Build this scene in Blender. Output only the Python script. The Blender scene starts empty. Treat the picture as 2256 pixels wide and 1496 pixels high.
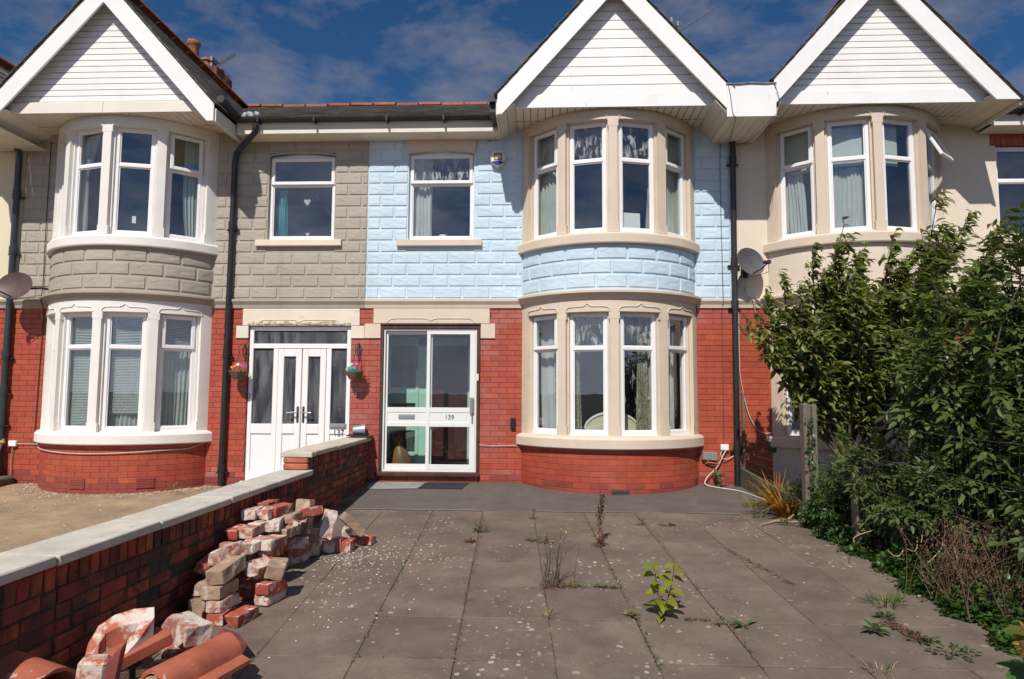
import bpy, math, random
from mathutils import Vector, Matrix, noise
rad = math.radians
S = bpy.context.scene
COL = S.collection
rng = random.Random(7)

# ------------------------------------------------------------------ camera
cam_d = bpy.data.cameras.new("camera")
cam_d.sensor_width = 36.0
cam_d.lens = 36.0 * 1455 / 2256
cam_d.clip_start = 0.05
cam_d.clip_end = 3000
cam = bpy.data.objects.new("camera", cam_d)
COL.objects.link(cam)
_p, _y, _r = rad(4.6), rad(2.45), rad(0.3)
_fw = Vector((-math.sin(_y) * math.cos(_p), math.cos(_y) * math.cos(_p), math.sin(_p)))
_rt = Vector((math.cos(_y), math.sin(_y), 0))
_up = _rt.cross(_fw)
_rt2 = _rt * math.cos(_r) + _up * math.sin(_r)
_up2 = _up * math.cos(_r) - _rt * math.sin(_r)
_m = Matrix((_rt2, _up2, -_fw)).transposed().to_4x4()
_m.translation = (0, -9.3, 1.2)
cam.matrix_world = _m
S.camera = cam

# ------------------------------------------------------------------ sky, sun, exposure
SUN_EL, SUN_AZ = rad(49), rad(12)
sun_dir = Vector((-math.sin(SUN_AZ) * math.cos(SUN_EL), -math.cos(SUN_AZ) * math.cos(SUN_EL), math.sin(SUN_EL)))
W = bpy.data.worlds.new("World")
S.world = W
W.use_nodes = True
nt = W.node_tree
nt.nodes.clear()
def wn(t, **kw):
    n = nt.nodes.new(t)
    for k, v in kw.items():
        setattr(n, k, v)
    return n
sky = wn("ShaderNodeTexSky", sky_type='NISHITA', sun_disc=False, sun_elevation=SUN_EL,
         sun_rotation=rad(192), altitude=2500, air_density=1.0, dust_density=0.3, ozone_density=3.0)
hsv = wn("ShaderNodeHueSaturation")
hsv.inputs["Saturation"].default_value = 1.24
hsv.inputs["Value"].default_value = 0.87
nt.links.new(sky.outputs[0], hsv.inputs["Color"])
tc = wn("ShaderNodeTexCoord")
mp = wn("ShaderNodeMapping")
mp.inputs["Scale"].default_value = (1.0, 1.0, 2.2)
mp.inputs["Location"].default_value = (3.1, 1.7, 0.4)
nt.links.new(tc.outputs["Generated"], mp.inputs["Vector"])
n1 = wn("ShaderNodeTexNoise")
n1.inputs["Scale"].default_value = 4.6
n1.inputs["Detail"].default_value = 7
n1.inputs["Roughness"].default_value = 0.58
n1.inputs["Distortion"].default_value = 0.35
nt.links.new(mp.outputs[0], n1.inputs["Vector"])
cr = wn("ShaderNodeValToRGB")
cr.color_ramp.elements[0].position = 0.42
cr.color_ramp.elements[0].color = (0, 0, 0, 1)
cr.color_ramp.elements[1].position = 0.74
cr.color_ramp.elements[1].color = (1, 1, 1, 1)
mx = wn("ShaderNodeMix", data_type='RGBA')
def wm(op, x, y=None):
    q = wn("ShaderNodeMath", operation=op)
    for i, k in enumerate((x, y)):
        if k is None: continue
        if hasattr(k, "is_linked"): nt.links.new(k, q.inputs[i])
        else: q.inputs[i].default_value = k
    return q.outputs[0]
sepd = wn("ShaderNodeSeparateXYZ"); nt.links.new(tc.outputs["Generated"], sepd.inputs[0])
low = wn("ShaderNodeMapRange", interpolation_type='SMOOTHSTEP')          # the layer thickens towards the horizon
for i, k in enumerate((0.0, 0.42, 0.22, 0.0)): low.inputs[i + 1].default_value = k
nt.links.new(wm('ABSOLUTE', sepd.outputs[2]), low.inputs[0])
n2 = wn("ShaderNodeTexNoise")
for k_, v_ in (("Scale", 17.0), ("Detail", 5.0), ("Roughness", 0.6)): n2.inputs[k_].default_value = v_
nt.links.new(mp.outputs[0], n2.inputs["Vector"])
brk = wm('MULTIPLY', wm('SUBTRACT', n2.outputs["Fac"], 0.5), 0.42)
nt.links.new(wm('ADD', wm('ADD', n1.outputs["Fac"], brk), low.outputs[0]), cr.inputs[0])
dotn = wn("ShaderNodeVectorMath", operation='DOT_PRODUCT')
nt.links.new(tc.outputs["Generated"], dotn.inputs[0]); dotn.inputs[1].default_value = sun_dir
fwd = wm('ADD', wm('MULTIPLY', wm('POWER', wm('MAXIMUM', dotn.outputs["Value"], 0.0), 3.0), 2.2), 1.0)
fwd = wm('MULTIPLY', fwd, wm('ADD', wm('MULTIPLY', low.outputs[0], 7.0), 1.0))  # clouds low on the horizon brightened beyond the view as added fill light
cc = wn("ShaderNodeVectorMath", operation='SCALE'); cc.inputs[0].default_value = (2.3, 2.4, 3.0)
nt.links.new(fwd, cc.inputs["Scale"]); nt.links.new(cc.outputs[0], mx.inputs["B"])
nt.links.new(cr.outputs[0], mx.inputs["Factor"])
nt.links.new(hsv.outputs[0], mx.inputs["A"])
bg = wn("ShaderNodeBackground")
bg.inputs["Strength"].default_value = 0.09
nt.links.new(mx.outputs["Result"], bg.inputs["Color"])
wo = wn("ShaderNodeOutputWorld")
nt.links.new(bg.outputs[0], wo.inputs[0])
W.name = "sky"

sl = bpy.data.lights.new("sun", 'SUN')
sl.energy = 4.9
sl.angle = rad(0.53)
sl.color = (1.0, 0.955, 0.89)
so = bpy.data.objects.new("sun", sl)
COL.objects.link(so)
so.rotation_euler = sun_dir.to_track_quat('Z', 'Y').to_euler()
so.location = (-5, -20, 20)

S.view_settings.view_transform = 'Standard'
S.view_settings.look = 'None'
S.view_settings.exposure = 0.0
S.view_settings.gamma = 1.0
S.view_settings.use_curve_mapping = False
S.render.engine = 'CYCLES'
S.cycles.max_bounces = 8
S.cycles.transparent_max_bounces = 16
S.cycles.caustics_reflective = False
S.cycles.caustics_refractive = False

# ------------------------------------------------------------------ mesh builder
class MB:
    def __init__(s, xf=None):
        s.v, s.f, s.mi, s.xf = [], [], [], xf
    def add(s, vs, fs, mi=0):
        b = len(s.v)
        if s.xf is not None:
            vs = [s.xf @ Vector(p) for p in vs]
        s.v.extend([tuple(p) for p in vs])
        s.f.extend([tuple(i + b for i in f) for f in fs])
        s.mi.extend([mi] * len(fs))
        return s
    def box(s, x0, x1, y0, y1, z0, z1, b=0.0, mi=0):
        if x0 > x1: x0, x1 = x1, x0
        if y0 > y1: y0, y1 = y1, y0
        if z0 > z1: z0, z1 = z1, z0
        if b <= 0:
            v = [(x, y, z) for z in (z0, z1) for y in (y0, y1) for x in (x0, x1)]
            return s.add(v, [(0, 2, 3, 1), (4, 5, 7, 6), (0, 1, 5, 4), (2, 6, 7, 3), (0, 4, 6, 2), (1, 3, 7, 5)], mi)
        b = min(b, (x1 - x0) * .45, (y1 - y0) * .45, (z1 - z0) * .45)
        v, idx = [], {}
        c = ((x0, x1), (y0, y1), (z0, z1))
        for sx in (0, 1):
            for sy in (0, 1):
                for sz in (0, 1):
                    sg = (sx, sy, sz)
                    for a in range(3):
                        p = [c[k][sg[k]] for k in range(3)]
                        for k in range(3):
                            if k != a:
                                p[k] += b if sg[k] == 0 else -b
                        idx[(sg, a)] = len(v)
                        v.append(tuple(p))
        f = []
        for a in range(3):
            o = [k for k in range(3) if k != a]
            for q in (0, 1):
                loop = []
                for (i, j) in ((0, 0), (1, 0), (1, 1), (0, 1)):
                    sg = [0, 0, 0]; sg[a] = q; sg[o[0]] = i; sg[o[1]] = j
                    loop.append(idx[(tuple(sg), a)])
                f.append(tuple(loop) if (q == 1) == (a != 1) else tuple(reversed(loop)))
        for a in range(3):
            o = [k for k in range(3) if k != a]
            for i in (0, 1):
                for j in (0, 1):
                    q0 = [0, 0, 0]; q0[o[0]] = i; q0[o[1]] = j
                    q1 = list(q0); q0[a] = 0; q1[a] = 1
                    q0, q1 = tuple(q0), tuple(q1)
                    f.append((idx[(q0, o[0])], idx[(q1, o[0])], idx[(q1, o[1])], idx[(q0, o[1])]))
        for sg in [(i, j, k) for i in (0, 1) for j in (0, 1) for k in (0, 1)]:
            f.append((idx[(sg, 0)], idx[(sg, 1)], idx[(sg, 2)]))
        return s.add(v, f, mi)
    def prism_y(s, poly, y0, y1, mi=0):
        n = len(poly)
        v = [(x, y0, z) for x, z in poly] + [(x, y1, z) for x, z in poly]
        f = [tuple(range(n)), tuple(reversed(range(n, 2 * n)))]
        f += [(i, i + n, (i + 1) % n + n, (i + 1) % n) for i in range(n)]
        return s.add(v, f, mi)
    def prism_z(s, poly, z0, z1, mi=0):
        n = len(poly)
        v = [(x, y, z0) for x, y in poly] + [(x, y, z1) for x, y in poly]
        f = [tuple(reversed(range(n))), tuple(range(n, 2 * n))]
        f += [(i, (i + 1) % n, (i + 1) % n + n, i + n) for i in range(n)]
        return s.add(v, f, mi)
    def arc(s, xc, yc, t0, t1, r0, r1, z0, z1, n=None, mi=0, b=0.0):
        # solid ring segment; angle measured from -Y towards +X, degrees; b: chamfer on outer top and bottom edges
        if n is None:
            n = max(1, int(abs(t1 - t0) / 3.0))
        prof = [(r0, z0), (r1 - b, z0), (r1, z0 + b), (r1, z1 - b), (r1 - b, z1), (r0, z1)] if b > 0 else [(r0, z0), (r1, z0), (r1, z1), (r0, z1)]
        return s.sweep(xc, yc, t0, t1, prof, n, mi)
    def sweep(s, xc, yc, t0, t1, prof, n, mi=0):
        k = len(prof)
        v, f = [], []
        for i in range(n + 1):
            t = rad(t0 + (t1 - t0) * i / n)
            for r, z in prof:
                v.append((xc + r * math.sin(t), yc - r * math.cos(t), z))
        for i in range(n):
            for j in range(k):
                a, b2 = i * k + j, i * k + (j + 1) % k
                f.append((a, a + k, b2 + k, b2))
        f.append(tuple(range(k)))
        f.append(tuple(reversed(range(n * k, n * k + k))))
        return s.add(v, f, mi)
    def tube(s, pts, r, n=6, mi=0, r1=None, cap=True):
        pts = [Vector(p) for p in pts]
        L = len(pts)
        v, f = [], []
        ref = None
        for i, p in enumerate(pts):
            d = (pts[min(i + 1, L - 1)] - pts[max(i - 1, 0)])
            d = d.normalized() if d.length > 1e-9 else Vector((0, 0, 1))
            if ref is None:
                ref = Vector((0, 0, 1)) if abs(d.z) < .9 else Vector((1, 0, 0))
            a = (ref - d * ref.dot(d))
            a = a.normalized() if a.length > 1e-6 else d.orthogonal().normalized()
            ref = a
            b = d.cross(a)
            if isinstance(r, (list, tuple)):
                rr = r[i]
            else:
                rr = r if r1 is None else r + (r1 - r) * i / max(1, L - 1)
            for k in range(n):
                t = 2 * math.pi * k / n
                v.append(p + (a * math.cos(t) + b * math.sin(t)) * rr)
        for i in range(L - 1):
            for k in range(n):
                f.append((i * n + k, i * n + (k + 1) % n, (i + 1) * n + (k + 1) % n, (i + 1) * n + k))
        if cap:
            f.append(tuple(reversed(range(n))))
            f.append(tuple(range((L - 1) * n, L * n)))
        return s.add(v, f, mi)
    def lathe(s, prof, n=16, c=(0, 0, 0), mi=0, half=False):
        k = len(prof)
        v, f = [], []
        for i in range(n):
            t = 2 * math.pi * i / n
            for r, z in prof:
                v.append((c[0] + r * math.cos(t), c[1] + r * math.sin(t), c[2] + z))
        for i in range(n):
            for j in range(k - 1):
                a = i * k + j
                b = ((i + 1) % n) * k + j
                f.append((a, b, b + 1, a + 1))
        return s.add(v, f, mi)
    def ball(s, c, r, n=8, m=6, sc=(1, 1, 1), mi=0):
        prof = [(max(1e-4, r * math.sin(math.pi * j / m)), -r * math.cos(math.pi * j / m)) for j in range(m + 1)]
        v, f = [], []
        for i in range(n):
            t = 2 * math.pi * i / n
            for rr, z in prof:
                v.append((c[0] + rr * math.cos(t) * sc[0], c[1] + rr * math.sin(t) * sc[1], c[2] + z * sc[2]))
        k = m + 1
        for i in range(n):
            for j in range(m):
                a = i * k + j; b = ((i + 1) % n) * k + j
                f.append((a, b, b + 1, a + 1))
        return s.add(v, f, mi)
    def mesh(s, name, mats, smooth=False, angle=40):
        me = bpy.data.meshes.new(name)
        me.from_pydata(s.v, [], s.f)
        for m in (mats if isinstance(mats, (list, tuple)) else [mats]):
            me.materials.append(m)
        if len(set(s.mi)) > 1:
            me.polygons.foreach_set("material_index", s.mi)
        me.update()
        if smooth:
            me.polygons.foreach_set("use_smooth", [True] * len(me.polygons))
            if hasattr(me, "set_sharp_from_angle"):
                me.set_sharp_from_angle(angle=rad(angle))
        return me

WL = {}
def _link(name, data, parent, world=(0, 0, 0)):
    o = bpy.data.objects.new(name, data)
    COL.objects.link(o)
    w = Vector(world)
    if parent is not None:
        o.parent = parent
        o.location = w - WL.get(parent, Vector((0, 0, 0)))
    else:
        o.location = w
    WL[o] = w
    return o
def part(mb, name, mat, parent, label=None, smooth=False, kind=None, angle=40):
    o = _link(name, mb.mesh(name, mat, smooth, angle), parent)
    if label: o["label"] = label
    if kind: o["kind"] = kind
    return o
def place(me, name, parent, loc, rot=(0, 0, 0), scale=None):
    o = _link(name, me, parent, loc)
    o.rotation_euler = rot
    if scale: o.scale = scale
    return o
def thing(name, label, cat, loc=(0, 0, 0), group=None):
    o = _link(name, None, None, loc)
    o.empty_display_size = .2
    o["label"] = label; o["category"] = cat
    if group: o["group"] = group
    return o
def solo(mb, name, mat, label, cat, group=None, smooth=False, kind=None, angle=40):
    xs = [p[0] for p in mb.v]; ys = [p[1] for p in mb.v]; zs = [p[2] for p in mb.v]
    c = Vector(((min(xs) + max(xs)) / 2, (min(ys) + max(ys)) / 2, min(zs)))
    mb.v = [(p[0] - c.x, p[1] - c.y, p[2] - c.z) for p in mb.v]
    o = _link(name, mb.mesh(name, mat, smooth, angle), None, c)
    o["label"] = label; o["category"] = cat
    if group: o["group"] = group
    if kind: o["kind"] = kind
    return o
def struct(mb, name, mat, kind="structure", smooth=False):
    o = _link(name, mb.mesh(name, mat, smooth), None)
    o["kind"] = kind
    return o

# ------------------------------------------------------------------ materials (colour, grain and wear only)
class Mat:
    def __init__(s, name, col, var=.10, vscale=2.5, rnd=0.0, hrnd=0.0, rough=.6, bump=.0, bscale=60, spec=.4, bdetail=4, metallic=0.0):
        s.m = bpy.data.materials.new(name)
        s.m.use_nodes = True
        s.nt = s.m.node_tree
        s.nt.nodes.clear()
        s.out = s.n("ShaderNodeOutputMaterial")
        s.b = s.n("ShaderNodeBsdfPrincipled")
        s.l(s.b.outputs[0], s.out.inputs[0])
        s.geo = s.n("ShaderNodeNewGeometry")
        s.oi = None
        rgb = s.n("ShaderNodeRGB"); rgb.outputs[0].default_value = (*col, 1)
        s.c = rgb.outputs[0]
        s.b.inputs["Roughness"].default_value = rough
        s.b.inputs["Specular IOR Level"].default_value = spec
        s.b.inputs["Metallic"].default_value = metallic
        s.bh = None
        if var > 0:
            nz = s.noise(vscale, 5, .6)
            s.mulv(s.rng(nz, .3, .7, 1 - var, 1 + var))
        if rnd > 0 or hrnd > 0:
            h = s.n("ShaderNodeHueSaturation")
            s.l(s.c, h.inputs["Color"])
            r = s.random()
            if rnd > 0: s.l(s.rng(r, 0, 1, 1 - rnd, 1 + rnd), h.inputs["Value"])
            if hrnd > 0: s.l(s.rng(s.mth('FRACT', s.mth('MULTIPLY', r, 7.31)), 0, 1, .5 - hrnd, .5 + hrnd), h.inputs["Hue"])
            s.c = h.outputs[0]
        if bump > 0:
            s.addbump(s.noise(bscale, bdetail, .6), bump, 0.01)
        s.commit()
    def n(s, t, **kw):
        q = s.nt.nodes.new(t)
        for k, v in kw.items(): setattr(q, k, v)
        return q
    def l(s, a, b): s.nt.links.new(a, b)
    def vec(s, stretch=(1, 1, 1), rand=0):
        m = s.n("ShaderNodeMapping")
        m.inputs["Scale"].default_value = stretch
        s.l(s.geo.outputs["Position"], m.inputs["Vector"])
        if rand:
            c = s.n("ShaderNodeCombineXYZ")
            v = s.mth('MULTIPLY', s.random(), rand)
            for k in range(3): s.l(v, c.inputs[k])
            s.l(c.outputs[0], m.inputs["Location"])
        return m.outputs[0]
    def random(s):
        oi = s.n("ShaderNodeObjectInfo")
        return s.mth('FRACT', s.mth('ADD', oi.outputs["Random"], s.geo.outputs["Random Per Island"]))
    def noise(s, scale, detail=4, rough=.55, stretch=(1, 1, 1), dist=0, rand=0):
        q = s.n("ShaderNodeTexNoise")
        q.inputs["Scale"].default_value = scale
        q.inputs["Detail"].default_value = detail
        q.inputs["Roughness"].default_value = rough
        q.inputs["Distortion"].default_value = dist
        s.l(s.vec(stretch, rand), q.inputs["Vector"])
        return q.outputs["Fac"]
    def mth(s, op, a, b=None):
        q = s.n("ShaderNodeMath", operation=op)
        for i, x in enumerate((a, b)):
            if x is None: continue
            if hasattr(x, "links") or hasattr(x, "is_linked"): s.l(x, q.inputs[i])
            else: q.inputs[i].default_value = x
        return q.outputs[0]
    def rng(s, v, a, b, c, d):
        q = s.n("ShaderNodeMapRange")
        s.l(v, q.inputs[0])
        for i, x in enumerate((a, b, c, d)): q.inputs[i + 1].default_value = x
        return q.outputs[0]
    def mulv(s, v):
        q = s.n("ShaderNodeMix", data_type='RGBA', blend_type='MULTIPLY')
        q.inputs["Factor"].default_value = 1
        s.l(s.c, q.inputs["A"])
        c = s.n("ShaderNodeCombineColor")
        for i in range(3): s.l(v, c.inputs[i])
        s.l(c.outputs[0], q.inputs["B"])
        s.c = q.outputs["Result"]; return s
    def over(s, col, mask, amt=1.0):
        q = s.n("ShaderNodeMix", data_type='RGBA')
        s.l(s.mth('MULTIPLY', mask, amt), q.inputs["Factor"])
        s.l(s.c, q.inputs["A"])
        q.inputs["B"].default_value = (*col, 1)
        s.c = q.outputs["Result"]; s.commit(); return s
    def patches(s, col, scale, lo, hi, amt=1.0, detail=6, stretch=(1, 1, 1), dist=.2, rand=0, rough=.65):
        return s.over(col, s.rng(s.noise(scale, detail, rough, stretch, dist, rand), lo, hi, 0, 1), amt)
    def spots(s, col, scale, size, keep, amt=1.0, cl_scale=1.2, cl_lo=.5, cl_hi=.62, stretch=(1, 1, 1)):
        v = s.n("ShaderNodeTexVoronoi", voronoi_dimensions='2D')
        v.inputs["Scale"].default_value = scale
        nz = s.n("ShaderNodeTexNoise"); nz.inputs["Scale"].default_value = scale * 1.6
        s.l(s.vec(stretch), nz.inputs["Vector"])
        ad = s.n("ShaderNodeVectorMath", operation='MULTIPLY_ADD')
        s.l(nz.outputs["Color"], ad.inputs[0])
        ad.inputs[1].default_value = (.35 / scale,) * 3
        s.l(s.vec(stretch), ad.inputs[2])
        s.l(ad.outputs[0], v.inputs["Vector"])
        sep = s.n("ShaderNodeSeparateColor"); s.l(v.outputs["Color"], sep.inputs[0])
        szv = s.rng(sep.outputs[1], 0, 1, size * .3, size)
        m = s.mth('LESS_THAN', v.outputs["Distance"], szv)
        m = s.mth('MULTIPLY', m, s.mth('LESS_THAN', sep.outputs[0], keep))
        if cl_scale:
            m = s.mth('MULTIPLY', m, s.rng(s.noise(cl_scale, 3), cl_lo, cl_hi, 0, 1))
        return s.over(col, m, amt)
    def addbump(s, h, strength, dist=.01):
        q = s.n("ShaderNodeBump")
        q.inputs["Strength"].default_value = strength
        q.inputs["Distance"].default_value = dist
        s.l(h, q.inputs["Height"])
        if s.bh is not None: s.l(s.bh, q.inputs["Normal"])
        s.bh = q.outputs[0]
        s.l(s.bh, s.b.inputs["Normal"]); return s
    def roughvar(s, lo, hi, scale=5):
        s.l(s.rng(s.noise(scale, 4), .3, .7, lo, hi), s.b.inputs["Roughness"]); return s
    def commit(s): s.l(s.c, s.b.inputs["Base Color"])

M = {}
def mk(key, *a, **k):
    q = Mat(key, *a, **k); M[key] = q.m; return q
BRICK = dict(var=.10, vscale=9, rnd=.10, hrnd=.004, bump=.12, bscale=90)
q = mk("red_brick", (.375, .072, .037), rough=.42, spec=.45, **BRICK)
q.patches((.20, .042, .03), 2.2, .52, .75, .5).patches((.42, .30, .27), 1.6, .60, .82, .25, stretch=(1, 1, 1.6))
q.roughvar(.32, .6, 6)
q = mk("red_brick_pale", (.37, .08, .05), rough=.45, spec=.5, **BRICK)
q.patches((.40, .27, .26), 2.0, .46, .78, .42).roughvar(.30, .5, 6)
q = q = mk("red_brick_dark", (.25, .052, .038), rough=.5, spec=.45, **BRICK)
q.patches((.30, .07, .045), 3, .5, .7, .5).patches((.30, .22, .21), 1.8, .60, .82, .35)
mk("brick_mortar", (.22, .062, .042), var=.3, vscale=14, rough=.9, bump=.2)
q = mk("garden_brick", (.30, .062, .032), var=.3, vscale=11, rnd=.30, hrnd=.01, rough=.85, bump=.35, bscale=120)
q.patches((.030, .024, .019), 2.4, .40, .60, .85, rand=2).patches((.02, .018, .014), 14, .52, .70, .75)
q = mk("garden_mortar", (.045, .04, .033), var=.4, vscale=18, rough=.95, bump=.5, bscale=80)
q.patches((.10, .09, .075), 6, .55, .75, .8)
mk("blue_paint", (.52, .635, .715), var=.06, vscale=3, rnd=.035, rough=.62, bump=.15, bscale=70).patches((.62, .66, .66), 3.0, .62, .74, .5).patches((.36, .46, .54), 1.1, .56, .85, .28, stretch=(1, 1, .35)).patches((.40, .48, .52), 5.0, .55, .72, .32, stretch=(1.3, 1, .12)).patches((.60, .60, .55), 24, .66, .72, .55)
mk("grey_paint", (.385, .342, .283), var=.07, vscale=3, rnd=.05, rough=.75, bump=.15, bscale=70).patches((.24, .21, .17), 1.5, .54, .8, .35, stretch=(1, 1, .4)).patches((.22, .19, .15), 5.0, .55, .72, .38, stretch=(1.3, 1, .12)).patches((.46, .42, .35), 22, .66, .72, .5)
mk("cream_render", (.69, .585, .465), var=.05, vscale=1.5, rough=.8, bump=.12, bscale=120).patches((.52, .42, .31), 1.2, .56, .85, .3, stretch=(1, 1, .3))
mk("cream_render_pale", (.70, .61, .44), var=.05, vscale=1.5, rough=.8, bump=.12, bscale=120)
mk("beige_trim", (.635, .525, .41), var=.06, vscale=3, rough=.62, bump=.1, bscale=60).patches((.40, .31, .23), 2.0, .56, .8, .35, stretch=(1, 1, .4)).patches((.36, .32, .26), 7, .66, .78, .4)
mk("cream_trim", (.62, .515, .40), var=.05, vscale=3, rough=.7, bump=.1, bscale=60).patches((.48, .38, .28), 2.0, .56, .8, .3, stretch=(1, 1, .4))
mk("white_trim", (.76, .725, .67), var=.05, vscale=3, rough=.6, bump=.1, bscale=60).patches((.55, .48, .40), 2.2, .57, .8, .4, stretch=(1, 1, .35))
mk("white_stone", (.70, .62, .50), var=.06, vscale=4, rough=.75, bump=.2, bscale=60).patches((.42, .33, .22), 6, .60, .74, .6)
mk("bare_stone", (.42, .33, .22), var=.3, vscale=20, rough=.9, bump=.6, bscale=50).patches((.62, .56, .46), 14, .5, .65, .8)
mk("pvc_white", (.80, .785, .775), var=.02, rough=.32, spec=.45).patches((.62, .58, .50), 1.8, .60, .85, .25, stretch=(1, 1, .5))
mk("board_white", (.82, .80, .78), var=.04, rough=.45, spec=.4).patches((.66, .63, .52), 6, .58, .78, .28, stretch=(1, 1, .2)).spots((.30, .27, .22), 3.2, .016, .6, .8, 0).patches((.60, .53, .42), 1.6, .60, .85, .35, stretch=(.6, 1, 1.2))
mk("soffit_white", (.72, .66, .56), var=.07, rough=.6).patches((.42, .36, .27), 2, .55, .8, .4)
mk("board_yellowed", (.74, .69, .60), var=.05, rough=.55).patches((.50, .36, .22), 3.0, .58, .8, .5, stretch=(.5, 1, 2))
mk("black_plastic", (.016, .017, .019), var=.2, rough=.38, spec=.5).patches((.07, .07, .075), 3, .55, .8, .6, stretch=(1, 1, .2))
mk("blue_grey_pipe", (.028, .036, .043), var=.2, rough=.4, spec=.5).patches((.09, .10, .11), 3, .55, .8, .5, stretch=(1, 1, .2))
mk("dark_rubber", (.025, .026, .03), var=.2, rough=.8, bump=.3, bscale=200)
mk("slate", (.135, .12, .105), var=.25, vscale=6, rnd=.3, rough=.8, bump=.3, bscale=60).patches((.20, .15, .10), 4, .52, .72, .55).patches((.40, .38, .32), 9, .68, .76, .7)
mk("slate_edge", (.06, .05, .045), var=.3, vscale=8, rnd=.3, rough=.85)
mk("terracotta_ridge", (.27, .085, .045), var=.25, vscale=7, rnd=.2, rough=.85, bump=.3).patches((.14, .10, .06), 8, .55, .72, .6)
mk("lead", (.35, .36, .37), var=.3, vscale=12, rough=.45, metallic=.3)
mk("chimney_pot", (.30, .12, .055), var=.3, vscale=6, rough=.85).patches((.30, .22, .08), 7, .5, .68, .7)
mk("timber_brown", (.065, .028, .02), var=.3, vscale=6, rough=.55, bump=.25, bscale=40).patches((.16, .09, .07), 5, .56, .75, .5, stretch=(3, 3, .3))
mk("aluminium_white", (.74, .735, .70), var=.02, rough=.35)
mk("metal_grey", (.42, .42, .43), var=.08, rough=.35, metallic=.7)
mk("metal_dark", (.07, .06, .055), var=.2, rough=.5, metallic=.3)
mk("aerial_metal", (.22, .215, .21), var=.15, rough=.5, metallic=.5)
mk("galvanised", (.36, .39, .42), var=.2, vscale=14, rough=.45, metallic=.6)
mk("mint_paint", (.42, .62, .55), var=.05, rough=.5)
mk("dark_red_door", (.07, .018, .016), var=.2, rough=.4)
mk("room_wall", (.34, .31, .28), var=.05, rough=.9)
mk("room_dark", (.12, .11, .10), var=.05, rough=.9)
mk("ink", (.012, .012, .014), var=0, rough=.5)
mk("alarm_white", (.72, .70, .58), var=.03, rough=.45)
mk("alarm_blue", (.02, .04, .22), var=.05, rough=.3)
mk("alarm_gold", (.50, .34, .15), var=.05, rough=.5)
mk("coping_stone", (.50, .46, .395), var=.12, vscale=5, rnd=.05, rough=.9, bump=.35, bscale=110).patches((.27, .25, .21), 3, .5, .75, .5).spots((.14, .13, .11), 9, .12, .25, .6, 0)
mk("coping_stone_warm", (.52, .46, .37), var=.12, vscale=5, rnd=.05, rough=.9, bump=.35, bscale=110).patches((.30, .26, .20), 3, .5, .75, .5)
q = mk("paving_slab", (.147, .109, .086), var=.22, vscale=3.0, rnd=.12, hrnd=.006, rough=.9, bump=.32, bscale=170)
q.patches((.20, .155, .115), 1.5, .54, .74, .55).patches((.055, .046, .04), 1.1, .55, .72, .55, rand=4).patches((.065, .056, .05), 2.6, .52, .74, .5).patches((.07, .06, .052), 45, .52, .7, .5)
q.spots((.42, .38, .31), 15, .27, .42, .85, 1.1, .53, .62).spots((.34, .31, .26), 10, .20, .22, .85, .8, .46, .60).spots((.30, .27, .22), 26, .26, .16, .7, 1.0, .5, .62)
q = mk("paving_joint", (.075, .06, .045), var=.4, vscale=20, rough=.95, bump=.5)
q.patches((.10, .07, .03), 8, .5, .7, .7)
q = mk("apron_concrete", (.112, .092, .079), var=.2, vscale=5, rough=.92, bump=.5, bscale=190)
q.patches((.16, .15, .135), 60, .54, .68, .7).patches((.05, .046, .042), 2.5, .5, .75, .5)
mk("cement_patch", (.26, .255, .235), var=.18, vscale=6, rough=.95, bump=.3, bscale=90).patches((.12, .115, .10), 5, .52, .72, .6)
mk("cement_edge", (.20, .195, .18), var=.25, vscale=9, rough=.95, bump=.3)
q = mk("yard_sand", (.30, .21, .13), var=.3, vscale=2.2, rough=1, bump=.8, bscale=40)
q.patches((.14, .10, .065), 24, .56, .66, .6)
q.patches((.22, .155, .09), 1.8, .5, .7, .6).patches((.30, .26, .11), 2.6, .58, .76, .5).patches((.42, .33, .24), 30, .55, .68, .6)
mk("pebble", (.34, .26, .19), var=.2, vscale=20, rnd=.35, hrnd=.015, rough=.9)
mk("soil", (.055, .04, .027), var=.3, vscale=10, rough=1, bump=.8, bscale=40)
mk("ground_earth", (.06, .058, .05), var=.2, vscale=.6, rough=1)
# rubble
q = mk("old_brick_red", (.36, .085, .045), var=.22, vscale=14, rnd=.2, hrnd=.01, rough=.9, bump=.35, bscale=110)
q.patches((.62, .54, .47), 9, .53, .60, .95, rand=9, rough=.7).patches((.20, .12, .09), 16, .55, .72, .6, rand=5)
q = mk("old_brick_mortared", (.34, .13, .085), var=.22, vscale=14, rnd=.15, rough=.95, bump=.6, bscale=90)
q.patches((.62, .54, .47), 7, .43, .54, .95, rand=9, rough=.75).patches((.36, .31, .26), 16, .56, .70, .6, rand=5)
q = mk("old_brick_buff", (.36, .245, .17), var=.22, vscale=14, rnd=.15, rough=.95, bump=.6, bscale=90)
q.patches((.20, .145, .105), 10, .50, .62, .7, rand=9).patches((.56, .50, .42), 11, .58, .66, .8, rand=4)
mk("mortar_chip", (.56, .52, .45), var=.2, vscale=30, rnd=.25, rough=1)
q = mk("terracotta", (.36, .10, .055), var=.26, vscale=6, rough=.72, bump=.2, bscale=90)
q.patches((.62, .52, .46), 10, .62, .67, .85, stretch=(1, 1, 1.4)).patches((.20, .09, .06), 14, .56, .72, .5).patches((.26, .07, .04), 5, .52, .75, .4)
q = mk("terracotta_mortared", (.40, .12, .07), var=.2, vscale=10, rough=.9, bump=.5, bscale=80)
q.patches((.60, .53, .46), 8, .46, .56, .95, rough=.7)
mk("terracotta_dark", (.20, .055, .045), var=.2, vscale=8, rough=.85, bump=.3)
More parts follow.
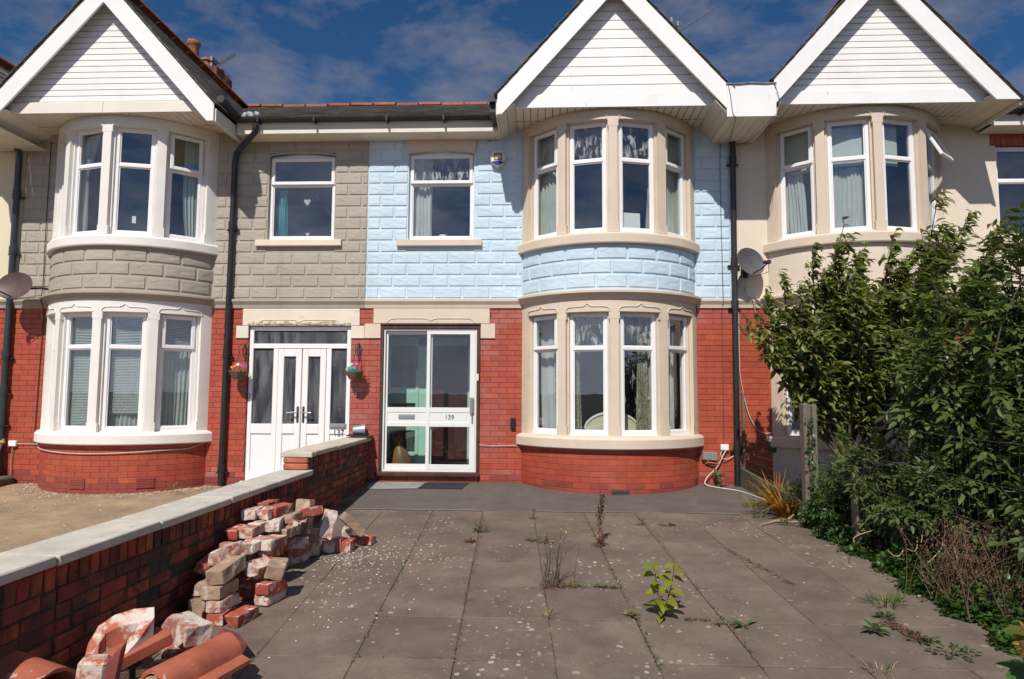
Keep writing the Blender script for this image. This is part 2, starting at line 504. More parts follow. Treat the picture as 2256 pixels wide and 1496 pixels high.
mk("concrete_post", (.17, .14, .11), var=.25, vscale=12, rough=.95, bump=.5, bscale=120).patches((.14, .11, .08), 6, .5, .7, .6)
mk("wire", (.10, .085, .07), var=.2, rough=.6, metallic=.4)
mk("white_cable", (.55, .50, .44), var=.15, vscale=8, rough=.6)
mk("dark_cable", (.03, .028, .027), var=.2, rough=.6)
mk("dish_grey", (.085, .085, .092), var=.2, vscale=12, rough=.5, bump=.1)
mk("dish_brown", (.10, .062, .056), var=.2, vscale=8, rough=.5)
mk("wicker", (.22, .16, .10), var=.4, vscale=60, rough=.9, bump=.8, bscale=140)
for nm, c in dict(petal_pink=(.62, .16, .28), petal_white=(.75, .68, .66), petal_red=(.55, .05, .05), petal_yellow=(.75, .5, .06), petal_purple=(.3, .1, .35)).items():
    mk(nm, c, var=.1, rnd=.15, rough=.7)
mk("teal_cloth", (.02, .28, .30), var=.1, rough=.6)
mk("bag_leather", (.21, .09, .042), var=.25, vscale=9, rough=.42, bump=.2, bscale=25)
mk("tan_wood", (.36, .25, .14), var=.25, vscale=8, rough=.8)
mk("stone_kerb", (.10, .095, .07), var=.3, vscale=10, rough=1, bump=.5).patches((.06, .08, .02), 6, .5, .65, .7)

def cloth(name, col, transl=.5, pattern=None):
    q = mk(name, col, var=.05, vscale=4, rough=.9, spec=.1)
    if pattern: q.patches(pattern, 34, .50, .58, .85, detail=2)
    tr = q.n("ShaderNodeBsdfTranslucent"); q.l(q.c, tr.inputs["Color"])
    mxs = q.n("ShaderNodeMixShader"); mxs.inputs[0].default_value = transl
    q.l(q.b.outputs[0], mxs.inputs[1]); q.l(tr.outputs[0], mxs.inputs[2])
    q.l(mxs.outputs[0], q.out.inputs[0])
    return q
cloth("curtain_white", (.82, .82, .80), .4)
cloth("curtain_sheer", (.74, .77, .74), .4)
cloth("curtain_leaf", (.52, .49, .38), .3, (.20, .17, .09))
cloth("curtain_turquoise", (.10, .42, .46), .4)
cloth("curtain_pinkgrey", (.62, .55, .53), .3)
cloth("blind_white", (.74, .77, .75), .35)
cloth("net_lace", (.72, .75, .72), .45, (.84, .84, .82))

def glass(name, tint=(.93, .96, .95), refl=1.0, rough=0.0, mist=None, frost=0):
    m = bpy.data.materials.new(name); m.use_nodes = True
    q = Mat.__new__(Mat); q.m = m; q.nt = m.node_tree; q.nt.nodes.clear()
    q.out = q.n("ShaderNodeOutputMaterial"); q.geo = q.n("ShaderNodeNewGeometry"); q.bh = None
    tr = q.n("ShaderNodeBsdfTransparent"); tr.inputs[0].default_value = (*tint, 1)
    gl = q.n("ShaderNodeBsdfGlossy"); gl.inputs["Roughness"].default_value = rough
    gl.inputs["Color"].default_value = (.95, .96, 1, 1)
    bp = q.n("ShaderNodeBump"); bp.inputs["Strength"].default_value = .06 if not frost else .9
    bp.inputs["Distance"].default_value = .01
    q.l(q.noise(2.2 if not frost else 70, 2), bp.inputs["Height"]); q.l(bp.outputs[0], gl.inputs["Normal"])
    lw = q.n("ShaderNodeLayerWeight"); lw.inputs["Blend"].default_value = .5
    fac = q.mth('MINIMUM', q.mth('ADD', q.mth('MULTIPLY', q.mth('POWER', lw.outputs["Facing"], 5.0), .9), .085 * refl), 1.0)
    mx = q.n("ShaderNodeMixShader"); q.l(fac, mx.inputs[0]); q.l(tr.outputs[0], mx.inputs[1]); q.l(gl.outputs[0], mx.inputs[2])
    last = mx.outputs[0]
    if mist:   # failed double glazing: dried white streaks inside the unit
        df = q.n("ShaderNodeBsdfDiffuse"); df.inputs[0].default_value = (.55, .57, .58, 1)
        mk1 = q.rng(q.noise(7, 5, .6, (2.4, 2.4, .8), .6), mist, mist + .16, 0, .75)
        mk1 = q.mth('MULTIPLY', mk1, q.rng(q.noise(22, 3, .6, (1, 1, .3)), .35, .6, .25, 1))
        m2 = q.n("ShaderNodeMixShader"); q.l(mk1, m2.inputs[0]); q.l(last, m2.inputs[1]); q.l(df.outputs[0], m2.inputs[2])
        last = m2.outputs[0]
    if frost:
        df = q.n("ShaderNodeBsdfDiffuse")
        rp = q.n("ShaderNodeValToRGB")
        rp.color_ramp.elements[0].color = (.035, .038, .05, 1); rp.color_ramp.elements[0].position = .38
        rp.color_ramp.elements[1].color = (.26, .265, .27, 1); rp.color_ramp.elements[1].position = .72
        q.l(q.noise(6, 4, .6, (2.2, 1, .35)), rp.inputs[0]); q.l(rp.outputs[0], df.inputs[0])
        m2 = q.n("ShaderNodeMixShader"); m2.inputs[0].default_value = frost
        q.l(last, m2.inputs[1]); q.l(df.outputs[0], m2.inputs[2]); last = m2.outputs[0]
    q.l(last, q.out.inputs[0]); M[name] = m
glass("glass")
glass("glass_misted", mist=.50)
glass("glass_frosted", (.75, .78, .78), .8, .12, frost=.45)
glass("glass_porch", (.90, .95, .92), .55)
# ------------------------------------------------------------------ ground levels
def gz(y):            # driveway of the blue house
    return -.05 + .067 * y if y > -1.6 else -.157 + .045 * (y + 1.6)
def yz(y):            # sandy yard of the grey house
    return -.135 + .045 * y

mb = MB()
ys = [60, 0, -1.6, -9.6, -14, -60, -900]
zs = [-.35, -.35, -.37, -.72, -.78, -.8, -.8]
xs = [-900, -60, -8, 0, 8, 60, 900]
mb.add([(x, y, z) for y, z in zip(ys, zs) for x in xs],
       [(j * 7 + i, j * 7 + i + 1, j * 7 + i + 8, j * 7 + i + 7) for j in range(6) for i in range(6)])
struct(mb, "ground", M["ground_earth"])

# driveway: bedding, apron along the house, individual slabs
drive = MB()
drive.add([(-2.42, -1.55, gz(-1.55) - .009), (3.0, -1.55, gz(-1.55) - .009), (3.0, -9.6, gz(-9.6) - .009), (-2.42, -9.6, gz(-9.6) - .009),
           (-2.42, -1.55, -.36), (3.0, -1.55, -.36), (3.0, -9.6, -.75), (-2.42, -9.6, -.75)],
          [(0, 1, 2, 3), (0, 4, 5, 1), (1, 5, 6, 2), (2, 6, 7, 3), (3, 7, 4, 0)])
driveway = struct(drive, "driveway", M["paving_joint"])
def grid_sheet(x0, x1, y0, y1, nx, ny, zf, thick, jit=0.0, seed=1):
    m = MB(); r = random.Random(seed)
    v = []
    for j in range(ny + 1):
        for i in range(nx + 1):
            x = x0 + (x1 - x0) * i / nx; y = y0 + (y1 - y0) * j / ny
            v.append((x, y, zf(x, y) + r.uniform(-jit, jit)))
    m.add(v, [(j * (nx + 1) + i, j * (nx + 1) + i + 1, (j + 1) * (nx + 1) + i + 1, (j + 1) * (nx + 1) + i) for j in range(ny) for i in range(nx)])
    return m
ap = MB()
n = 24
v, f = [], []
for i in range(n + 1):
    x = -2.42 + 5.36 * i / n
    for (y, dz) in ((.0, 0), (-.8, .004), (-1.598, 0), (-1.60, -.02)):
        v.append((x, y, gz(max(y, -1.6)) + dz + rng.uniform(-.002, .002)))
for i in range(n):
    for k in range(3):
        f.append((i * 4 + k, i * 4 + k + 1, i * 4 + k + 5, i * 4 + k + 4))
ap.add(v, f)
struct(ap, "concrete_apron", M["apron_concrete"], smooth=False)
apron = [o for o in COL.objects if o.name == "concrete_apron"][0]
ed = MB()
for i in range(18):
    x0 = -2.36 + i * .29
    if rng.random() < .75:
        ed.add([(x0, -1.575 + rng.uniform(-.01, .01), gz(-1.58) + .007), (x0 + .28, -1.575 + rng.uniform(-.01, .01), gz(-1.58) + .007), (x0 + .28, -1.603, gz(-1.6) + .006), (x0, -1.603, gz(-1.6) + .006)], [(0, 1, 2, 3)])
part(ed, "cement_edge", M["cement_edge"], apron)
pt = MB()
pts = [(-2.33, -.06), (-1.55, -.05), (-1.52, -.3), (-1.62, -.47), (-1.95, -.52), (-2.25, -.56), (-2.3, -.5)]
pt.add([(x, y, gz(y) + .010) for x, y in pts], [tuple(range(len(pts)))])
part(pt, "cement_patch", M["cement_patch"], apron)

ROWS = [-1.605, -2.19, -2.85, -3.50, -4.14, -4.77, -5.39, -6.01, -6.63, -7.25, -7.87, -8.5, -9.1]
SK = .043
for r in range(len(ROWS) - 1):
    ya, yb = ROWS[r], ROWS[r + 1]
    for k in range(-3, 9):
        xa = -1.229 + .577 * k; xb = xa + .577
        ha, hb = -SK * (ya + 1.6), -SK * (yb + 1.6)
        g = rng.uniform(.001, .0038)
        c = []
        x_l, x_r = xa, xb
        if xa + ha > 2.95 or xb + ha < -2.35: continue
        q = [(x_l + ha + g, ya - g), (x_r + ha - g, ya - g), (x_r + hb - g, yb + g), (x_l + hb + g, yb + g)]
        lim = lambda x: min(max(x, -2.395), 2.93 if k >= 6 else 9)
        q = [(lim(x), y) for x, y in q]
        if q[1][0] - q[0][0] < .03: continue
        cx = sum(p[0] for p in q) / 4; cy = sum(p[1] for p in q) / 4
        tx, ty, dz = rng.uniform(-.006, .006), rng.uniform(-.005, .005), rng.uniform(-.0025, .003)
        m = MB()
        bv = .0035
        top, mid, bot = [], [], []
        for (x, y) in q:
            z = gz(y) + dz + (x - cx) * tx + (y - cy) * ty
            sx = 1 if x < cx else -1; sy = 1 if y < cy else -1
            top.append((x + sx * bv - cx, y + sy * bv - cy, z)); mid.append((x - cx, y - cy, z - bv)); bot.append((x - cx, y - cy, z - .045))
        m.add(top + mid + bot, [(3, 2, 1, 0)] + [(i, (i + 1) % 4, (i + 1) % 4 + 4, i + 4) for i in range(4)] + [(i + 4, (i + 1) % 4 + 4, (i + 1) % 4 + 8, i + 8) for i in range(4)])
        place(m.mesh("paving_slab", M["paving_slab"]), "paving_slab", driveway, (cx, cy, 0))

# sandy yard next door, its loose stones
mb = grid_sheet(-9.5, -2.68, -9.5, .02, 70, 90, lambda x, y: yz(y) + .012 * noise.noise(Vector((x * 1.3, y * 1.3, 0))) + .014 * noise.noise(Vector((x * 4, y * 3, 2))), 0)
struct(mb, "sandy_yard", M["yard_sand"], smooth=True)
def pebbles(n, fn, smin, smax, seed):
    m = MB(); r = random.Random(seed)
    for i in range(n):
        x, y, z = fn(r)
        s = r.uniform(smin, smax) ** 1.0
        a = r.random() * 6.28
        vs = []
        for (px, py, pz) in ((1, 0, 0), (.3, .8, .05), (-.8, .5, 0), (-.7, -.6, .05), (.4, -.85, 0), (.1, .1, .75), (-.2, -.1, .6)):
            px *= r.uniform(.7, 1.2); py *= r.uniform(.7, 1.2)
            vs.append((x + s * (px * math.cos(a) - py * math.sin(a)), y + s * (px * math.sin(a) + py * math.cos(a)), z + s * pz * .8))
        m.add(vs, [(0, 1, 5), (1, 2, 5), (2, 6, 5), (2, 3, 6), (3, 4, 6), (4, 5, 6), (4, 0, 5)])
    return m
def yp(r):
    if r.random() < .35:
        t = r.uniform(-62, 62); rr = 1.42 + abs(r.gauss(0, .16))
        x = -5.965 + rr * math.sin(rad(t)); y = .713 - rr * math.cos(rad(t))
    elif r.random() < .6:
        y = r.uniform(-6.8, -.3); x = -2.72 - abs(r.gauss(0, .28))
    else:
        x = r.uniform(-8, -2.75); y = r.uniform(-5, -.1)
    return x, min(y, -.02), yz(min(y, 0)) - .002
solo(pebbles(1500, yp, .006, .026, 3), "yard_gravel", M["pebble"], "loose stones scattered over the sandy front yard by the low wall", "gravel", kind="stuff")

# soil of the planted garden on the other side
mb = grid_sheet(2.84, 9.5, -9.5, .0, 30, 40, lambda x, y: gz(max(min(y, 0), -9.5)) - .03 + .05 * noise.noise(Vector((x * 1.1, y * 1.1, 4))), 0)
struct(mb, "garden_soil", M["soil"])

# ------------------------------------------------------------------ shared wall pieces
_bc = {}
def brick_mesh(L, h, d, matk, curveR=None):
    k = (round(L, 2), h, d, matk, curveR)
    if k not in _bc:
        m = MB()
        if curveR:
            a = math.degrees(L / curveR) / 2
            m.arc(0, 0, -a, a, curveR - d, curveR, -h / 2, h / 2, n=2, b=.003)
        else:
            m.box(-L / 2, L / 2, 0, d, -h / 2, h / 2, b=.003)
        _bc[k] = m.mesh("brick", M[matk])
    return _bc[k]
def wall_parts(house, x0, x1, z0, z1, y0, holes, bo, mat):
    for (a, b) in ((x0, bo[0]), (bo[1], x1)):
        m = MB(); holed_wall(m, a, b, z0, z1, y0, .27, [h for h in holes if h[1] > a and h[0] < b])
        part(m, "wall", M[mat], house)
def brick_wall(parent, x0, x1, z0, z1, holes, matk="red_brick", pitch=.0755, L=.226, joint=.005, y=0.0, off=0.0, skip=None, pale=None):
    """stretcher courses, each brick its own object; holes = [(xa, xb, za, zb)]"""
    nrow = int(round((z1 - z0) / pitch))
    out = 0
    for r in range(nrow):
        za = z0 + r * pitch; zc = za + pitch / 2
        segs = [(x0, x1)]
        for (a, b, c, d) in holes:
            if c < zc < d:
                ns = []
                for (s, e) in segs:
                    if b <= s or a >= e: ns.append((s, e)); continue
                    if a > s: ns.append((s, a))
                    if b < e: ns.append((b, e))
                segs = ns
        for (s, e) in segs:
            st = off + (L + joint) * (.5 if r % 2 else 0.0)
            k0 = math.floor((s - st) / (L + joint))
            x = st + k0 * (L + joint)
            while x < e - .01:
                a, b = max(x, s), min(x + L, e)
                if b - a > .03:
                    mk_ = matk
                    if pale and pale((a + b) / 2, zc): mk_ = "red_brick_pale"
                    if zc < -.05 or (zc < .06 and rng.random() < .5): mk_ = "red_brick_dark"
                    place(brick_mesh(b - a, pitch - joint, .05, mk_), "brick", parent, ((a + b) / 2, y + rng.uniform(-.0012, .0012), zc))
                    out += 1
                x += L + joint
    return out
def holed_wall(mb, x0, x1, z0, z1, y0, y1, holes):
    xs = sorted({x0, x1, *[min(max(h[i], x0), x1) for h in holes for i in (0, 1)]})
    zs = sorted({z0, z1, *[min(max(h[i], z0), z1) for h in holes for i in (2, 3)]})
    nx, nz = len(xs) - 1, len(zs) - 1
    solid = [[not any(h[0] < (xs[i] + xs[i + 1]) / 2 < h[1] and h[2] < (zs[j] + zs[j + 1]) / 2 < h[3] for h in holes) for j in range(nz)] for i in range(nx)]
    def q(a, b, c, d): mb.add([a, b, c, d], [(0, 1, 2, 3)])
    for i in range(nx):
        for j in range(nz):
            if not solid[i][j]: continue
            a, b, c, d = xs[i], xs[i + 1], zs[j], zs[j + 1]
            q((a, y0, c), (b, y0, c), (b, y0, d), (a, y0, d))
            q((b, y1, c), (a, y1, c), (a, y1, d), (b, y1, d))
            if i == 0 or not solid[i - 1][j]: q((a, y1, c), (a, y0, c), (a, y0, d), (a, y1, d))
            if i == nx - 1 or not solid[i + 1][j]: q((b, y0, c), (b, y1, c), (b, y1, d), (b, y0, d))
            if j == 0 or not solid[i][j - 1]: q((a, y1, c), (b, y1, c), (b, y0, c), (a, y0, c))
            if j == nz - 1 or not solid[i][j + 1]: q((a, y0, d), (b, y0, d), (b, y1, d), (a, y1, d))
_kc = {}
def block_mesh(L, h, matk, variant, curveR=None):
    """rock-faced imitation stone: sloped margins and a lightly chiselled face"""
    k = (round(L, 2), h, matk, variant, curveR)
    if k in _kc: return _kc[k]
    r = random.Random(hash((variant, round(L * 100))) & 0xffff)
    nx = max(2, int(L / .07)); nz = 4
    d0, d1 = .003, .0105
    mrg = .014
    v, f = [], []
    def P(u, w, d):
        if curveR:
            t = u / curveR
            return ((curveR + d) * math.sin(t), -(curveR + d) * math.cos(t), w)
        return (u, -d, w)
    for j in range(nz + 1):
        for i in range(nx + 1):
            edge = i in (0, nx) or j in (0, nz)
            u = -L / 2 + mrg + (L - 2 * mrg) * i / nx; w = -h / 2 + mrg + (h - 2 * mrg) * j / nz
            d = d1 + (0 if edge else r.uniform(-.001, .0038))
            v.append(P(u + (0 if edge else r.uniform(-.008, .008)), w + (0 if edge else r.uniform(-.006, .006)), d))
    W1 = nx + 1
    for j in range(nz):
        for i in range(nx):
            a, b, c, e = j * W1 + i, j * W1 + i + 1, (j + 1) * W1 + i + 1, (j + 1) * W1 + i
            f += [(a, b, c), (a, c, e)] if r.random() < .5 else [(a, b, e), (b, c, e)]
    ring = [i for i in range(W1)] + [j * W1 + nx for j in range(1, nz + 1)] + [nz * W1 + i for i in range(nx - 1, -1, -1)] + [j * W1 for j in range(nz - 1, 0, -1)]
    base = len(v)
    for i in ring:
        jj, ii = divmod(i, W1)
        u = -L / 2 + L * ii / nx; w = -h / 2 + h * jj / nz
        v.append(P(u, w, d0 - .012))
    for a in range(len(ring)):
        b = (a + 1) % len(ring)
        f.append((ring[a], base + a, base + b, ring[b]))
    m = MB(); m.add(v, f)
    _kc[k] = m.mesh("block", M[matk])
    return _kc[k]
def block_wall(parent, x0, x1, z0, rows, pitch, holes, matk, L=.385, joint=.014, off=0.0):
    for r in range(rows):
        za = z0 + r * pitch; zc = za + pitch / 2
        segs = [(x0, x1)]
        for (a, b, c, d) in holes:
            if c < zc < d:
                ns = []
                for (s, e) in segs:
                    if b <= s or a >= e: ns.append((s, e)); continue
                    if a > s: ns.append((s, a))
                    if b < e: ns.append((b, e))
                segs = ns
        for (s, e) in segs:
            st = off + (L + joint) * (.5 if r % 2 else 0.0)
            x = st + math.floor((s - st) / (L + joint)) * (L + joint)
            while x < e - .01:
                a, b = max(x, s), min(x + L, e)
                if b - a > .05:
                    place(block_mesh(b - a, pitch - joint, matk, rng.randrange(3)), "block", parent, ((a + b) / 2, 0, zc))
                x += L + joint

# ------------------------------------------------------------------ windows
def frame_xf(A, B, recess=0.0):
    A = Vector((A[0], A[1], 0)); B = Vector((B[0], B[1], 0))
    t = (B - A).normalized(); n = Vector((t.y, -t.x, 0))
    o = A - n * recess
    m = Matrix(((t.x, n.x, 0, o.x), (t.y, n.y, 0, o.y), (0, 0, 1, 0), (0, 0, 0, 1)))
    return m, (B - A).length
def window(parent, A, B, z0, z1, zt, opener=False, top="glass", bot="glass", fw=.048, label=None, arch=0.0, tilt=0.0, tb=.05):
    """uPVC window: outer frame with transom at zt, panes and, if opener, a proud top sash"""
    xf, L = frame_xf(A, B)
    m = MB(xf)
    D0, D1 = -.035, .03
    m.box(0, fw, D0, D1, z0, z1, .005); m.box(L - fw, L, D0, D1, z0, z1, .005)
    m.box(fw - .002, L - fw + .002, D0 + .002, D1 - .001, z0, z0 + fw, .005)
    m.box(fw - .002, L - fw + .002, D0 + .002, D1 - .001, z1 - fw, z1, .005)
    m.box(fw - .002, L - fw + .002, D0 + .002, D1 - .002, zt - tb / 2, zt + tb / 2, .006)
    # glazing beads
    for (a, b) in ((z0 + fw, zt - tb / 2), (zt + tb / 2, z1 - fw)):
        if opener and a > zt: continue
        g = .012
        m.box(fw, fw + g, -.01, D1 - .014, a, b); m.box(L - fw - g, L - fw, -.01, D1 - .014, a, b)
        m.box(fw, L - fw, -.009, D1 - .015, a, a + g); m.box(fw, L - fw, -.009, D1 - .015, b - g, b)
    m.box(-.012, L + .012, -.03, .045, z0 - .022, z0, .004)        # sill nose
    w = part(m, "window", M["pvc_white"], parent, label)
    g = MB(xf); g.box(fw, L - fw, -.012, -.006, z0 + fw, zt - tb / 2)
    part(g, "pane", M[bot], w)
    if opener:
        sf = .052
        xf2 = xf
        if tilt:
            piv = Matrix.Translation((0, .04, z1 - .02)) @ Matrix.Rotation(rad(tilt), 4, 'X') @ Matrix.Translation((0, -.04, -(z1 - .02)))
            xf2 = xf @ piv
        s2 = MB(xf2)
        a, b, c, d = .018, L - .018, zt - .004, z1 - .016
        y0, y1 = .012, .052
        s2.box(a, a + sf, y0, y1, c, d, .008); s2.box(b - sf, b, y0, y1, c, d, .008)
        s2.box(a + sf - .004, b - sf + .004, y0 + .001, y1 - .001, c, c + sf, .008); s2.box(a + sf - .004, b - sf + .004, y0 + .001, y1 - .001, d - sf, d, .008)
        part(s2, "sash", M["pvc_white"], w)
        g = MB(xf2); g.box(a + sf, b - sf, .026, .032, c + sf, d - sf)
        part(g, "pane", M[top], w)
    else:
        g = MB(xf); g.box(fw, L - fw, -.012, -.006, zt + tb / 2, z1 - fw)
        part(g, "pane", M[top], w)
    if arch:
        a = MB(xf)
        poly = [(0, z1)] + [(L * i / 12, z1 + arch * (1 - (2 * i / 12 - 1) ** 2)) for i in range(13)] + [(L, z1)]
        a.prism_y([(x, z) for x, z in poly], -.03, .025)
        part(a, "arched_head", M["pvc_white"], w)
    return w
def curtain(A, B, z0, z1, ft, fb, mat, label, name="curtain", cat="curtain", depth=.10, folds=9, amp=.022, mid=None, group=None):
    """hanging cloth inside the window A-B; ft / fb = (from, to) across the width at top and bottom"""
    xf, L = frame_xf(A, B, depth)
    m = MB(xf)
    nx, nz = folds * 5, 10
    ph = rng.uniform(0, 6)
    v, f = [], []
    for j in range(nz + 1):
        h = j / nz
        z = z1 + (z0 - z1) * h
        e = h ** 1.0
        a = (ft[0] * (1 - e) + fb[0] * e); b = (ft[1] * (1 - e) + fb[1] * e)
        if mid:
            s = math.sin(math.pi * h)
            a += (mid[0]) * s; b += (mid[1]) * s
        for i in range(nx + 1):
            u = i / nx
            w = math.sin(u * folds * 6.283 + ph + .5 * math.sin(3 * h + u * 5)) * amp * (.55 + .45 * h) + math.sin(u * 11 + ph) * amp * .5
            v.append(((a + (b - a) * u) * L + .004 * math.sin(7 * h + i), w, z))
    for j in range(nz):
        for i in range(nx):
            f.append((j * (nx + 1) + i, j * (nx + 1) + i + 1, (j + 1) * (nx + 1) + i + 1, (j + 1) * (nx + 1) + i))
    m.add(v, f)
    return solo(m, name, M[mat], label, cat, group, smooth=True, angle=80)
def lettering(body, size, loc, parent, mat="ink", name="numeral", ext=.002, rot=(math.pi / 2, 0, 0), sx=1.0, space=1.0):
    c = bpy.data.curves.new(name, 'FONT')
    c.body = body; c.size = size; c.extrude = ext; c.align_x = 'CENTER'; c.align_y = 'CENTER'
    c.resolution_u = 3; c.space_character = space
    c.materials.append(M[mat])
    tmp = bpy.data.objects.new(name, c); COL.objects.link(tmp)
    bpy.context.view_layer.update()
    me = bpy.data.meshes.new_from_object(tmp.evaluated_get(bpy.context.evaluated_depsgraph_get()))
    bpy.data.objects.remove(tmp); bpy.data.curves.remove(c)
    o = _link(name, me, parent, loc)
    o.rotation_euler = rot
    o.scale = (sx, 1, 1)
    return o

# ------------------------------------------------------------------ bow window of two storeys
BR, BYC = 1.413, .713
def ang_pt(xc, t, r): return (xc + r * math.sin(rad(t)), BYC - r * math.cos(rad(t)))
LIGHTS = [(-52.6, -32.0), (-25.4, -3.3), (3.3, 25.4), (32.0, 52.6)]
def lintel_path(xc, t0, t1, z, ogee, up):
    """moulded line over one light, as points on the bow"""
    r = BR + .004
    pts = []
    if ogee:
        tm = (t0 + t1) / 2
        prof = [(0, -.055), (.02, -.02), (.07, 0), (.16, .006), (.40, .008), (.455, .024), (.5, .05), (.545, .024), (.60, .008), (.84, .006), (.93, 0), (.98, -.02), (1, -.055)]
    else:
        prof = [(0, -.075), (.01, -.03), (.06, -.006), (.12, 0), (.5, .002), (1, .004)] if up > 0 else [(1, -.075), (.99, -.03), (.94, -.006), (.88, 0), (.5, .002), (0, .004)]
    for u, dz in prof:
        t = t0 + (t1 - t0) * u
        p = ang_pt(xc, t, r)
        pts.append((p[0], p[1], z + dz))
    return pts
def bay(house, xc, trim, base, apron, apron_curve, tops, openers, tilts, brick_base=True, apron_rows=3, lower_tops=None, lower_open=None):
    T = 60.2
    m = MB(); m.arc(xc, BYC, -T, T, 1.22, BR - .013 if brick_base else BR, -.4, .478, n=36)
    part(m, "bay_base", M["brick_mortar"] if brick_base else M[base], house)
    if brick_base:
        R0 = BR - .008
        step = math.degrees((.226 + .005) / R0)
        for r in range(9):
            z = -.165 + r * .0755 - .02
            t = -T + (step / 2 if r % 2 else 0) - step
            while t < T:
                a, b = max(t, -59.6), min(t + step - math.degrees(.005 / R0), 59.6)
                if b - a > 1.4:
                    Lb = rad(b - a) * R0
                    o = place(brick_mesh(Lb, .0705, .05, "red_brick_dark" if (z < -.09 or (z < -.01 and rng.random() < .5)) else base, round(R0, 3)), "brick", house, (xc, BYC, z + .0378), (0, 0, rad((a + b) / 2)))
                t += step
    m = MB(); m.sweep(xc, BYC, -T - 1, T + 1, [(1.2, .475), (BR + .055, .475), (BR + .068, .49), (BR + .068, .60), (BR + .045, .628), (BR - .01, .645), (1.2, .65)], 40)
    part(m, "bay_sill", M[trim], house, smooth=True, angle=25)
    m = MB(); m.sweep(xc, BYC, -T - .8, T + .8, [(1.2, 3.165), (BR + .05, 3.165), (BR + .058, 3.18), (BR + .058, 3.285), (BR + .04, 3.31), (BR - .01, 3.325), (1.2, 3.33)], 40)
    part(m, "bay_sill", M[trim], house, smooth=True, angle=25)
    # lintel bands
    m = MB(); m.arc(xc, BYC, -T, T, 1.24, BR, 2.262, 2.45, n=40, b=.004)
    part(m, "bay_lintel", M[trim], house)
    m = MB(); m.arc(xc, BYC, -T, T, 1.24, BR, 4.852, 5.0, n=40, b=.004)
    part(m, "bay_lintel", M[trim], house)
    # string course round the bow
    m = MB(); m.sweep(xc, BYC, -T - 1.2, T + 1.2, [(1.24, 2.43), (BR + .008, 2.43), (BR + .03, 2.45), (BR + .05, 2.495), (BR + .085, 2.51), (BR + .085, 2.538), (BR + .01, 2.556), (1.24, 2.556)], 40)
    part(m, "string_course", M["cream_trim"] if trim == "beige_trim" else M[apron] if apron == "grey_paint" else M[trim], house, smooth=True, angle=20)
    # apron between the storeys
    m = MB(); m.arc(xc, BYC, -T, T, 1.24, BR - (.012 if apron_curve else 0), 2.55, 3.17, n=40)
    part(m, "bay_apron", M[apron], house)
    if apron_curve:
        R1 = BR - .010
        step = math.degrees(.415 / R1)
        ph = 0.19
        for r in range(apron_rows):
            z = 2.575 + ph * (r + .5)
            t = -T - step + (step / 2 if r % 2 else 0)
            while t < T:
                a, b = max(t, -59.8), min(t + step - math.degrees(.016 / R1), 59.8)
                if b - a > 3:
                    place(block_mesh(rad(b - a) * R1, .172, apron, rng.randrange(3), round(R1, 3)), "block", house, (xc, BYC, z), (0, 0, rad((a + b) / 2)))
                t += step
    for lev, (z0, z1) in enumerate(((.64, 2.27), (3.325, 4.86))):
        for c in (-28.75, 0, 28.75):
            m = MB()
            m.arc(xc, BYC, c - 2.35, c + 2.35, 1.33, BR, z0, z1, n=2, b=0)
            m.arc(xc, BYC, c - 3.5, c + 3.5, 1.23, 1.362, z0, z1, n=2)
            m.arc(xc, BYC, c - 2.9, c + 2.9, 1.33, BR + .002, z0, z0 + .13, n=2)
            m.arc(xc, BYC, c - 2.9, c + 2.9, 1.33, BR + .002, z1 - .10, z1, n=2)
            part(m, "mullion", M[trim], house)
        for sgn in (-1, 1):
            m = MB()
            a, b = sorted((sgn * 53.6, sgn * 60.2))
            m.arc(xc, BYC, a, b, 1.33, BR, z0, z1, n=3)
            a, b = sorted((sgn * 52.4, sgn * 60.2))
            m.arc(xc, BYC, a, b, 1.23, 1.362, z0, z1, n=3)
            a, b = sorted((sgn * 53.0, sgn * 60.2))
            m.arc(xc, BYC, a, b, 1.33, BR + .002, z0, z0 + .13, n=3)
            part(m, "jamb", M[trim], house)
        for i, (t0, t1) in enumerate(LIGHTS):
            A, B = ang_pt(xc, t0, 1.305), ang_pt(xc, t1, 1.305)
            op = openers[lev][i]
            window(house, A, B, z0 + .02, z1 - .005, 1.79 if lev == 0 else 4.325, op, tops[lev][i], "glass" if not (lev == 0 and i == 2 and trim == "beige_trim") else "glass_misted_low", tilt=tilts[lev][i])
            m = MB()
            if lev == 0:
                m.tube(lintel_path(xc, t0 - 1, t1 + 1, 2.325, True, 0), .0075, 5)
            elif i in (1, 2):
                m.tube(lintel_path(xc, t0 - (.2 if i == 1 else .2), t1 + .2, 4.915, False, 1 if i == 2 else -1), .0075, 5)
            else: continue
            part(m, "hood_mould", M[trim], house, smooth=True)
    # floor, ceiling and storey slab inside the bow
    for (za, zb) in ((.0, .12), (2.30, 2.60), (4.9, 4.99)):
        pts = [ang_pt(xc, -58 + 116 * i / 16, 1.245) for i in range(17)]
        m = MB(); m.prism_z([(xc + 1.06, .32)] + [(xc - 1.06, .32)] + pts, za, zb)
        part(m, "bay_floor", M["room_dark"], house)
glass("glass_misted_low", mist=.60)
def bay_pts(xc, i): return ang_pt(xc, LIGHTS[i][0], 1.305), ang_pt(xc, LIGHTS[i][1], 1.305)

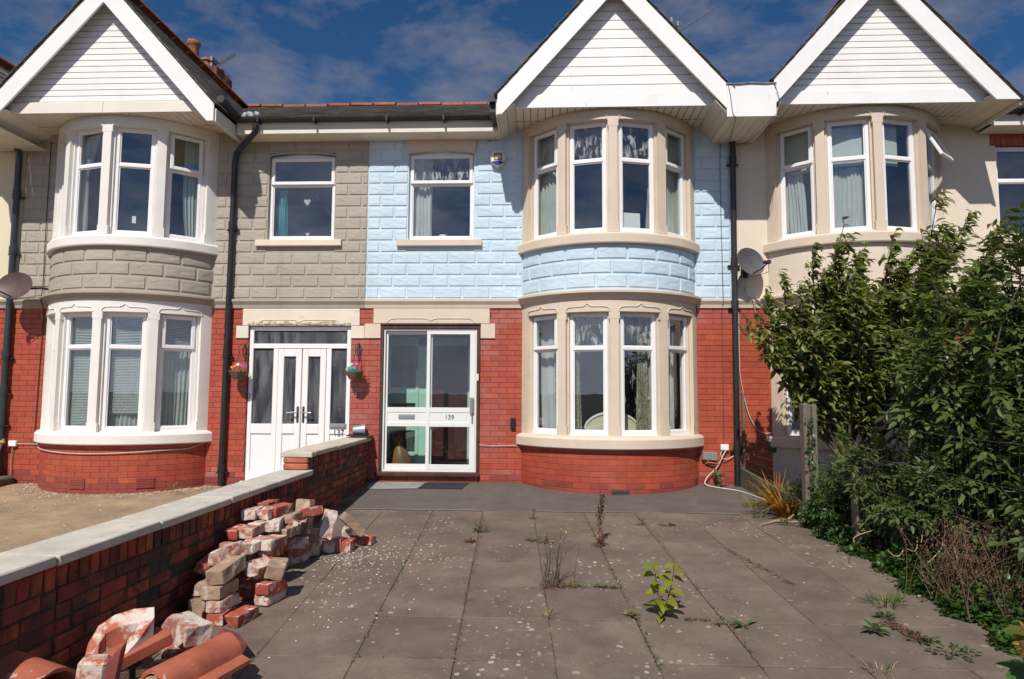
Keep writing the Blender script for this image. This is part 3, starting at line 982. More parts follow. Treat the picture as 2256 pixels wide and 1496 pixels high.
# ------------------------------------------------------------------ roof
def slates(parent, origin, u, w, Lu, Lw, gauge=.24, wid=.30, clip=None, th=.008, name="slates"):
    """courses of slates lapped up the slope: u along the eaves, w up the slope (unit vectors), n outward"""
    n = u.cross(w).normalized()
    if n.z < 0: n = -n
    m = MB()
    rows = int(Lw / gauge) + 1
    for r in range(rows):
        k = int(Lu / wid) + 2
        for c in range(-1, k):
            a = c * wid + (wid / 2 if r % 2 else 0) + rng.uniform(-.004, .004)
            b = a + wid - .006
            a, b = max(a, 0), min(b, Lu)
            if b - a < .03: continue
            if clip and not clip((a + b) / 2, r * gauge): continue
            s0, s1 = r * gauge + rng.uniform(-.006, .006), min((r + 1.25) * gauge, Lw)
            if s1 <= s0 + .02: continue
            l0, l1 = .020 + rng.uniform(0, .004), .008
            P = [origin + u * a + w * s0 + n * l0, origin + u * b + w * s0 + n * (l0 + rng.uniform(0, .003)), origin + u * b + w * s1 + n * l1, origin + u * a + w * s1 + n * l1]
            Q = [p - n * th for p in P]
            m.add(P + Q, [(0, 1, 2, 3), (0, 4, 5, 1), (1, 5, 6, 2), (3, 7, 4, 0)])
    return part(m, name, M["slate"], parent, kind="stuff")
_rt_me = None
def ridge_tile_mesh():
    global _rt_me
    if _rt_me is None:
        m = MB(); k = 8
        v, f = [], []
        for xx in (-.22, .22):
            for r in (.10, .082):
                for i in range(k + 1):
                    t = math.pi * i / k
                    v.append((xx, -r * math.cos(t), r * math.sin(t) * .85))
        q = k + 1
        for i in range(k):
            f.append((i, i + 1, 2 * q + i + 1, 2 * q + i)); f.append((q + i, 3 * q + i, 3 * q + i + 1, q + i + 1))
            f.append((i, q + i, q + i + 1, i + 1)); f.append((2 * q + i, 2 * q + i + 1, 3 * q + i + 1, 3 * q + i))
        for xx in (-.225,):
            m.add(v, f)
        _rt_me = m.mesh("ridge_tile", M["terracotta_ridge"], True)
    return _rt_me
RIDGE_Y, RIDGE_Z, EAVE_Y, EAVE_Z = 3.8, 7.09, -.33, 5.06
def main_roof(house, x0, x1):
    dv = Vector((0, RIDGE_Y - EAVE_Y, RIDGE_Z - EAVE_Z)); Lw = dv.length; w = dv / Lw
    nrm = Vector((0, -w.z, w.y))
    m = MB()
    a, b = Vector((x0, EAVE_Y, EAVE_Z - .01)), Vector((x1, EAVE_Y, EAVE_Z - .01))
    m.add([a, b, b + dv, a + dv, a - nrm * .06, b - nrm * .06, b + dv - nrm * .06, a + dv - nrm * .06], [(0, 1, 2, 3), (4, 7, 6, 5), (0, 4, 5, 1), (1, 5, 6, 2), (2, 6, 7, 3), (3, 7, 4, 0)])
    back = Vector((0, 4.2, -2.1))
    m.add([a + dv, b + dv, b + dv + back, a + dv + back], [(0, 1, 2, 3)])
    rf = part(m, "roof", M["slate_edge"], house)
    slates(rf, Vector((x0, EAVE_Y - .03, EAVE_Z - .015)), Vector((1, 0, 0)), w, x1 - x0, Lw)
    n = int((x1 - x0) / .45)
    for i in range(n):
        place(ridge_tile_mesh(), "ridge_tile", rf, (x0 + (i + .5) * (x1 - x0) / n, RIDGE_Y, RIDGE_Z - .02 + rng.uniform(-.012, .012)), (rng.uniform(-.05, .05), rng.uniform(-.02, .02), 0))
    return rf
def gable(house, xc, hl, hr, zl, zr, board_pitch, first, board_mat="board_white", apron_board=False, split_apron=False):
    AP, IN, SLP = 6.83, 6.49, 1.12
    YB0, YB1 = -.93, -.90
    for sgn, h, zf in ((-1, hl, zl), (1, hr, zr)):
        zo = AP - SLP * h
        zi = IN - SLP * h
        poly = [(xc, AP), (xc + sgn * h, zo), (xc + sgn * h, max(zf, zi - .0))]
        if zf > zi:
            xi = (IN - zf) / SLP
            poly += [(xc + sgn * xi, zf)]
        poly += [(xc, IN)]
        m = MB(); m.prism_y(poly, YB0, YB1)
        part(m, "bargeboard", M["board_white"], house)
        # return of the boxed eaves towards the wall
        m = MB(); m.box(xc + sgn * h - (.0 if sgn > 0 else .022), xc + sgn * h + (.022 if sgn > 0 else 0), YB1 + .002, -.02, zf, zo - .06)
        part(m, "eaves_board", M["soffit_white"], house)
        # sloping soffit boards between flat soffit and foot of the bargeboard
        xi0 = 1.30
        for k in range(2):
            xa = xi0 + (h - xi0) * k / 2; xb = xi0 + (h - xi0) * (k + 1) / 2 - .006
            za = 5.0 + (zf - 5.0) * k / 2; zb = 5.0 + (zf - 5.0) * (k + 1) / 2
            m = MB(); m.add([(xc + sgn * xa, -.9, za), (xc + sgn * xb, -.9, zb), (xc + sgn * xb, .0, zb), (xc + sgn * xa, .0, za),
                             (xc + sgn * xa, -.9, za + .012), (xc + sgn * xb, -.9, zb + .012), (xc + sgn * xb, .0, zb + .012), (xc + sgn * xa, .0, za + .012)],
                            [(0, 1, 2, 3), (4, 7, 6, 5), (0, 4, 5, 1), (1, 5, 6, 2), (2, 6, 7, 3), (3, 7, 4, 0)])
            part(m, "soffit_board", M["soffit_white"], house)
    # flat soffit in narrow boards
    m = MB(); m.box(-.0462, .0462, -.74, .0, 5.0, 5.012, .004); me = m.mesh("soffit_board", M["soffit_white"])
    k = -13
    while k <= 12:
        place(me, "soffit_board", house, (xc + (k + .5) * .1, 0, rng.uniform(0, .001)))
        k += 1
    # backing and cladding boards
    inner = lambda z: (IN + .27 - z) / SLP
    m = MB(); m.prism_y([(xc - 1.29, 5.02), (xc + 1.29, 5.02), (xc, IN + .05)], -.735, -.70)
    part(m, "gable_backing", M["metal_dark"], house)
    z = 4.985
    zt = first
    j = 0
    while z < 6.55:
        w0, w1 = inner(z), inner(zt)
        if j == 0: w0 = 1.335
        y = -.752 if j else (-.775 if not apron_board else -.80)
        segs = [(-1, 1)] if not (j == 0 and split_apron) else [(-1, -.01), (-.006, 1)]
        for (sa, sb) in segs:
            g = .0045
            m = MB()
            lo0, lo1 = (w0 * sa, w0 * sb); hi0, hi1 = (w1 * sa, w1 * sb)
            wm = inner(zt - g - .008) if j else 1.34; me0, me1 = wm * sa, wm * sb
            za, zb = z, zt - (g if j or not apron_board else .022)
            yb = y + .018
            v = [(xc + lo0, y - .004, za), (xc + lo1, y - .004, za), (xc + me1, y - .004, zb - .012), (xc + me0, y - .004, zb - .012),
                 (xc + hi0, y + .006, zb), (xc + hi1, y + .006, zb), (xc + lo0, yb, za), (xc + lo1, yb, za), (xc + hi1, yb, zb), (xc + hi0, yb, zb)]
            m.add(v, [(0, 1, 2, 3), (3, 2, 5, 4), (0, 6, 7, 1), (6, 9, 8, 7), (4, 5, 8, 9), (0, 3, 4, 9, 6), (1, 7, 8, 5, 2)])
            part(m, "cladding_board", M[board_mat if j else ("board_yellowed" if apron_board else board_mat)], house)
        z = zt; zt = z + board_pitch; j += 1
    # roof slopes over the gable, verge slates proud of the bargeboard
    for sgn, h in ((-1, hl), (1, hr)):
        hh = h + .025
        foot = Vector((xc + sgn * hh, -.945, AP - SLP * hh + .006)); top = Vector((xc, -.945, AP + .006))
        w = (top - foot); Lw = w.length; w = w / Lw
        dv = Vector((0, 4.9, 0))
        nrm = Vector((sgn * SLP, 0, 1)).normalized()
        m = MB(); m.add([foot, top, top + dv, foot + dv, foot + nrm * .010, top + nrm * .010, top + dv + nrm * .010, foot + dv + nrm * .010],
                        [(0, 1, 2, 3), (4, 7, 6, 5), (0, 4, 5, 1), (1, 5, 6, 2), (2, 6, 7, 3), (3, 7, 4, 0)])
        rf = part(m, "gable_roof", M["slate_edge"], house)
        slates(rf, foot + nrm * .006 + Vector((0, -.012, 0)), Vector((0, 1, 0)), w, 4.9, Lw, gauge=.2, wid=.28)
        if sgn > 0:
            for i in range(10):
                place(ridge_tile_mesh(), "ridge_tile", rf, (xc, -.75 + i * .45, AP + .06), (0, 0, math.pi / 2))
# ------------------------------------------------------------------ the terrace
def room_box(house, x0, x1, y0, y1, z0, z1, mat="room_wall", openf=True):
    m = MB()
    P = lambda x, y, z: (x, y, z)
    m.add([P(x0, y0, z0), P(x1, y0, z0), P(x1, y1, z0), P(x0, y1, z0), P(x0, y0, z1), P(x1, y0, z1), P(x1, y1, z1), P(x0, y1, z1)],
          [(0, 1, 2, 3), (4, 7, 6, 5), (0, 3, 7, 4), (1, 5, 6, 2), (3, 2, 6, 7)])
    return part(m, "room", M[mat], house)
def string_course(house, x0, x1, xc, mat_hi, mat_lo):
    for (a, b) in ((x0, xc - 1.225), (xc + 1.225, x1)):
        if b - a < .02: continue
        m = MB()
        m.add([(x, y, z) for x in (a, b) for (y, z) in ((.0, 2.39), (-.022, 2.395), (-.03, 2.44), (-.06, 2.49), (-.06, 2.52), (-.005, 2.53))],
              [(i, i + 1, i + 7, i + 6) for i in range(5)] + [(0, 6, 11, 5), (5, 4, 3, 2, 1, 0), (6, 7, 8, 9, 10, 11)])
        part(m, "string_course", M[mat_hi], house)
def small_window(house, xa, xb, z0, z1, trim, arch, zt, opener, top="glass", sill=True, lab=None):
    window(house, (xa, .085), (xb, .085), z0 + .01, z1 - arch, zt, opener, top, arch=arch)
    if sill:
        m = MB(); m.box(xa - .155, xb + .125, -.062, .10, z0 - .10, z0 - .008, .006)
        part(m, "window_sill", M[trim], house)
def gutter(house, x0, x1):
    m = MB()
    prof = [(-.055, .0), (-.05, -.022), (-.03, -.038), (0, -.044), (.03, -.038), (.05, -.022), (.055, 0), (.048, 0), (.04, -.02), (0, -.036), (-.04, -.02), (-.048, 0)]
    k = len(prof)
    v = [(x, EAVE_Y - .055 + a, 5.05 + b) for x in (x0, x1) for a, b in prof]
    m.add(v, [(i, (i + 1) % k, (i + 1) % k + k, i + k) for i in range(k)] + [tuple(range(k)), tuple(range(k, 2 * k))])
    x = x0 + .35
    while x < x1:
        m.box(x - .012, x + .012, EAVE_Y - .118, EAVE_Y + .02, 4.98, 5.05)
        x += .8
    part(m, "gutter", M["black_plastic"], house)
    m = MB(); m.box(x0, x1, EAVE_Y + .0, EAVE_Y + .022, 4.85, 5.02, .003)
    part(m, "fascia", M["soffit_white"], house)
    m = MB(); m.box(x0, x1, EAVE_Y + .024, .0, 4.856, 4.866)
    part(m, "eaves_soffit", M["soffit_white"], house)
def pier(house, x0, x1, holes, matk="red_brick", pale=None, z0=-.17, off=0.0):
    brick_wall(house, x0, x1, z0, z0 + .0755 * 34, holes + [(-99, 99, 2.388, 9)], matk, off=off, pale=pale)
def flat_lintel(house, x0, x1, z0, z1, ears, mat, ogee=True, zear=None):
    m = MB(); m.box(x0, x1, -.022, .14, z0, z1, .004)
    part(m, "door_lintel", M[mat], house)
    for (a, b) in ears:
        m = MB(); m.box(a, b, -.018, .10, zear, z0 - .003, .004)
        part(m, "door_lintel", M[mat], house)
def ogee_line(house, x0, x1, z, mat, y=-.024, up=True):
    prof = [(0, -.06), (.015, -.03), (.05, -.005), (.12, 0), (.42, 0), (.465, -.01), (.5, -.035), (.535, -.01), (.58, 0), (.88, 0), (.95, -.005), (.985, -.03), (1, -.06)]
    m = MB(); m.tube([(x0 + (x1 - x0) * u, y, z + d) for u, d in prof], .007, 5)
    part(m, "hood_mould", M[mat], house, smooth=True)

# ================================================================== blue house, number 139
H139 = thing("terraced_house", "pale blue terraced house with beige bow windows and sliding glass porch door numbered 139", "house", (.1, 0, 0), "houses of the terrace")
X0, X1, XC = -2.5, 2.69, .965
DO = (-2.27, -.845, -.5, 2.172)
WO = (-1.908, -.960, 3.386, 4.70)
BO = (XC - 1.12, XC + 1.12, -.5, 4.995)
wall_parts(H139, X0, X1, -.4, 2.46, .006, [DO, ], BO, "brick_mortar")
wall_parts(H139, X0, X1, 2.46, 5.0, .0, [WO, ], BO, "blue_paint")
pale139 = lambda x, z: (x < -2.1) or (x > -.85 and x < -.55 and noise.noise(Vector((x * 3, z * 2.2, 1))) > -.25 and z > .3) or (z < .12 and x > -1) or (2.2 < z)
HB = [DO, (BO[0] - .1, BO[1] + .1, -.5, 2.5), (-2.378, -.715, 2.173, 2.389), (X0, -2.251, 1.959, 2.18), (-.86, -.636, 1.961, 2.18)]
pier(H139, X0, X1, HB, pale=pale139)
# brick threshold under the porch door
for i in range(7):
    place(brick_mesh(.196, .0705, .05, "red_brick"), "brick", H139, (-2.16 + i * .2, .012, -.012))
    place(brick_mesh(.196, .0705, .05, "red_brick"), "brick", H139, (-2.10 + i * .198, .014, -.0875))
block_wall(H139, X0 + .004, X1 - .01, 2.532, 15, .168, [(WO[0] - .006, WO[1] + .006, 3.24, 4.72), (BO[0] - .1, BO[1] + .1, 2, 5.2), (-1.985, -.915, 4.60, 4.95)], "blue_paint", off=.09)
string_course(H139, X0, X1, XC, "cream_trim", "beige_trim")
flat_lintel(H139, -2.378, -.715, 2.174, 2.388, [(-2.505, -2.272), (-.843, -.636)], "beige_trim", zear=1.962)
ogee_line(H139, -2.18, -.93, 2.245, "beige_trim")
small_window(H139, WO[0], WO[1], WO[2], WO[3], "beige_trim", .035, 4.225, True, "glass_misted")
# beige lintel with arched underside
arch = [(-1.912 + .952 * i / 12, 4.662 + .042 * (1 - (2 * i / 12 - 1) ** 2)) for i in range(13)]
m = MB(); m.prism_y([(-1.99, 4.95), (-1.93, 4.655)] + arch + [(-.945, 4.655), (-.905, 4.95)], -.03, .07)
part(m, "window_lintel", M["beige_trim"], H139)
bay(H139, XC, "beige_trim", "red_brick", "blue_paint", True,
    (("glass", "glass_misted", "glass_misted", "glass"), ("glass", "glass_misted", "glass_misted", "glass")),
    ((True, False, False, True), (True, False, False, True)), ((0, 0, 0, 0), (0, 0, 0, 0)))
room_box(H139, -.55, 2.6, .28, 3.6, .1, 2.42)
room_box(H139, -2.42, 2.6, .28, 3.6, 2.6, 4.94)
gable(H139, XC, 1.53, 1.50, 4.84, 4.77, .128, 5.172, )
main_roof(H139, X0, X1)
gutter(H139, X0, -.59)
# downturned end of the side gutter beside the left bargeboard
m = MB()
m.box(XC - 1.53 - .115, XC - 1.53 - .012, -.90, -.36, 5.02, 5.03)
m.box(XC - 1.53 - .115, XC - 1.53 - .105, -.90, -.36, 5.03, 5.12); m.box(XC - 1.53 - .022, XC - 1.53 - .012, -.90, -.36, 5.03, 5.12)
m.box(XC - 1.53 - .115, XC - 1.53 - .012, -.905, -.895, 5.02, 5.12)
m.box(XC - 1.53 - .11, XC - 1.53 - .02, -.84, -.36, 4.90, 5.02)
part(m, "gutter", M["black_plastic"], H139)
# flat boxed valley between the two right-hand gables
m = MB(); m.box(2.40, 3.03, -.946, -.93, 4.755, 5.185, .004); part(m, "valley_fascia", M["board_white"], H139)
m = MB(); m.box(2.395, 3.035, -.955, 1.2, 5.186, 5.20); m.tube([(2.40, -.955, 5.195), (2.55, -.96, 5.19), (2.7, -.957, 5.20), (2.9, -.958, 5.19), (3.03, -.955, 5.197)], .009, 5)
part(m, "valley_lead", M["lead"], H139)
m = MB()
for i in range(6):
    m.box(2.42 + i * .1, 2.515 + i * .1, -.928, -.01, 4.757, 4.768, .002)
part(m, "eaves_soffit", M["soffit_white"], H139)
m = MB(); m.box(-.80, -.60, -.006, .004, 4.78, 4.855)
for i in range(7): m.box(-.795 + i * .027, -.782 + i * .027, -.011, -.004, 4.785, 4.85)
part(m, "vent_grille", M["black_plastic"], H139)
# air brick at the foot of the bow
m = MB(); m.xf = Matrix.Translation((XC, BYC, 0)) @ Matrix.Rotation(rad(2.5), 4, 'Z')
m.box(-.112, .112, -BR - .004, -BR + .02, -.118, -.036, .003)
for i in range(4): m.box(-.10, .10, -BR - .010, -BR + .01, -.110 + i * .0185, -.102 + i * .0185, .002)
part(m, "air_brick", M["metal_dark"], H139)

# sliding porch door of 139
fr = MB()
fr.box(-2.268, -2.222, -.02, .12, .062, 2.168, .005); fr.box(-.893, -.847, -.02, .12, .062, 2.168, .005)
fr.box(-2.222, -.893, -.018, .12, 2.098, 2.168, .005)
fr.box(-2.30, -.84, -.05, .14, .03, .085, .006)
fr.box(-2.275, -.84, -.035, -.005, 2.15, 2.176, .004)
door139 = part(fr, "porch_door", M["timber_brown"], H139, "white framed sliding glass door in a dark brown timber surround")
al = MB()
L, Rr, B, T_ = -2.222, -.893, .087, 2.097
al.box(L, L + .022, .0, .085, B, T_, .003); al.box(Rr - .022, Rr, .0, .085, B, T_, .003)
al.box(L + .022, Rr - .022, .001, .084, T_ - .024, T_, .003); al.box(L + .022, Rr - .022, .0, .09, B, B + .03, .003)
part(al, "door_frame", M["aluminium_white"], door139)
mid = -1.577
def leaf(x0, x1, y0, st0, st1):
    a = MB(); y1 = y0 + .035
    b_, t_ = B + .032, T_ - .026
    a.box(x0, x0 + st0, y0, y1, b_, t_, .003); a.box(x1 - st1, x1, y0, y1, b_, t_, .003)
    a.box(x0 + st0, x1 - st1, y0 + .001, y1 - .001, b_, b_ + .072, .003); a.box(x0 + st0, x1 - st1, y0 + .001, y1 - .001, t_ - .05, t_, .003)
    a.box(x0 + st0, x1 - st1, y0 + .001, y1 - .001, .915, .985, .003)     # upper rail
    a.box(x0 + st0, x1 - st1, y0 + .001, y1 - .001, .715, .775, .003)     # lower rail
    a.box(x0 + st0, x1 - st1, y0 + .008, y1 - .008, .775, .915)             # blank panel
    part(a, "door_leaf", M["aluminium_white"], door139)
    for (c, d) in ((b_ + .072, .715), (.985, t_ - .05)):
        g = MB(); g.box(x0 + st0, x1 - st1, y0 + .014, y0 + .020, c, d); part(g, "pane", M["glass_porch"], door139)
leaf(L + .024, mid + .045, .044, .03, .05)
leaf(mid - .03, Rr - .024, .004, .05, .075)
m = MB(); m.box(-2.005, -1.775, .040, .056, .822, .885, .004); m.box(-1.99, -1.79, .035, .043, .832, .872, .003)
part(m, "letter_plate", M["metal_grey"], door139)
lettering("139", .092, (-1.275, .010, .848), door139, space=1.05, ext=.003, sx=.95)
m = MB(); m.box(-.985, -.93, -.03, .006, .90, 1.13, .008); m.box(-.965, -.95, -.045, -.025, .86, 1.10, .004)
part(m, "handle", M["metal_grey"], door139)
m = MB(); m.box(-.962, -.942, -.012, .005, .77, .85, .005); part(m, "lock", M["metal_grey"], door139)
m = MB(); m.box(-.898, -.862, -.045, -.02, 1.36, 1.46, .006); part(m, "bell_push", M["alarm_white"], door139)
# porch interior and mint green inner door screen
room_box(H139, -2.40, -.72, .14, .85, .06, 2.40, "room_wall")
m = MB()
yy = .70
for (a, b, c, d) in ((-2.40, -2.28, .06, 2.4), (-1.86, -1.70, .06, 2.06), (-1.10, -.98, .06, 2.06), (-.82, -.72, .06, 2.4), (-2.28, -.82, 1.90, 2.04), (-2.28, -.82, 2.28, 2.4)):
    m.box(a, b, yy, yy + .07, c, d, .006)
for (a, b) in ((-2.28, -1.86), (-.98, -.82)):
    m.box(a, b, yy + .003, yy + .068, 1.03, 1.27, .006); m.box(a, b, yy + .003, yy + .068, .06, .30, .006); m.box(a, b, yy + .003, yy + .068, .62, .74, .006)
m.box(-1.89, -1.84, yy - .015, yy + .05, .06, 1.55, .004); m.box(-1.01, -.97, yy - .015, yy + .05, .06, 1.55, .004)
part(m, "inner_screen", M["mint_paint"], H139)
m = MB()
for (a, b, c, d) in ((-2.28, -1.86, .74, 1.03), (-2.28, -1.86, 1.27, 1.90), (-2.28, -1.86, .30, .62), (-.98, -.82, .74, 1.03), (-.98, -.82, 1.27, 1.90), (-.98, -.82, .3, .62), (-2.28, -.82, 2.04, 2.28)):
    m.box(a, b, yy + .03, yy + .036, c, d)
part(m, "inner_pane", M["glass_frosted"], H139)
m = MB()
m.box(-1.70, -1.10, yy + .02, yy + .06, .06, 1.90, .004)
for (a, b, c, d) in ((-1.70, -1.60, .06, 1.9), (-1.20, -1.10, .06, 1.9), (-1.60, -1.20, 1.78, 1.9), (-1.60, -1.20, .06, .26)):
    m.box(a, b, yy + .005, yy + .045, c, d, .004)
part(m, "inner_door", M["dark_red_door"], H139)

# ================================================================== grey house, number 137
H137 = thing("terraced_house", "grey beige terraced house with white bow windows and white double door numbered 137", "house", (-5.1, 0, 0), "houses of the terrace")
X0, X1, XC = -7.68, -2.5, -5.965
DO = (-4.19, -2.70, -.5, 2.140)
WO = (-3.971, -2.991, 3.395, 4.685)
BO = (XC - 1.12, XC + 1.12, -.5, 4.995)
wall_parts(H137, X0, X1, -.4, 2.46, .006, [DO, ], BO, "brick_mortar")
wall_parts(H137, X0, X1, 2.46, 5.0, .0, [WO, ], BO, "grey_paint")
HB = [DO, (BO[0] - .1, BO[1] + .1, -.5, 2.5), (-4.278, -2.577, 2.13, 2.389), (-4.37, -4.18, 1.958, 2.18), (-2.70, -2.493, 1.958, 2.18)]
pale137 = lambda x, z: x > -2.72 or (z < .1 and x > -4.7)
pier(H137, X0, X1, HB, off=.07, pale=pale137)
block_wall(H137, X0 + .01, X1 - .004, 2.532, 15, .168, [(WO[0] - .006, WO[1] + .006, 3.24, 4.72), (BO[0] - .1, BO[1] + .1, 2, 5.2)], "grey_paint", off=.21)
string_course(H137, X0, X1, XC, "grey_paint", "grey_paint")
flat_lintel(H137, -4.278, -2.577, 2.142, 2.386, [(-4.37, -4.192), (-2.698, -2.508)], "white_stone", zear=1.96)
ogee_line(H137, -4.05, -2.85, 2.225, "white_stone")
m = MB(); r_ = random.Random(4)
for i in range(26):
    x = -4.2 + i * .058
    m.box(x, x + r_.uniform(.04, .075), -.028 - r_.uniform(0, .006), -.01, 2.150 + r_.uniform(0, .01), 2.17 + r_.uniform(.0, .045), .004)
part(m, "crumbled_stone", M["bare_stone"], H137, kind="stuff")
small_window(H137, WO[0], WO[1], WO[2], WO[3], "white_stone", .045, 4.225, True)
arch = [(-3.99 + 1.02 * i / 12, 4.645 + .05 * (1 - (2 * i / 12 - 1) ** 2)) for i in range(13)]
m = MB(); m.tube([(x, -.004, z) for x, z in arch], .014, 5)
part(m, "window_lintel", M["grey_paint"], H137, smooth=True)
bay(H137, XC, "white_trim", "red_brick", "grey_paint", True,
    (("glass",) * 4, ("glass",) * 4), ((False, False, False, True), (False, False, False, True)), ((0, 0, 0, 0), (0, 0, 0, 2.5)))
room_box(H137, -7.6, -4.42, .28, 3.6, .0, 2.42)
room_box(H137, -7.6, -2.58, .28, 3.6, 2.6, 4.94)
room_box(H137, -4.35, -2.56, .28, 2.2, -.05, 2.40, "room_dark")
gable(H137, XC, 1.60, 1.60, 4.82, 4.80, .0845, 5.165, board_mat="board_white", apron_board=True, split_apron=True)
main_roof(H137, X0, X1)
gutter(H137, -4.33, X1)
m = MB(); m.tube([(-4.30, -.88, 5.12), (-4.30, -.36, 5.08)], .055, 8); part(m, "gutter", M["black_plastic"], H137, smooth=True)
m = MB()
for k in range(9):
    m.ball((-4.20 + rng.uniform(-.08, .08), -.28 + k * .035, 5.13 + k * .02 + rng.uniform(-.02, .02)), rng.uniform(.03, .05), 7, 5)
part(m, "valley_lead", M["lead"], H137)
m = MB()
for i in range(7): m.box(-8.05 + i * .1, -7.955 + i * .1, -.928, -.01, 4.757, 4.768, .002)
part(m, "eaves_soffit", M["soffit_white"], H137)
m = MB(); m.box(-8.0, -7.40, -.946, -.93, 4.755, 5.185, .004); part(m, "valley_fascia", M["board_white"], H137)
for ax in (-6.4, 28.5):
    m = MB(); m.xf = Matrix.Translation((XC, BYC, 0)) @ Matrix.Rotation(rad(ax), 4, 'Z')
    m.box(-.11, .11, -BR - .001, -BR + .02, -.105, .035, .003)
    for i in range(6): m.box(-.10, .10, -BR - .006, -BR + .01, -.095 + i * .021, -.086 + i * .021, .002)
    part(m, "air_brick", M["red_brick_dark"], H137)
# chimney with pots
m = MB(); m.box(-8.05, -7.25, 3.55, 4.35, 6.3, 8.12, .01); m.box(-8.10, -7.20, 3.5, 4.4, 7.98, 8.06, .01)
ch = part(m, "chimney", M["garden_brick"], H137)
def pot(x, y, z, hgt, parent, r=.118):
    m = MB(); m.lathe([(r * .95, 0), (r * .92, hgt * .75), (r * 1.0, hgt * .78), (r * 1.18, hgt * .84), (r * 1.18, hgt * .95), (r * 1.05, hgt), (r * .8, hgt), (r * .75, 0)], 18, (x, y, z))
    part(m, "chimney_pot", M["chimney_pot"], parent, smooth=True)
pot(-7.40, 3.95, 8.12, .52, ch); pot(-7.80, 3.95, 8.12, .58, ch)
m = MB(); m.box(-7.22, -6.70, 3.6, 4.3, 6.5, 7.92, .01); ch2 = part(m, "chimney", M["garden_brick"], H137)
pot(-7.06, 3.9, 7.90, .30, ch2, .12); pot(-6.84, 3.9, 7.78, .20, ch2, .12)

# double door of 137
DX0, DX1, DB, DT = -4.186, -2.704, -.06, 2.136
fr = MB(); y0, y1 = .03, .10
fr.box(DX0, DX0 + .06, y0, y1, DB, DT, .005); fr.box(DX1 - .06, DX1, y0, y1, DB, DT, .005)
fr.box(DX0 + .06, DX1 - .06, y0 + .001, y1 - .001, DT - .06, DT, .005)
fr.box(DX0 + .06, DX1 - .06, y0 - .004, y1, 1.815, 1.885, .006)
fr.box(DX0 + .06, DX1 - .06, y0 - .001, y1 - .001, DB, DB + .05, .005)
XA, XB = -3.795, -3.02
for x in (XA, XB): fr.box(x - .035, x + .035, y0, y1, DB + .05, 1.815, .005)
fr.box(DX0 - .04, DX1 + .03, -.05, .06, DB - .05, DB - .002, .006)
d137 = part(fr, "front_door", M["pvc_white"], H137, "white plastic double door with narrow frosted strips and side lights")
g = MB(); g.box(DX0 + .06, DX1 - .06, .055, .062, 1.885, DT - .06); part(g, "pane", M["glass_frosted"], d137)
for (a, b) in ((DX0 + .06, XA - .035), (XB + .035, DX1 - .06)):
    m = MB()
    m.box(a, b, y0 + .003, y1, DB + .05, DB + .13, .004); m.box(a, b, y0 + .003, y1, .60, .74, .004)
    m.box(a, b, y0 + .02, y1 - .01, DB + .13, .60)
    part(m, "side_panel", M["pvc_white"], d137)
    g = MB(); g.box(a + .012, b - .012, .055, .062, .74, 1.80); part(g, "pane", M["glass_frosted"], d137)
xm = (XA + XB) / 2 + .0
for (a, b, s) in ((XA + .04, xm - .006, 1), (xm + .006, XB - .04, -1)):
    m = MB(); ly0, ly1 = .022, .092
    st = .085
    zb, zt_ = DB + .06, 1.808
    m.box(a, a + st, ly0, ly1, zb, zt_, .007); m.box(b - st, b, ly0, ly1, zb, zt_, .007)
    m.box(a + st, b - st, ly0 + .001, ly1, zb, zb + .12, .007); m.box(a + st, b - st, ly0 + .001, ly1, zt_ - .11, zt_, .007); m.box(a + st, b - st, ly0 + .001, ly1, .60, .74, .007)
    m.box(a + st, b - st, ly0 + .02, ly1 - .01, zb + .12, .60)
    part(m, "door_leaf", M["pvc_white"], d137)
    g = MB(); g.box(a + st, b - st, .05, .057, .74, zt_ - .11); part(g, "pane", M["glass_frosted"], d137)
    hx = (b - .035) if s > 0 else (a + .035)
    h = MB(); h.box(hx - .016, hx + .016, .008, .024, .76, .99, .006)
    part(h, "handle_plate", M["metal_dark"], d137)
    h = MB(); h.tube([(hx, .01, .905), (hx, -.035, .905), (hx - s * .03, -.042, .905), (hx - s * .13, -.04, .90)], .010, 8); part(h, "handle", M["metal_grey"], d137, smooth=True)
m = MB(); m.box(-2.985, -2.745, .012, .034, .685, .75, .004); m.box(-2.97, -2.76, .004, .014, .70, .734, .003)
part(m, "letter_plate", M["metal_grey"], d137)
lettering("137", .105, (-2.855, .030, .622), d137, ext=.004, space=1.02)
m = MB(); m.box(-4.178, -4.150, .012, .032, 1.10, 1.17, .006); part(m, "lock", M["metal_grey"], d137)
m = MB(); m.box(-2.615, -2.590, -.022, .0, 1.13, 1.20, .004); part(m, "bell_push", M["alarm_gold"], H137)

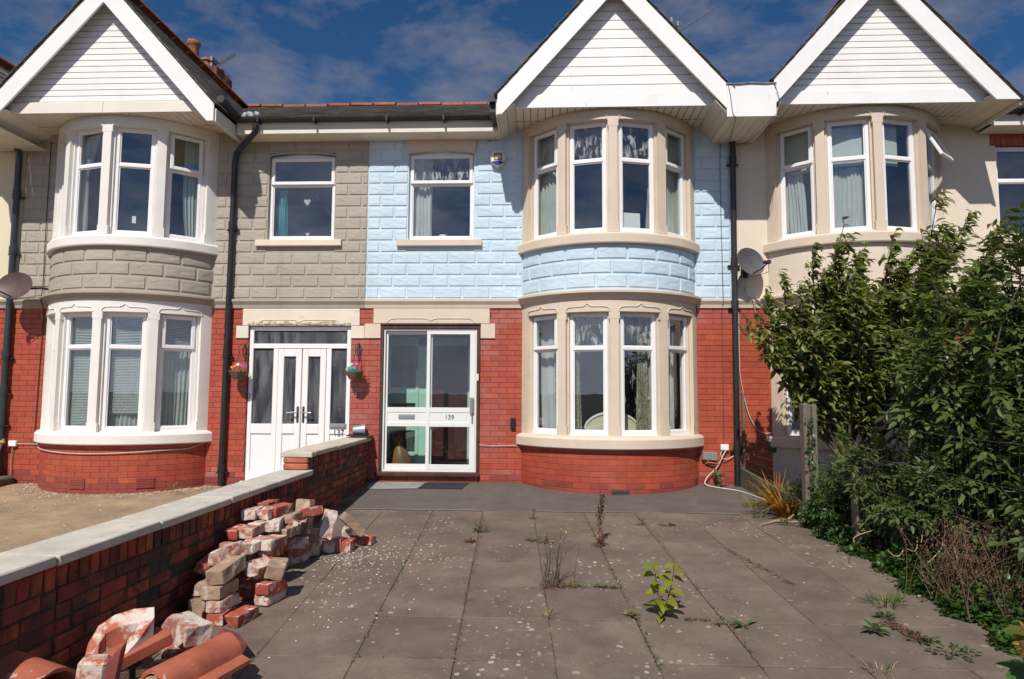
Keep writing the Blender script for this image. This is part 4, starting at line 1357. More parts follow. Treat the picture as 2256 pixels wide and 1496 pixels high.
# ================================================================== cream house, number 141 side
H141 = thing("terraced_house", "cream rendered terraced house behind the tall leafy shrubs", "house", (5.2, 0, 0), "houses of the terrace")
X0, X1, XC = 2.69, 7.87, 4.415
WO = (6.375, 7.32, 3.386, 4.69)
BO = (XC - 1.12, XC + 1.12, -.5, 4.995)
wall_parts(H141, X0, X1, -.4, 2.46, .006, [], BO, "brick_mortar")
wall_parts(H141, X0, X1, 2.46, 5.0, .0, [WO, (6.30, 7.40, 4.69, 4.93)], BO, "cream_render")
brick_wall(H141, X0, 6.3, -.17, -.17 + .0755 * 34, [(XC - 1.22, XC + 1.22, -9, 9), (-99, 99, 2.388, 9)], off=.03)
m = MB(); m.box(6.30, 7.40, .012, .2, 4.69, 4.93); part(m, "brick_lintel", M["brick_mortar"], H141)
for i in range(14):
    m2 = MB(); m2.xf = Matrix.Translation((6.845 + (i - 6.5) * .078, 0, 4.81)) @ Matrix.Rotation(rad((i - 6.5) * 1.1), 4, 'Y')
    m2.box(-.036, .036, .0, .05, -.115, .115, .003)
    part(m2, "brick", M["red_brick"], H141)
string_course(H141, X0, X1, XC, "cream_trim", "cream_trim")
small_window(H141, WO[0], WO[1], WO[2], WO[3], "cream_trim", .0, 4.20, False)
bay(H141, XC, "cream_trim", "cream_render", "cream_render", False,
    (("glass",) * 4, ("glass",) * 4), ((True, False, False, True), (True, False, False, True)), ((0, 0, 0, 0), (0, 0, 0, 26)), brick_base=False)
room_box(H141, 2.8, 6.1, .28, 3.6, .1, 2.42)
room_box(H141, 2.8, 7.8, .28, 3.6, 2.6, 4.94)
gable(H141, XC, 1.40, 1.68, 4.77, 4.95, .0835, 5.172)
main_roof(H141, X0, X1)
gutter(H141, 6.14, X1)
m = MB(); m.box(2.29, 3.09, 3.55, 4.35, 6.3, 7.9, .01); ch = part(m, "chimney", M["garden_brick"], H141)
pot(2.5, 3.95, 7.9, .5, ch); pot(2.9, 3.95, 7.9, .5, ch)

# ================================================================== neighbour at the far left, a sliver of wall and roof
H135 = thing("terraced_house", "pale cream end of the next house at the far left edge, behind the drainpipe", "house", (-9.4, 0, 0), "houses of the terrace")
m = MB(); m.box(-12.8, -7.684, .006, .27, -.4, 2.46); part(m, "wall", M["brick_mortar"], H135)
m = MB(); m.box(-12.8, -7.684, .0, .27, 2.46, 5.3); part(m, "wall", M["cream_render_pale"], H135)
brick_wall(H135, -8.6, -7.686, -.17, -.17 + .0755 * 34, [(-99, 99, 2.388, 9)], off=.11)
string_course(H135, -8.6, -7.684, -9.9, "grey_paint", "grey_paint")
gable(H135, -9.395, 1.6, 1.45, 4.82, 4.77, .0845, 5.172)
main_roof(H135, -12.8, -7.684)
# ------------------------------------------------------------------ drainpipes
def downpipe(label, pts, r, mat, sockets, shoe=None):
    t = thing("downpipe", label, "drainpipe", pts[-1], "black drainpipes on the house fronts")
    m = MB(); m.tube(pts, r, 12); part(m, "pipe", M[mat], t, smooth=True, angle=60)
    x, y = pts[-1][0], pts[-1][1]
    for z in sockets:
        # the pipe leans a little: follow it
        a, b = Vector(pts[-2]), Vector(pts[-1])
        u = (z - b.z) / (a.z - b.z); xx = b.x + (a.x - b.x) * u
        m = MB(); m.lathe([(r, -.05), (r + .010, -.05), (r + .010, .05), (r, .055)], 12, (xx, y, z)); part(m, "socket", M[mat], t, smooth=True, angle=50)
        m = MB(); m.box(xx - r - .045, xx + r + .045, y + r * .3, y + r + .02, z - .075, z - .055, .003); m.lathe([(r, -.078), (r + .006, -.078), (r + .006, -.052), (r, -.052)], 12, (xx, y, z)); part(m, "bracket", M[mat], t)
    return t
downpipe("black drainpipe with swan neck between the grey bow window and the white double door",
         [(-4.03, -.385, 4.96), (-4.03, -.385, 4.90), (-4.05, -.37, 4.85), (-4.38, -.10, 4.72), (-4.445, -.07, 4.66), (-4.462, -.065, 4.55), (-4.485, -.065, -.12)], .040, "black_plastic", (3.6, 1.75, .12))
downpipe("black drainpipe between the blue wall and the cream wall, beside the satellite dish",
         [(2.70, -.065, 5.0), (2.722, -.065, 4.95), (2.688, -.065, -.08)], .041, "black_plastic", (4.5, 3.05, 2.45, .48))
downpipe("blue grey drainpipe with bent top at the far left edge of the terrace",
         [(-7.93, -.32, 5.02), (-7.90, -.28, 4.96), (-7.78, -.12, 4.84), (-7.735, -.07, 4.72), (-7.73, -.065, 4.6), (-7.728, -.065, -.12)], .043, "blue_grey_pipe", (4.1, 3.25, 1.72, 1.20, .75))

# ------------------------------------------------------------------ alarm box
AL = thing("alarm_box", "cream burglar alarm box with blue pointed base on the pale blue wall", "alarm", (-.61, 0, 4.42))
def hexbox(m, cx, z0, z1, w, y0, y1, in_=.02):
    po = [(cx, z0), (cx + w * .80, z0 + .075), (cx + w, z0 + .17), (cx + w * .55, z1), (cx - w * .55, z1), (cx - w, z0 + .17), (cx - w * .80, z0 + .075)]
    c = (cx, (z0 + z1) / 2)
    pi_ = [(c[0] + (x - c[0]) * .86, c[1] + (z - c[1]) * .86) for x, z in po]
    n = len(po)
    v = [(x, y1, z) for x, z in po] + [(x, y0 + in_, z) for x, z in po] + [(x, y0, z) for x, z in pi_]
    m.add(v, [(i, (i + 1) % n, (i + 1) % n + n, i + n) for i in range(n)] + [(i + n, (i + 1) % n + n, (i + 1) % n + 2 * n, i + 2 * n) for i in range(n)] + [tuple(range(2 * n, 3 * n))])
m = MB(); hexbox(m, -.613, 4.415, 4.665, .118, -.085, -.0); part(m, "case", M["alarm_white"], AL)
m = MB(); m.prism_y([(-.613, 4.447), (-.520, 4.490), (-.53, 4.497), (-.57, 4.507), (-.613, 4.512), (-.656, 4.507), (-.696, 4.497), (-.706, 4.490)], -.092, -.083); part(m, "lens", M["alarm_blue"], AL)
m = MB(); m.box(-.665, -.548, -.089, -.084, 4.522, 4.628); part(m, "badge", M["ink"], AL)
m = MB(); m.box(-.657, -.556, -.0905, -.0885, 4.530, 4.620); part(m, "badge_face", M["alarm_gold"], AL)
m = MB(); m.box(-.652, -.560, -.0915, -.0900, 4.549, 4.590); part(m, "badge_plate", M["alarm_white"], AL)
lettering("BLACK", .021, (-.606, -.0905, 4.604), AL, ext=.0012, name="lettering", sx=1.25)
lettering("BOX", .044, (-.606, -.0918, 4.570), AL, ext=.0012, name="lettering", sx=1.02)

# ------------------------------------------------------------------ satellite dishes
def dish(label, c, aim, a, b, mat, arm_to, wall, lnb_off, group="satellite dishes on the house fronts"):
    t = thing("satellite_dish", label, "satellite dish", c, group)
    n = Vector(aim).normalized(); u = Vector((0, 0, 1)).cross(n).normalized(); w = n.cross(u)
    c = Vector(c)
    m = MB(); v, f = [], []
    K, Rg = 28, 6
    for side in (0, 1):
        for j in range(Rg + 1):
            q = j / Rg
            for i in range(K):
                th = 6.2832 * i / K
                v.append(c + u * a * q * math.cos(th) + w * b * q * math.sin(th) - n * (.055 * (1 - q * q) + side * .006))
    for side in (0, 1):
        o = side * (Rg + 1) * K
        for j in range(Rg):
            for i in range(K):
                f.append((o + j * K + i, o + j * K + (i + 1) % K, o + (j + 1) * K + (i + 1) % K, o + (j + 1) * K + i))
    for i in range(K):
        f.append((Rg * K + i, Rg * K + (i + 1) % K, (2 * Rg + 1) * K + (i + 1) % K, (2 * Rg + 1) * K + i))
    m.add(v, f)
    part(m, "reflector", M[mat], t, smooth=True, angle=50)
    foot = c - w * b * .85 - n * .01
    lnb = c + n * .24 + u * lnb_off[0] + w * lnb_off[1]
    m = MB(); m.tube([foot, foot * .5 + lnb * .5 - w * .015, lnb], .010, 6); part(m, "feed_arm", M["dark_rubber"], t, smooth=True)
    m = MB(); m.tube([lnb + (c - lnb).normalized() * .07, lnb], [.026, .02], 8); m.box(lnb.x - .025, lnb.x + .025, lnb.y - .03, lnb.y + .03, lnb.z - .02, lnb.z + .03, .006); part(m, "receiver", M["dark_rubber"], t)
    back = c - n * .07
    m = MB(); m.tube([back, back - n * .06, Vector(arm_to), Vector(wall)], .016, 6)
    wv = Vector(wall); m.box(wv.x - .05, wv.x + .05, wv.y - .012, wv.y + .006, wv.z - .08, wv.z + .08, .004)
    part(m, "wall_bracket", M["dark_rubber"], t)
    m = MB(); m.tube([lnb, lnb + Vector((.01, .03, -.12)), foot + Vector((.0, -.01, -.05)), Vector(arm_to) + Vector((0, 0, -.10)), Vector(wall) + Vector((0, -.01, -.25))], .004, 5)
    part(m, "lead", M["dark_cable"], t, smooth=True)
    return t
dish("dark grey oval satellite dish beside the black drainpipe on the cream wall", (2.875, -.27, 3.005), (.42, -1, .30), .225, .205, "dish_grey", (2.86, -.06, 2.93), (2.86, -.006, 2.90), (.06, -.13))
dish("brown satellite dish over the blue grey drainpipe at the left edge", (-7.42, -.38, 2.672), (-.05, -1, .22), .275, .20, "dish_brown", (-7.15, -.20, 2.66), (-7.12, -.006, 2.66), (-.17, -.06))

# ------------------------------------------------------------------ small boxes and cables
def wallbox(name, label, cat, x0, x1, z0, z1, d, mat, b=.008, tilt=0):
    m = MB(); m.xf = Matrix.Translation(((x0 + x1) / 2, 0, (z0 + z1) / 2)) @ Matrix.Rotation(rad(tilt), 4, 'Y')
    w, h = (x1 - x0) / 2, (z1 - z0) / 2
    m.box(-w, w, -d, -.001, -h, h, b); m.box(-w * .2, w * .2, -d - .003, -d + .002, -h * .5, -h * .2, .002)
    return solo(m, name, M[mat], label, cat)
wallbox("junction_box", "small white cable box low on the red brick beside the right drainpipe", "cable box", 2.478, 2.588, .425, .507, .05, "pvc_white")
wallbox("junction_box", "small white cable box low on the brick at the far left", "cable box", -7.63, -7.515, .392, .475, .05, "pvc_white")
wallbox("gas_box", "grey flap cover tilted on the brick next to the beige bow sill", "box", 2.225, 2.425, .29, .40, .06, "cement_edge", .006, 3)
wallbox("key_safe", "slim black key box on the brick left of the beige bow window", "key box", -.412, -.342, .69, .85, .045, "ink", .012)
m = MB(); m.tube([(2.27, -.02, .25), (2.33, -.05, .26), (2.45, -.05, .24)], .012, 6); m.tube([(2.30, -.03, .25), (2.30, -.05, .31)], .016, 6)
solo(m, "gas_pipe", M["terracotta"], "short reddish pipe stub under the grey flap cover", "pipe", smooth=True)
wallbox("meter_cover", "small dark box on the brick in shade left of the cream bow", "box", 3.10, 3.27, .40, .55, .05, "dark_rubber")
def cable(label, pts, r, mat, name="cable"):
    m = MB()
    P = [Vector(p) for p in pts]; out = []
    for i in range(len(P) - 1):
        p0, p1, p2, p3 = P[max(i - 1, 0)], P[i], P[i + 1], P[min(i + 2, len(P) - 1)]
        for k in range(5):
            t = k / 5
            out.append(.5 * ((2 * p1) + (p2 - p0) * t + (2 * p0 - 5 * p1 + 4 * p2 - p3) * t * t + (3 * p1 - p0 - 3 * p2 + p3) * t ** 3))
    out.append(P[-1])
    m.tube(out, r, 5)
    return solo(m, name, M[mat], label, "cable", smooth=True)
cable("pale loose cable curling from the white box down onto the driveway edge", [(2.55, -.04, .43), (2.50, -.06, .36), (2.42, -.05, .20), (2.28, -.06, .06), (2.25, -.10, -.03), (2.38, -.22, -.052), (2.60, -.42, -.066), (2.72, -.75, -.088), (2.80, -1.0, -.105), (2.88, -1.2, -.11)], .008, "white_cable")
cable("pale cable looping from the white box behind the right drainpipe", [(2.50, -.03, .43), (2.47, -.05, .36), (2.52, -.05, .31), (2.60, -.03, .32), (2.67, -.02, .36), (2.72, -.02, .37)], .006, "white_cable")
cable("thin dark cable running straight down the blue and red wall left of the right drainpipe", [(2.56, -.035, 4.93), (2.545, -.032, 4.2), (2.55, -.032, 3.2), (2.545, -.066, 2.50), (2.54, -.008, 2.36), (2.535, -.006, 1.5), (2.53, -.006, .50)], .0045, "metal_dark")
cable("white cable drooping past the right drainpipe onto the shaded brick", [(2.77, -.01, 2.38), (2.76, -.03, 1.6), (2.78, -.03, 1.35), (2.86, -.03, .95), (2.98, -.02, .72), (3.10, -.02, .66), (3.2, -.02, .68)], .006, "white_cable")
cable("white cable hanging from the dish bracket on the cream wall", [(2.83, -.02, 2.88), (2.84, -.012, 2.72), (2.90, -.01, 2.56), (2.95, -.066, 2.50), (3.0, -.01, 2.32)], .007, "white_cable")
cable("dark looped cable on the brick under the right satellite dish", [(2.74, -.02, 2.2), (2.84, -.02, 2.05), (2.95, -.02, 2.02), (3.05, -.02, 2.1), (3.06, -.02, 2.3)], .005, "dark_cable")
cable("thin wire draped from the roof valley over the white boards", [(2.42, -.95, 5.19), (2.45, -.955, 5.0), (2.47, -.955, 4.80), (2.52, -.9, 4.74), (2.60, -.4, 4.72), (2.66, -.08, 4.68)], .004, "dark_cable")
cable("second thin wire looping down the right end of the white valley board", [(3.0, -.96, 5.19), (3.06, -.955, 5.0), (3.05, -.955, 4.83), (2.98, -.9, 4.74), (2.9, -.3, 4.70), (2.78, -.06, 4.72)], .004, "dark_cable")
cable("white cable clipped under the white bow sill across the red bricks", [(-7.51, -.02, .43), (-7.2, -.02, .425)] + [(ang_pt(-5.965, t, 1.425)[0], ang_pt(-5.965, t, 1.425)[1], .40 - .035 * math.sin(rad(t + 60) * 1.6) ** 2 + (.05 if t > 50 else 0)) for t in range(-56, 60, 8)] + [(-4.72, -.02, .52)], .006, "white_cable")
cable("thin dark cable hanging down the grey and red wall left of the white bow", [(-7.28, -.03, 4.9), (-7.28, -.03, 3.6), (-7.27, -.03, 2.75), (-7.26, -.065, 2.5), (-7.245, -.012, 2.3), (-7.26, -.012, 1.4), (-7.27, -.012, .5), (-7.26, -.02, .42)], .006, "dark_cable")
cable("brown cable dropping from the white box at far left to the kerb", [(-7.57, -.03, .39), (-7.585, -.03, .2), (-7.575, -.03, .0), (-7.58, -.04, -.12)], .006, "tan_wood")
cable("thin pale cable on the brick between porch and bow sill", [(-.845, -.008, .47), (-.7, -.010, .455), (-.5, -.010, .46), (-.33, -.03, .47)], .005, "white_cable")

# ------------------------------------------------------------------ hanging baskets
def basket(label, x, zc, cloth_col):
    t = thing("hanging_basket", label, "hanging basket", (x, -.18, zc - .10), "flower baskets either side of the white door")
    m = MB(); m.lathe([(.01, -.115), (.05, -.105), (.085, -.06), (.115, -.01), (.122, .012), (.112, .014), (.10, -.01), (.0, -.02)], 18, (x, -.18, zc)); part(m, "basket", M["wicker"], t, smooth=True)
    m = MB()
    for k in range(10):
        zz = -.10 + k * .011; rr = .055 + .068 * ((k + 1) / 10) ** .8
        m.tube([(x + rr * math.cos(i * .3142), -.18 + rr * math.sin(i * .3142), zc + zz + .003 * (i % 2)) for i in range(21)], .0055, 4)
    part(m, "weave", M["wicker"], t)
    r = random.Random(int(zc * 1000) + int(x * 10))
    cols = ["petal_pink", "petal_white", "petal_red", "petal_yellow", "petal_purple", "petal_pink"]
    for k in range(16):
        a = r.uniform(0, 6.28); q = r.uniform(.02, .125)
        px, py, pz = x + q * math.cos(a), -.18 + q * math.sin(a), zc + .02 + .075 * (1 - (q / .14) ** 2) + r.uniform(0, .025)
        m = MB()
        d = Vector((math.cos(a) * q * 6, -.5 + math.sin(a) * q * 3, .55)).normalized(); u = d.orthogonal().normalized(); w = d.cross(u)
        c0 = Vector((px, py, pz)); s = r.uniform(.016, .027)
        for j in range(6):
            t0 = j * 1.047; pa = u * math.cos(t0) + w * math.sin(t0); pb = u * math.cos(t0 + .5) + w * math.sin(t0 + .5); pc = u * math.cos(t0 - .5) + w * math.sin(t0 - .5)
            m.add([c0, c0 + pb * s * .7 + d * .004, c0 + pa * s + d * .002, c0 + pc * s * .7 + d * .004], [(0, 1, 2, 3)])
        m.ball(c0 + d * .004, s * .28, 6, 4)
        part(m, "flower", M[cols[k % 6]], t)
    m = MB()
    for k in range(40):
        a = r.uniform(0, 6.28); q = r.uniform(.02, .13)
        c0 = Vector((x + q * math.cos(a), -.18 + q * math.sin(a), zc + r.uniform(.0, .06)))
        d = Vector((math.cos(a), math.sin(a), r.uniform(-.2, .8))).normalized(); sd = d.cross(Vector((0, 0, 1))).normalized() * .009
        m.add([c0, c0 + d * .02 + sd, c0 + d * .045, c0 + d * .02 - sd], [(0, 1, 2, 3)])
    part(m, "foliage", M["leaf_mid"], t, kind="stuff")
    if cloth_col:
        m = MB(); m.ball((x - .02, -.27, zc + .035), .045, 8, 6, (1.2, .7, .9)); m.ball((x + .035, -.27, zc + .03), .03, 8, 6); part(m, "liner", M[cloth_col], t)
    m = MB()
    for a in (.4, 2.5, 4.6):
        m.tube([(x + .11 * math.cos(a), -.18 + .11 * math.sin(a), zc), (x + .01, -.18, zc + .27)], .0025, 4)
    part(m, "chain", M["metal_dark"], t)
    m = MB()
    m.tube([(x + .015, -.006, zc + .42), (x + .015, -.006, zc + .14)], .006, 5)
    m.tube([(x + .015, -.006, zc + .38), (x + .012, -.10, zc + .40), (x + .01, -.19, zc + .35), (x + .01, -.20, zc + .29), (x + .01, -.17, zc + .27)], .006, 5)
    m.tube([(x + .015, -.006, zc + .18), (x + .012, -.07, zc + .24), (x + .012, -.10, zc + .32), (x + .012, -.07, zc + .36), (x + .012, -.05, zc + .31)], .005, 5)
    for s in (-1, 1): m.tube([(x + .015, -.01, zc + .40), (x + .015 + s * .03, -.02, zc + .36), (x + .015 + s * .035, -.02, zc + .30), (x + .015 + s * .01, -.02, zc + .25)], .005, 5)
    part(m, "bracket", M["metal_dark"], t)
def leafmat(name, col, transl=.35, rnd=.2, hrnd=.012, rough=.45, spec=.4, col2=None):
    q = mk(name, col, var=.15, vscale=9, rnd=rnd, hrnd=hrnd, rough=rough, spec=spec)
    if col2: q.over(col2, q.rng(q.random(), .86, .90, 0, 1), .8)
    tr = q.n("ShaderNodeBsdfTranslucent")
    br = q.n("ShaderNodeHueSaturation"); br.inputs["Value"].default_value = 1.5; br.inputs["Saturation"].default_value = 1.15
    q.l(q.c, br.inputs["Color"]); q.l(br.outputs[0], tr.inputs["Color"])
    mxs = q.n("ShaderNodeMixShader"); mxs.inputs[0].default_value = transl
    q.l(q.b.outputs[0], mxs.inputs[1]); q.l(tr.outputs[0], mxs.inputs[2]); q.l(mxs.outputs[0], q.out.inputs[0])
    return q
leafmat("leaf_mid", (.055, .11, .02))
leafmat("leaf_plum", (.165, .20, .05), .30, .25, .015, .42, .45, (.075, .035, .018))
leafmat("leaf_dark", (.078, .108, .028), .28, .35, .018, .48, .3, (.10, .13, .04))
leafmat("leaf_ivy", (.045, .10, .02), .3, .3, .015, .4, .45, (.10, .12, .02))
leafmat("leaf_lime", (.20, .24, .022), .4, .2, .02, .5, .35, (.22, .13, .03))
leafmat("leaf_weed", (.085, .125, .045), .3, .25, .02, .6, .3)
leafmat("blade_green", (.13, .18, .035), .35, .3, .02, .55, .3, (.30, .22, .06))
leafmat("blade_orange", (.40, .17, .04), .35, .25, .03, .6, .3, (.22, .20, .04))
mk("bark", (.085, .06, .045), var=.3, vscale=20, rough=.9, bump=.4)
mk("stem_dark", (.06, .045, .03), var=.2, rough=.7)
mk("stem_red", (.10, .035, .025), var=.2, rough=.6)
mk("dead_stem", (.16, .10, .065), var=.3, vscale=20, rnd=.35, rough=1)
mk("dead_leaf", (.13, .065, .04), var=.3, vscale=20, rnd=.4, hrnd=.02, rough=1)
mk("straw", (.42, .30, .16), var=.2, rnd=.2, rough=.9)
basket("wicker basket of pink and white flowers left of the white double door", -4.243, 1.475, None)
basket("wicker basket of mixed flowers with teal wrap right of the white double door", -2.590, 1.478, "teal_cloth")

# ------------------------------------------------------------------ aerials
def aerial(label, x, y, z0, z1, dirs):
    t = thing("tv_aerial", label, "aerial", (x, y, z0), "rooftop aerials")
    m = MB(); m.tube([(x, y, z0), (x - .02, y, z1)], .016, 6); part(m, "mast", M["aerial_metal"], t)
    for (o, d, L, nel) in dirs:
        d = Vector(d).normalized(); o = Vector(o)
        m = MB(); m.tube([o - d * .12, o + d * L], .011, 5); part(m, "boom", M["aerial_metal"], t)
        side = Vector((0, 0, 1)).cross(d).normalized()
        m = MB()
        for k in range(nel):
            p = o + d * (L * k / (nel - 1)); h = .07
            m.tube([p - side * h, p + side * h], .005, 4); m.tube([p - side * h * .6 + Vector((0, 0, .02)), p + side * h * .6 + Vector((0, 0, .02))], .004, 4)
        part(m, "element", M["aerial_metal"], t)
        m = MB(); up = Vector((0, 0, 1))
        for s in (-1, 1): m.box(o.x - d.x * .1 - .02, o.x - d.x * .1 + .02, o.y - .15, o.y + .15, o.z + s * .07 - .05, o.z + s * .07 + .05)
        part(m, "reflector", M["aerial_metal"], t)
aerial("roof aerial on a tall mast behind the left gable", -6.80, 3.9, 7.3, 8.10, [((-6.81, 3.9, 8.09), (.41, -.1, .18), .42, 9), ((-6.74, 3.9, 7.62), (.34, -.2, .22), .32, 7)])
aerial("roof aerial pointing up behind the right slope of the blue house gable", 2.80, 3.9, 8.0, 8.70, [((2.88, 3.9, 8.66), (.64, -.1, .38), .74, 13), ((2.75, 3.9, 8.75), (.3, .2, .1), .12, 3)])

# ------------------------------------------------------------------ door mat, bag, pot
m = MB(); g_ = lambda y: gz(y) + .006
for i in range(26):
    x = -1.615 + i * .0225 + 0
    m.add([(x + .085 * 0, -.455, g_(-.455) + .006), (x + .016, -.455, g_(-.455) + .006), (x + .016 + .03, -.10, g_(-.1) + .006), (x + .03, -.10, g_(-.1) + .006)], [(0, 1, 2, 3)])
m.add([(-1.63, -.465, g_(-.465)), (-1.03, -.465, g_(-.465)), (-.98, -.085, g_(-.085)), (-1.565, -.085, g_(-.085)), (-1.63, -.465, g_(-.465) + .004), (-1.03, -.465, g_(-.465) + .004), (-.98, -.085, g_(-.085) + .004), (-1.565, -.085, g_(-.085) + .004)],
      [(4, 5, 6, 7), (0, 1, 5, 4), (1, 2, 6, 5), (2, 3, 7, 6), (3, 0, 4, 7)])
solo(m, "doormat", M["dark_rubber"], "dark ribbed rubber doormat in front of the porch door", "doormat")
bg_ = thing("bag", "brown crumpled leather bag standing inside the porch door glass", "bag", (-2.05, .34, .09))
m = MB(); n_ = 16; v, f = [], []
lev = [(0.0, .165, .10), (.06, .175, .11), (.15, .16, .10), (.24, .115, .075), (.31, .06, .045), (.36, .028, .025), (.40, .045, .03), (.43, .05, .03)]
for j, (z, a, b) in enumerate(lev):
    for i in range(n_):
        th = 6.2832 * i / n_
        k = 1 + .12 * noise.noise(Vector((math.cos(th) * 1.7, math.sin(th) * 1.7, z * 9))) + .06 * math.sin(5 * th + z * 12)
        v.append((-2.055 + a * k * math.cos(th) + .02 * math.sin(z * 9), .34 + b * k * math.sin(th), .09 + z))
for j in range(len(lev) - 1):
    for i in range(n_): f.append((j * n_ + i, j * n_ + (i + 1) % n_, (j + 1) * n_ + (i + 1) % n_, (j + 1) * n_ + i))
f.append(tuple(range(n_))[::-1]); f.append(tuple(range((len(lev) - 1) * n_, len(lev) * n_)))
m.add(v, f); part(m, "body", M["bag_leather"], bg_, smooth=True, angle=35)
m = MB(); m.tube([(-2.09, .31, .47), (-2.10, .29, .53), (-2.05, .28, .56), (-2.0, .29, .52), (-2.02, .31, .47)], .012, 6); part(m, "handle", M["bag_leather"], bg_, smooth=True)
m = MB(); m.ball((-2.04, .30, .455), .02, 8, 6); part(m, "clasp", M["alarm_gold"], bg_)

# ------------------------------------------------------------------ curtains, blinds and things behind the glass
def W2(xc, i): return bay_pts(xc, i)
X9 = .965
gr = "curtains behind the beige bow windows"
A, B = W2(X9, 0)
curtain(A, B, .66, 2.23, (.02, .62), (.10, .66), "curtain_white", "white sheer curtain in the left light of the lower beige bow", group=gr, depth=.13)
curtain(A, B, .66, 2.23, (.56, 1.02), (.72, 1.02), "curtain_leaf", "leaf patterned curtain right of the sheer in the left light of the lower beige bow", group=gr, folds=6)
A, B = W2(X9, 1)
curtain(A, B, .66, 2.23, (.0, .20), (.0, .26), "curtain_leaf", "narrow leaf patterned curtain at the left edge of the second lower beige bow light", group=gr, folds=4)
A, B = W2(X9, 2)
curtain(A, B, .66, 2.23, (.62, .84), (.54, .97), "curtain_leaf", "wide leaf patterned curtain in the third light of the lower beige bow", group=gr, folds=6)
curtain(A, B, .66, 2.23, (.80, 1.05), (.93, 1.05), "curtain_white", "white sheer strip at the right edge of the third lower beige bow light", group=gr, folds=4, depth=.14)
A, B = W2(X9, 3)
curtain(A, B, .66, 2.23, (.0, .16), (.0, .26), "curtain_leaf", "narrow leaf patterned curtain in the rightmost light of the lower beige bow", group=gr, folds=3)
curtain(A, B, .66, 2.23, (.10, .86), (.26, .80), "curtain_white", "white sheer curtain in the rightmost light of the lower beige bow", group=gr, depth=.14)
A, B = W2(X9, 0)
curtain(A, B, 3.35, 4.82, (.0, 1.0), (.0, 1.02), "curtain_sheer", "pale sheer curtain filling the left light of the upper beige bow", group=gr, folds=7)
A, B = W2(X9, 3)
curtain(A, B, 3.35, 4.82, (.0, .98), (.0, .98), "curtain_sheer", "pale sheer curtain filling the rightmost light of the upper beige bow", group=gr, folds=7)
A, B = W2(X9, 2)
curtain(A, B, 3.35, 4.0, (.93, .99), (.86, .98), "curtain_pinkgrey", "thin reddish curtain edge in the third light of the upper beige bow", group=gr, folds=2)
xf, L = frame_xf(A, B, .10)
m = MB(xf); m.box(-.10, L * .70, -.004, 0, 3.345, 3.64); solo(m, "paper_sheet", M["board_white"], "plain white sheet propped in the upper beige bow window", "paper sheet")
A, B = (-1.908, .085), (-.96, .085)
curtain(A, B, 3.40, 4.66, (.02, .34), (.04, .33), "curtain_white", "white curtain at the left of the small blue house window", group="curtains of the small window", folds=5, depth=.08)
curtain(A, B, 3.40, 4.66, (.88, 1.0), (.92, 1.02), "curtain_pinkgrey", "pale drawn back curtain at the right of the small blue house window", group="curtains of the small window", folds=4, depth=.08, mid=(.04, 0))
m = MB(); m.lathe([(.0, 0), (.062, .0), (.064, .09), (.055, .10), (.0, .10)], 16, (-1.43, .20, 3.40)); solo(m, "candle_jar", M["pvc_white"], "short white jar on the sill of the small blue house window", "jar", smooth=True)
# easy chair just inside the lower bow
ar = thing("armchair", "rounded beige chair back just inside the lower beige bow window", "chair", (.95, .25, .1))
m = MB(); poly = [(.62, .10), (1.36, .10), (1.36, .70)] + [(.99 + .37 * math.cos(rad(a)), .70 + .23 * math.sin(rad(a))) for a in range(10, 180, 14)] + [(.62, .70)]
m.prism_y(poly, -.08, .06); part(m, "backrest", M["cream_render_pale"], ar)
m = MB(); m.tube([(.99 + .37 * math.cos(rad(a)), -.08, .70 + .23 * math.sin(rad(a))) for a in range(0, 181, 12)], .018, 6); part(m, "piping", M["pvc_white"], ar)
m = MB(); m.box(.58, 1.40, .06, .66, .10, .48, .05); part(m, "seat", M["cream_render_pale"], ar)
m = MB(); m.box(.56, 1.42, -.12, -.02, .58, .665, .02); part(m, "headrail", M["cream_render_pale"], ar)

XG = -5.965
gg = "curtains behind the white bow windows"
def venetian(A, B, z0, z1, label):
    xf, L = frame_xf(A, B, .07)
    m = MB(xf)
    z = z0
    while z < z1:
        m.add([(.03, .010, z - .006), (L - .03, .010, z - .006), (L - .03, -.010, z + .006), (.03, -.010, z + .006), (.03, .010, z - .0045), (L - .03, .010, z - .0045), (L - .03, -.010, z + .0075), (.03, -.010, z + .0075)], [(0, 1, 2, 3), (4, 7, 6, 5), (0, 4, 5, 1), (2, 6, 7, 3)])
        z += .0215
    m.box(.02, L - .02, -.015, .015, z1, z1 + .03)
    for s in (.2, .8): m.box(L * s - .002, L * s + .002, .011, .013, z0, z1)
    return solo(m, "venetian_blind", M["blind_white"], label, "blind", "venetian blinds behind the white bow", kind=None)
for i, (zb, nm) in enumerate(((.68, "far left"), (.68, "second"), (.9, "third"), (1.86, "rightmost"))):
    A, B = W2(XG, i)
    venetian(A, B, zb, 2.20, "grey white slatted blind in the %s light of the lower white bow" % nm)
    if i:
        rngs = {1: ((.05, .98), (.02, .98)), 2: ((.18, .98), (.06, .98)), 3: ((.02, .98), (.02, .93))}[i]
        curtain(A, B, .67, 1.80, rngs[0], rngs[1], "net_lace", "white embroidered net curtain in the %s light of the lower white bow" % nm, group=gg, folds=8, depth=.11, amp=.018)
A, B = W2(XG, 1)
curtain(A, B, 3.35, 4.82, (.0, .14), (.02, .2), "curtain_white", "white curtain edge at the left of the upper white bow", group=gg, folds=2)
curtain(A, B, 4.30, 4.84, (.05, .45), (.0, .10), "curtain_pinkgrey", "draped curtain corner high in the second upper white bow light", group=gg, folds=3, depth=.13)
A, B = W2(XG, 3)
curtain(A, B, 3.35, 4.82, (.50, .98), (.62, .98), "curtain_sheer", "white tied curtain in the rightmost light of the upper white bow", group=gg, folds=5, mid=(-.06, 0))
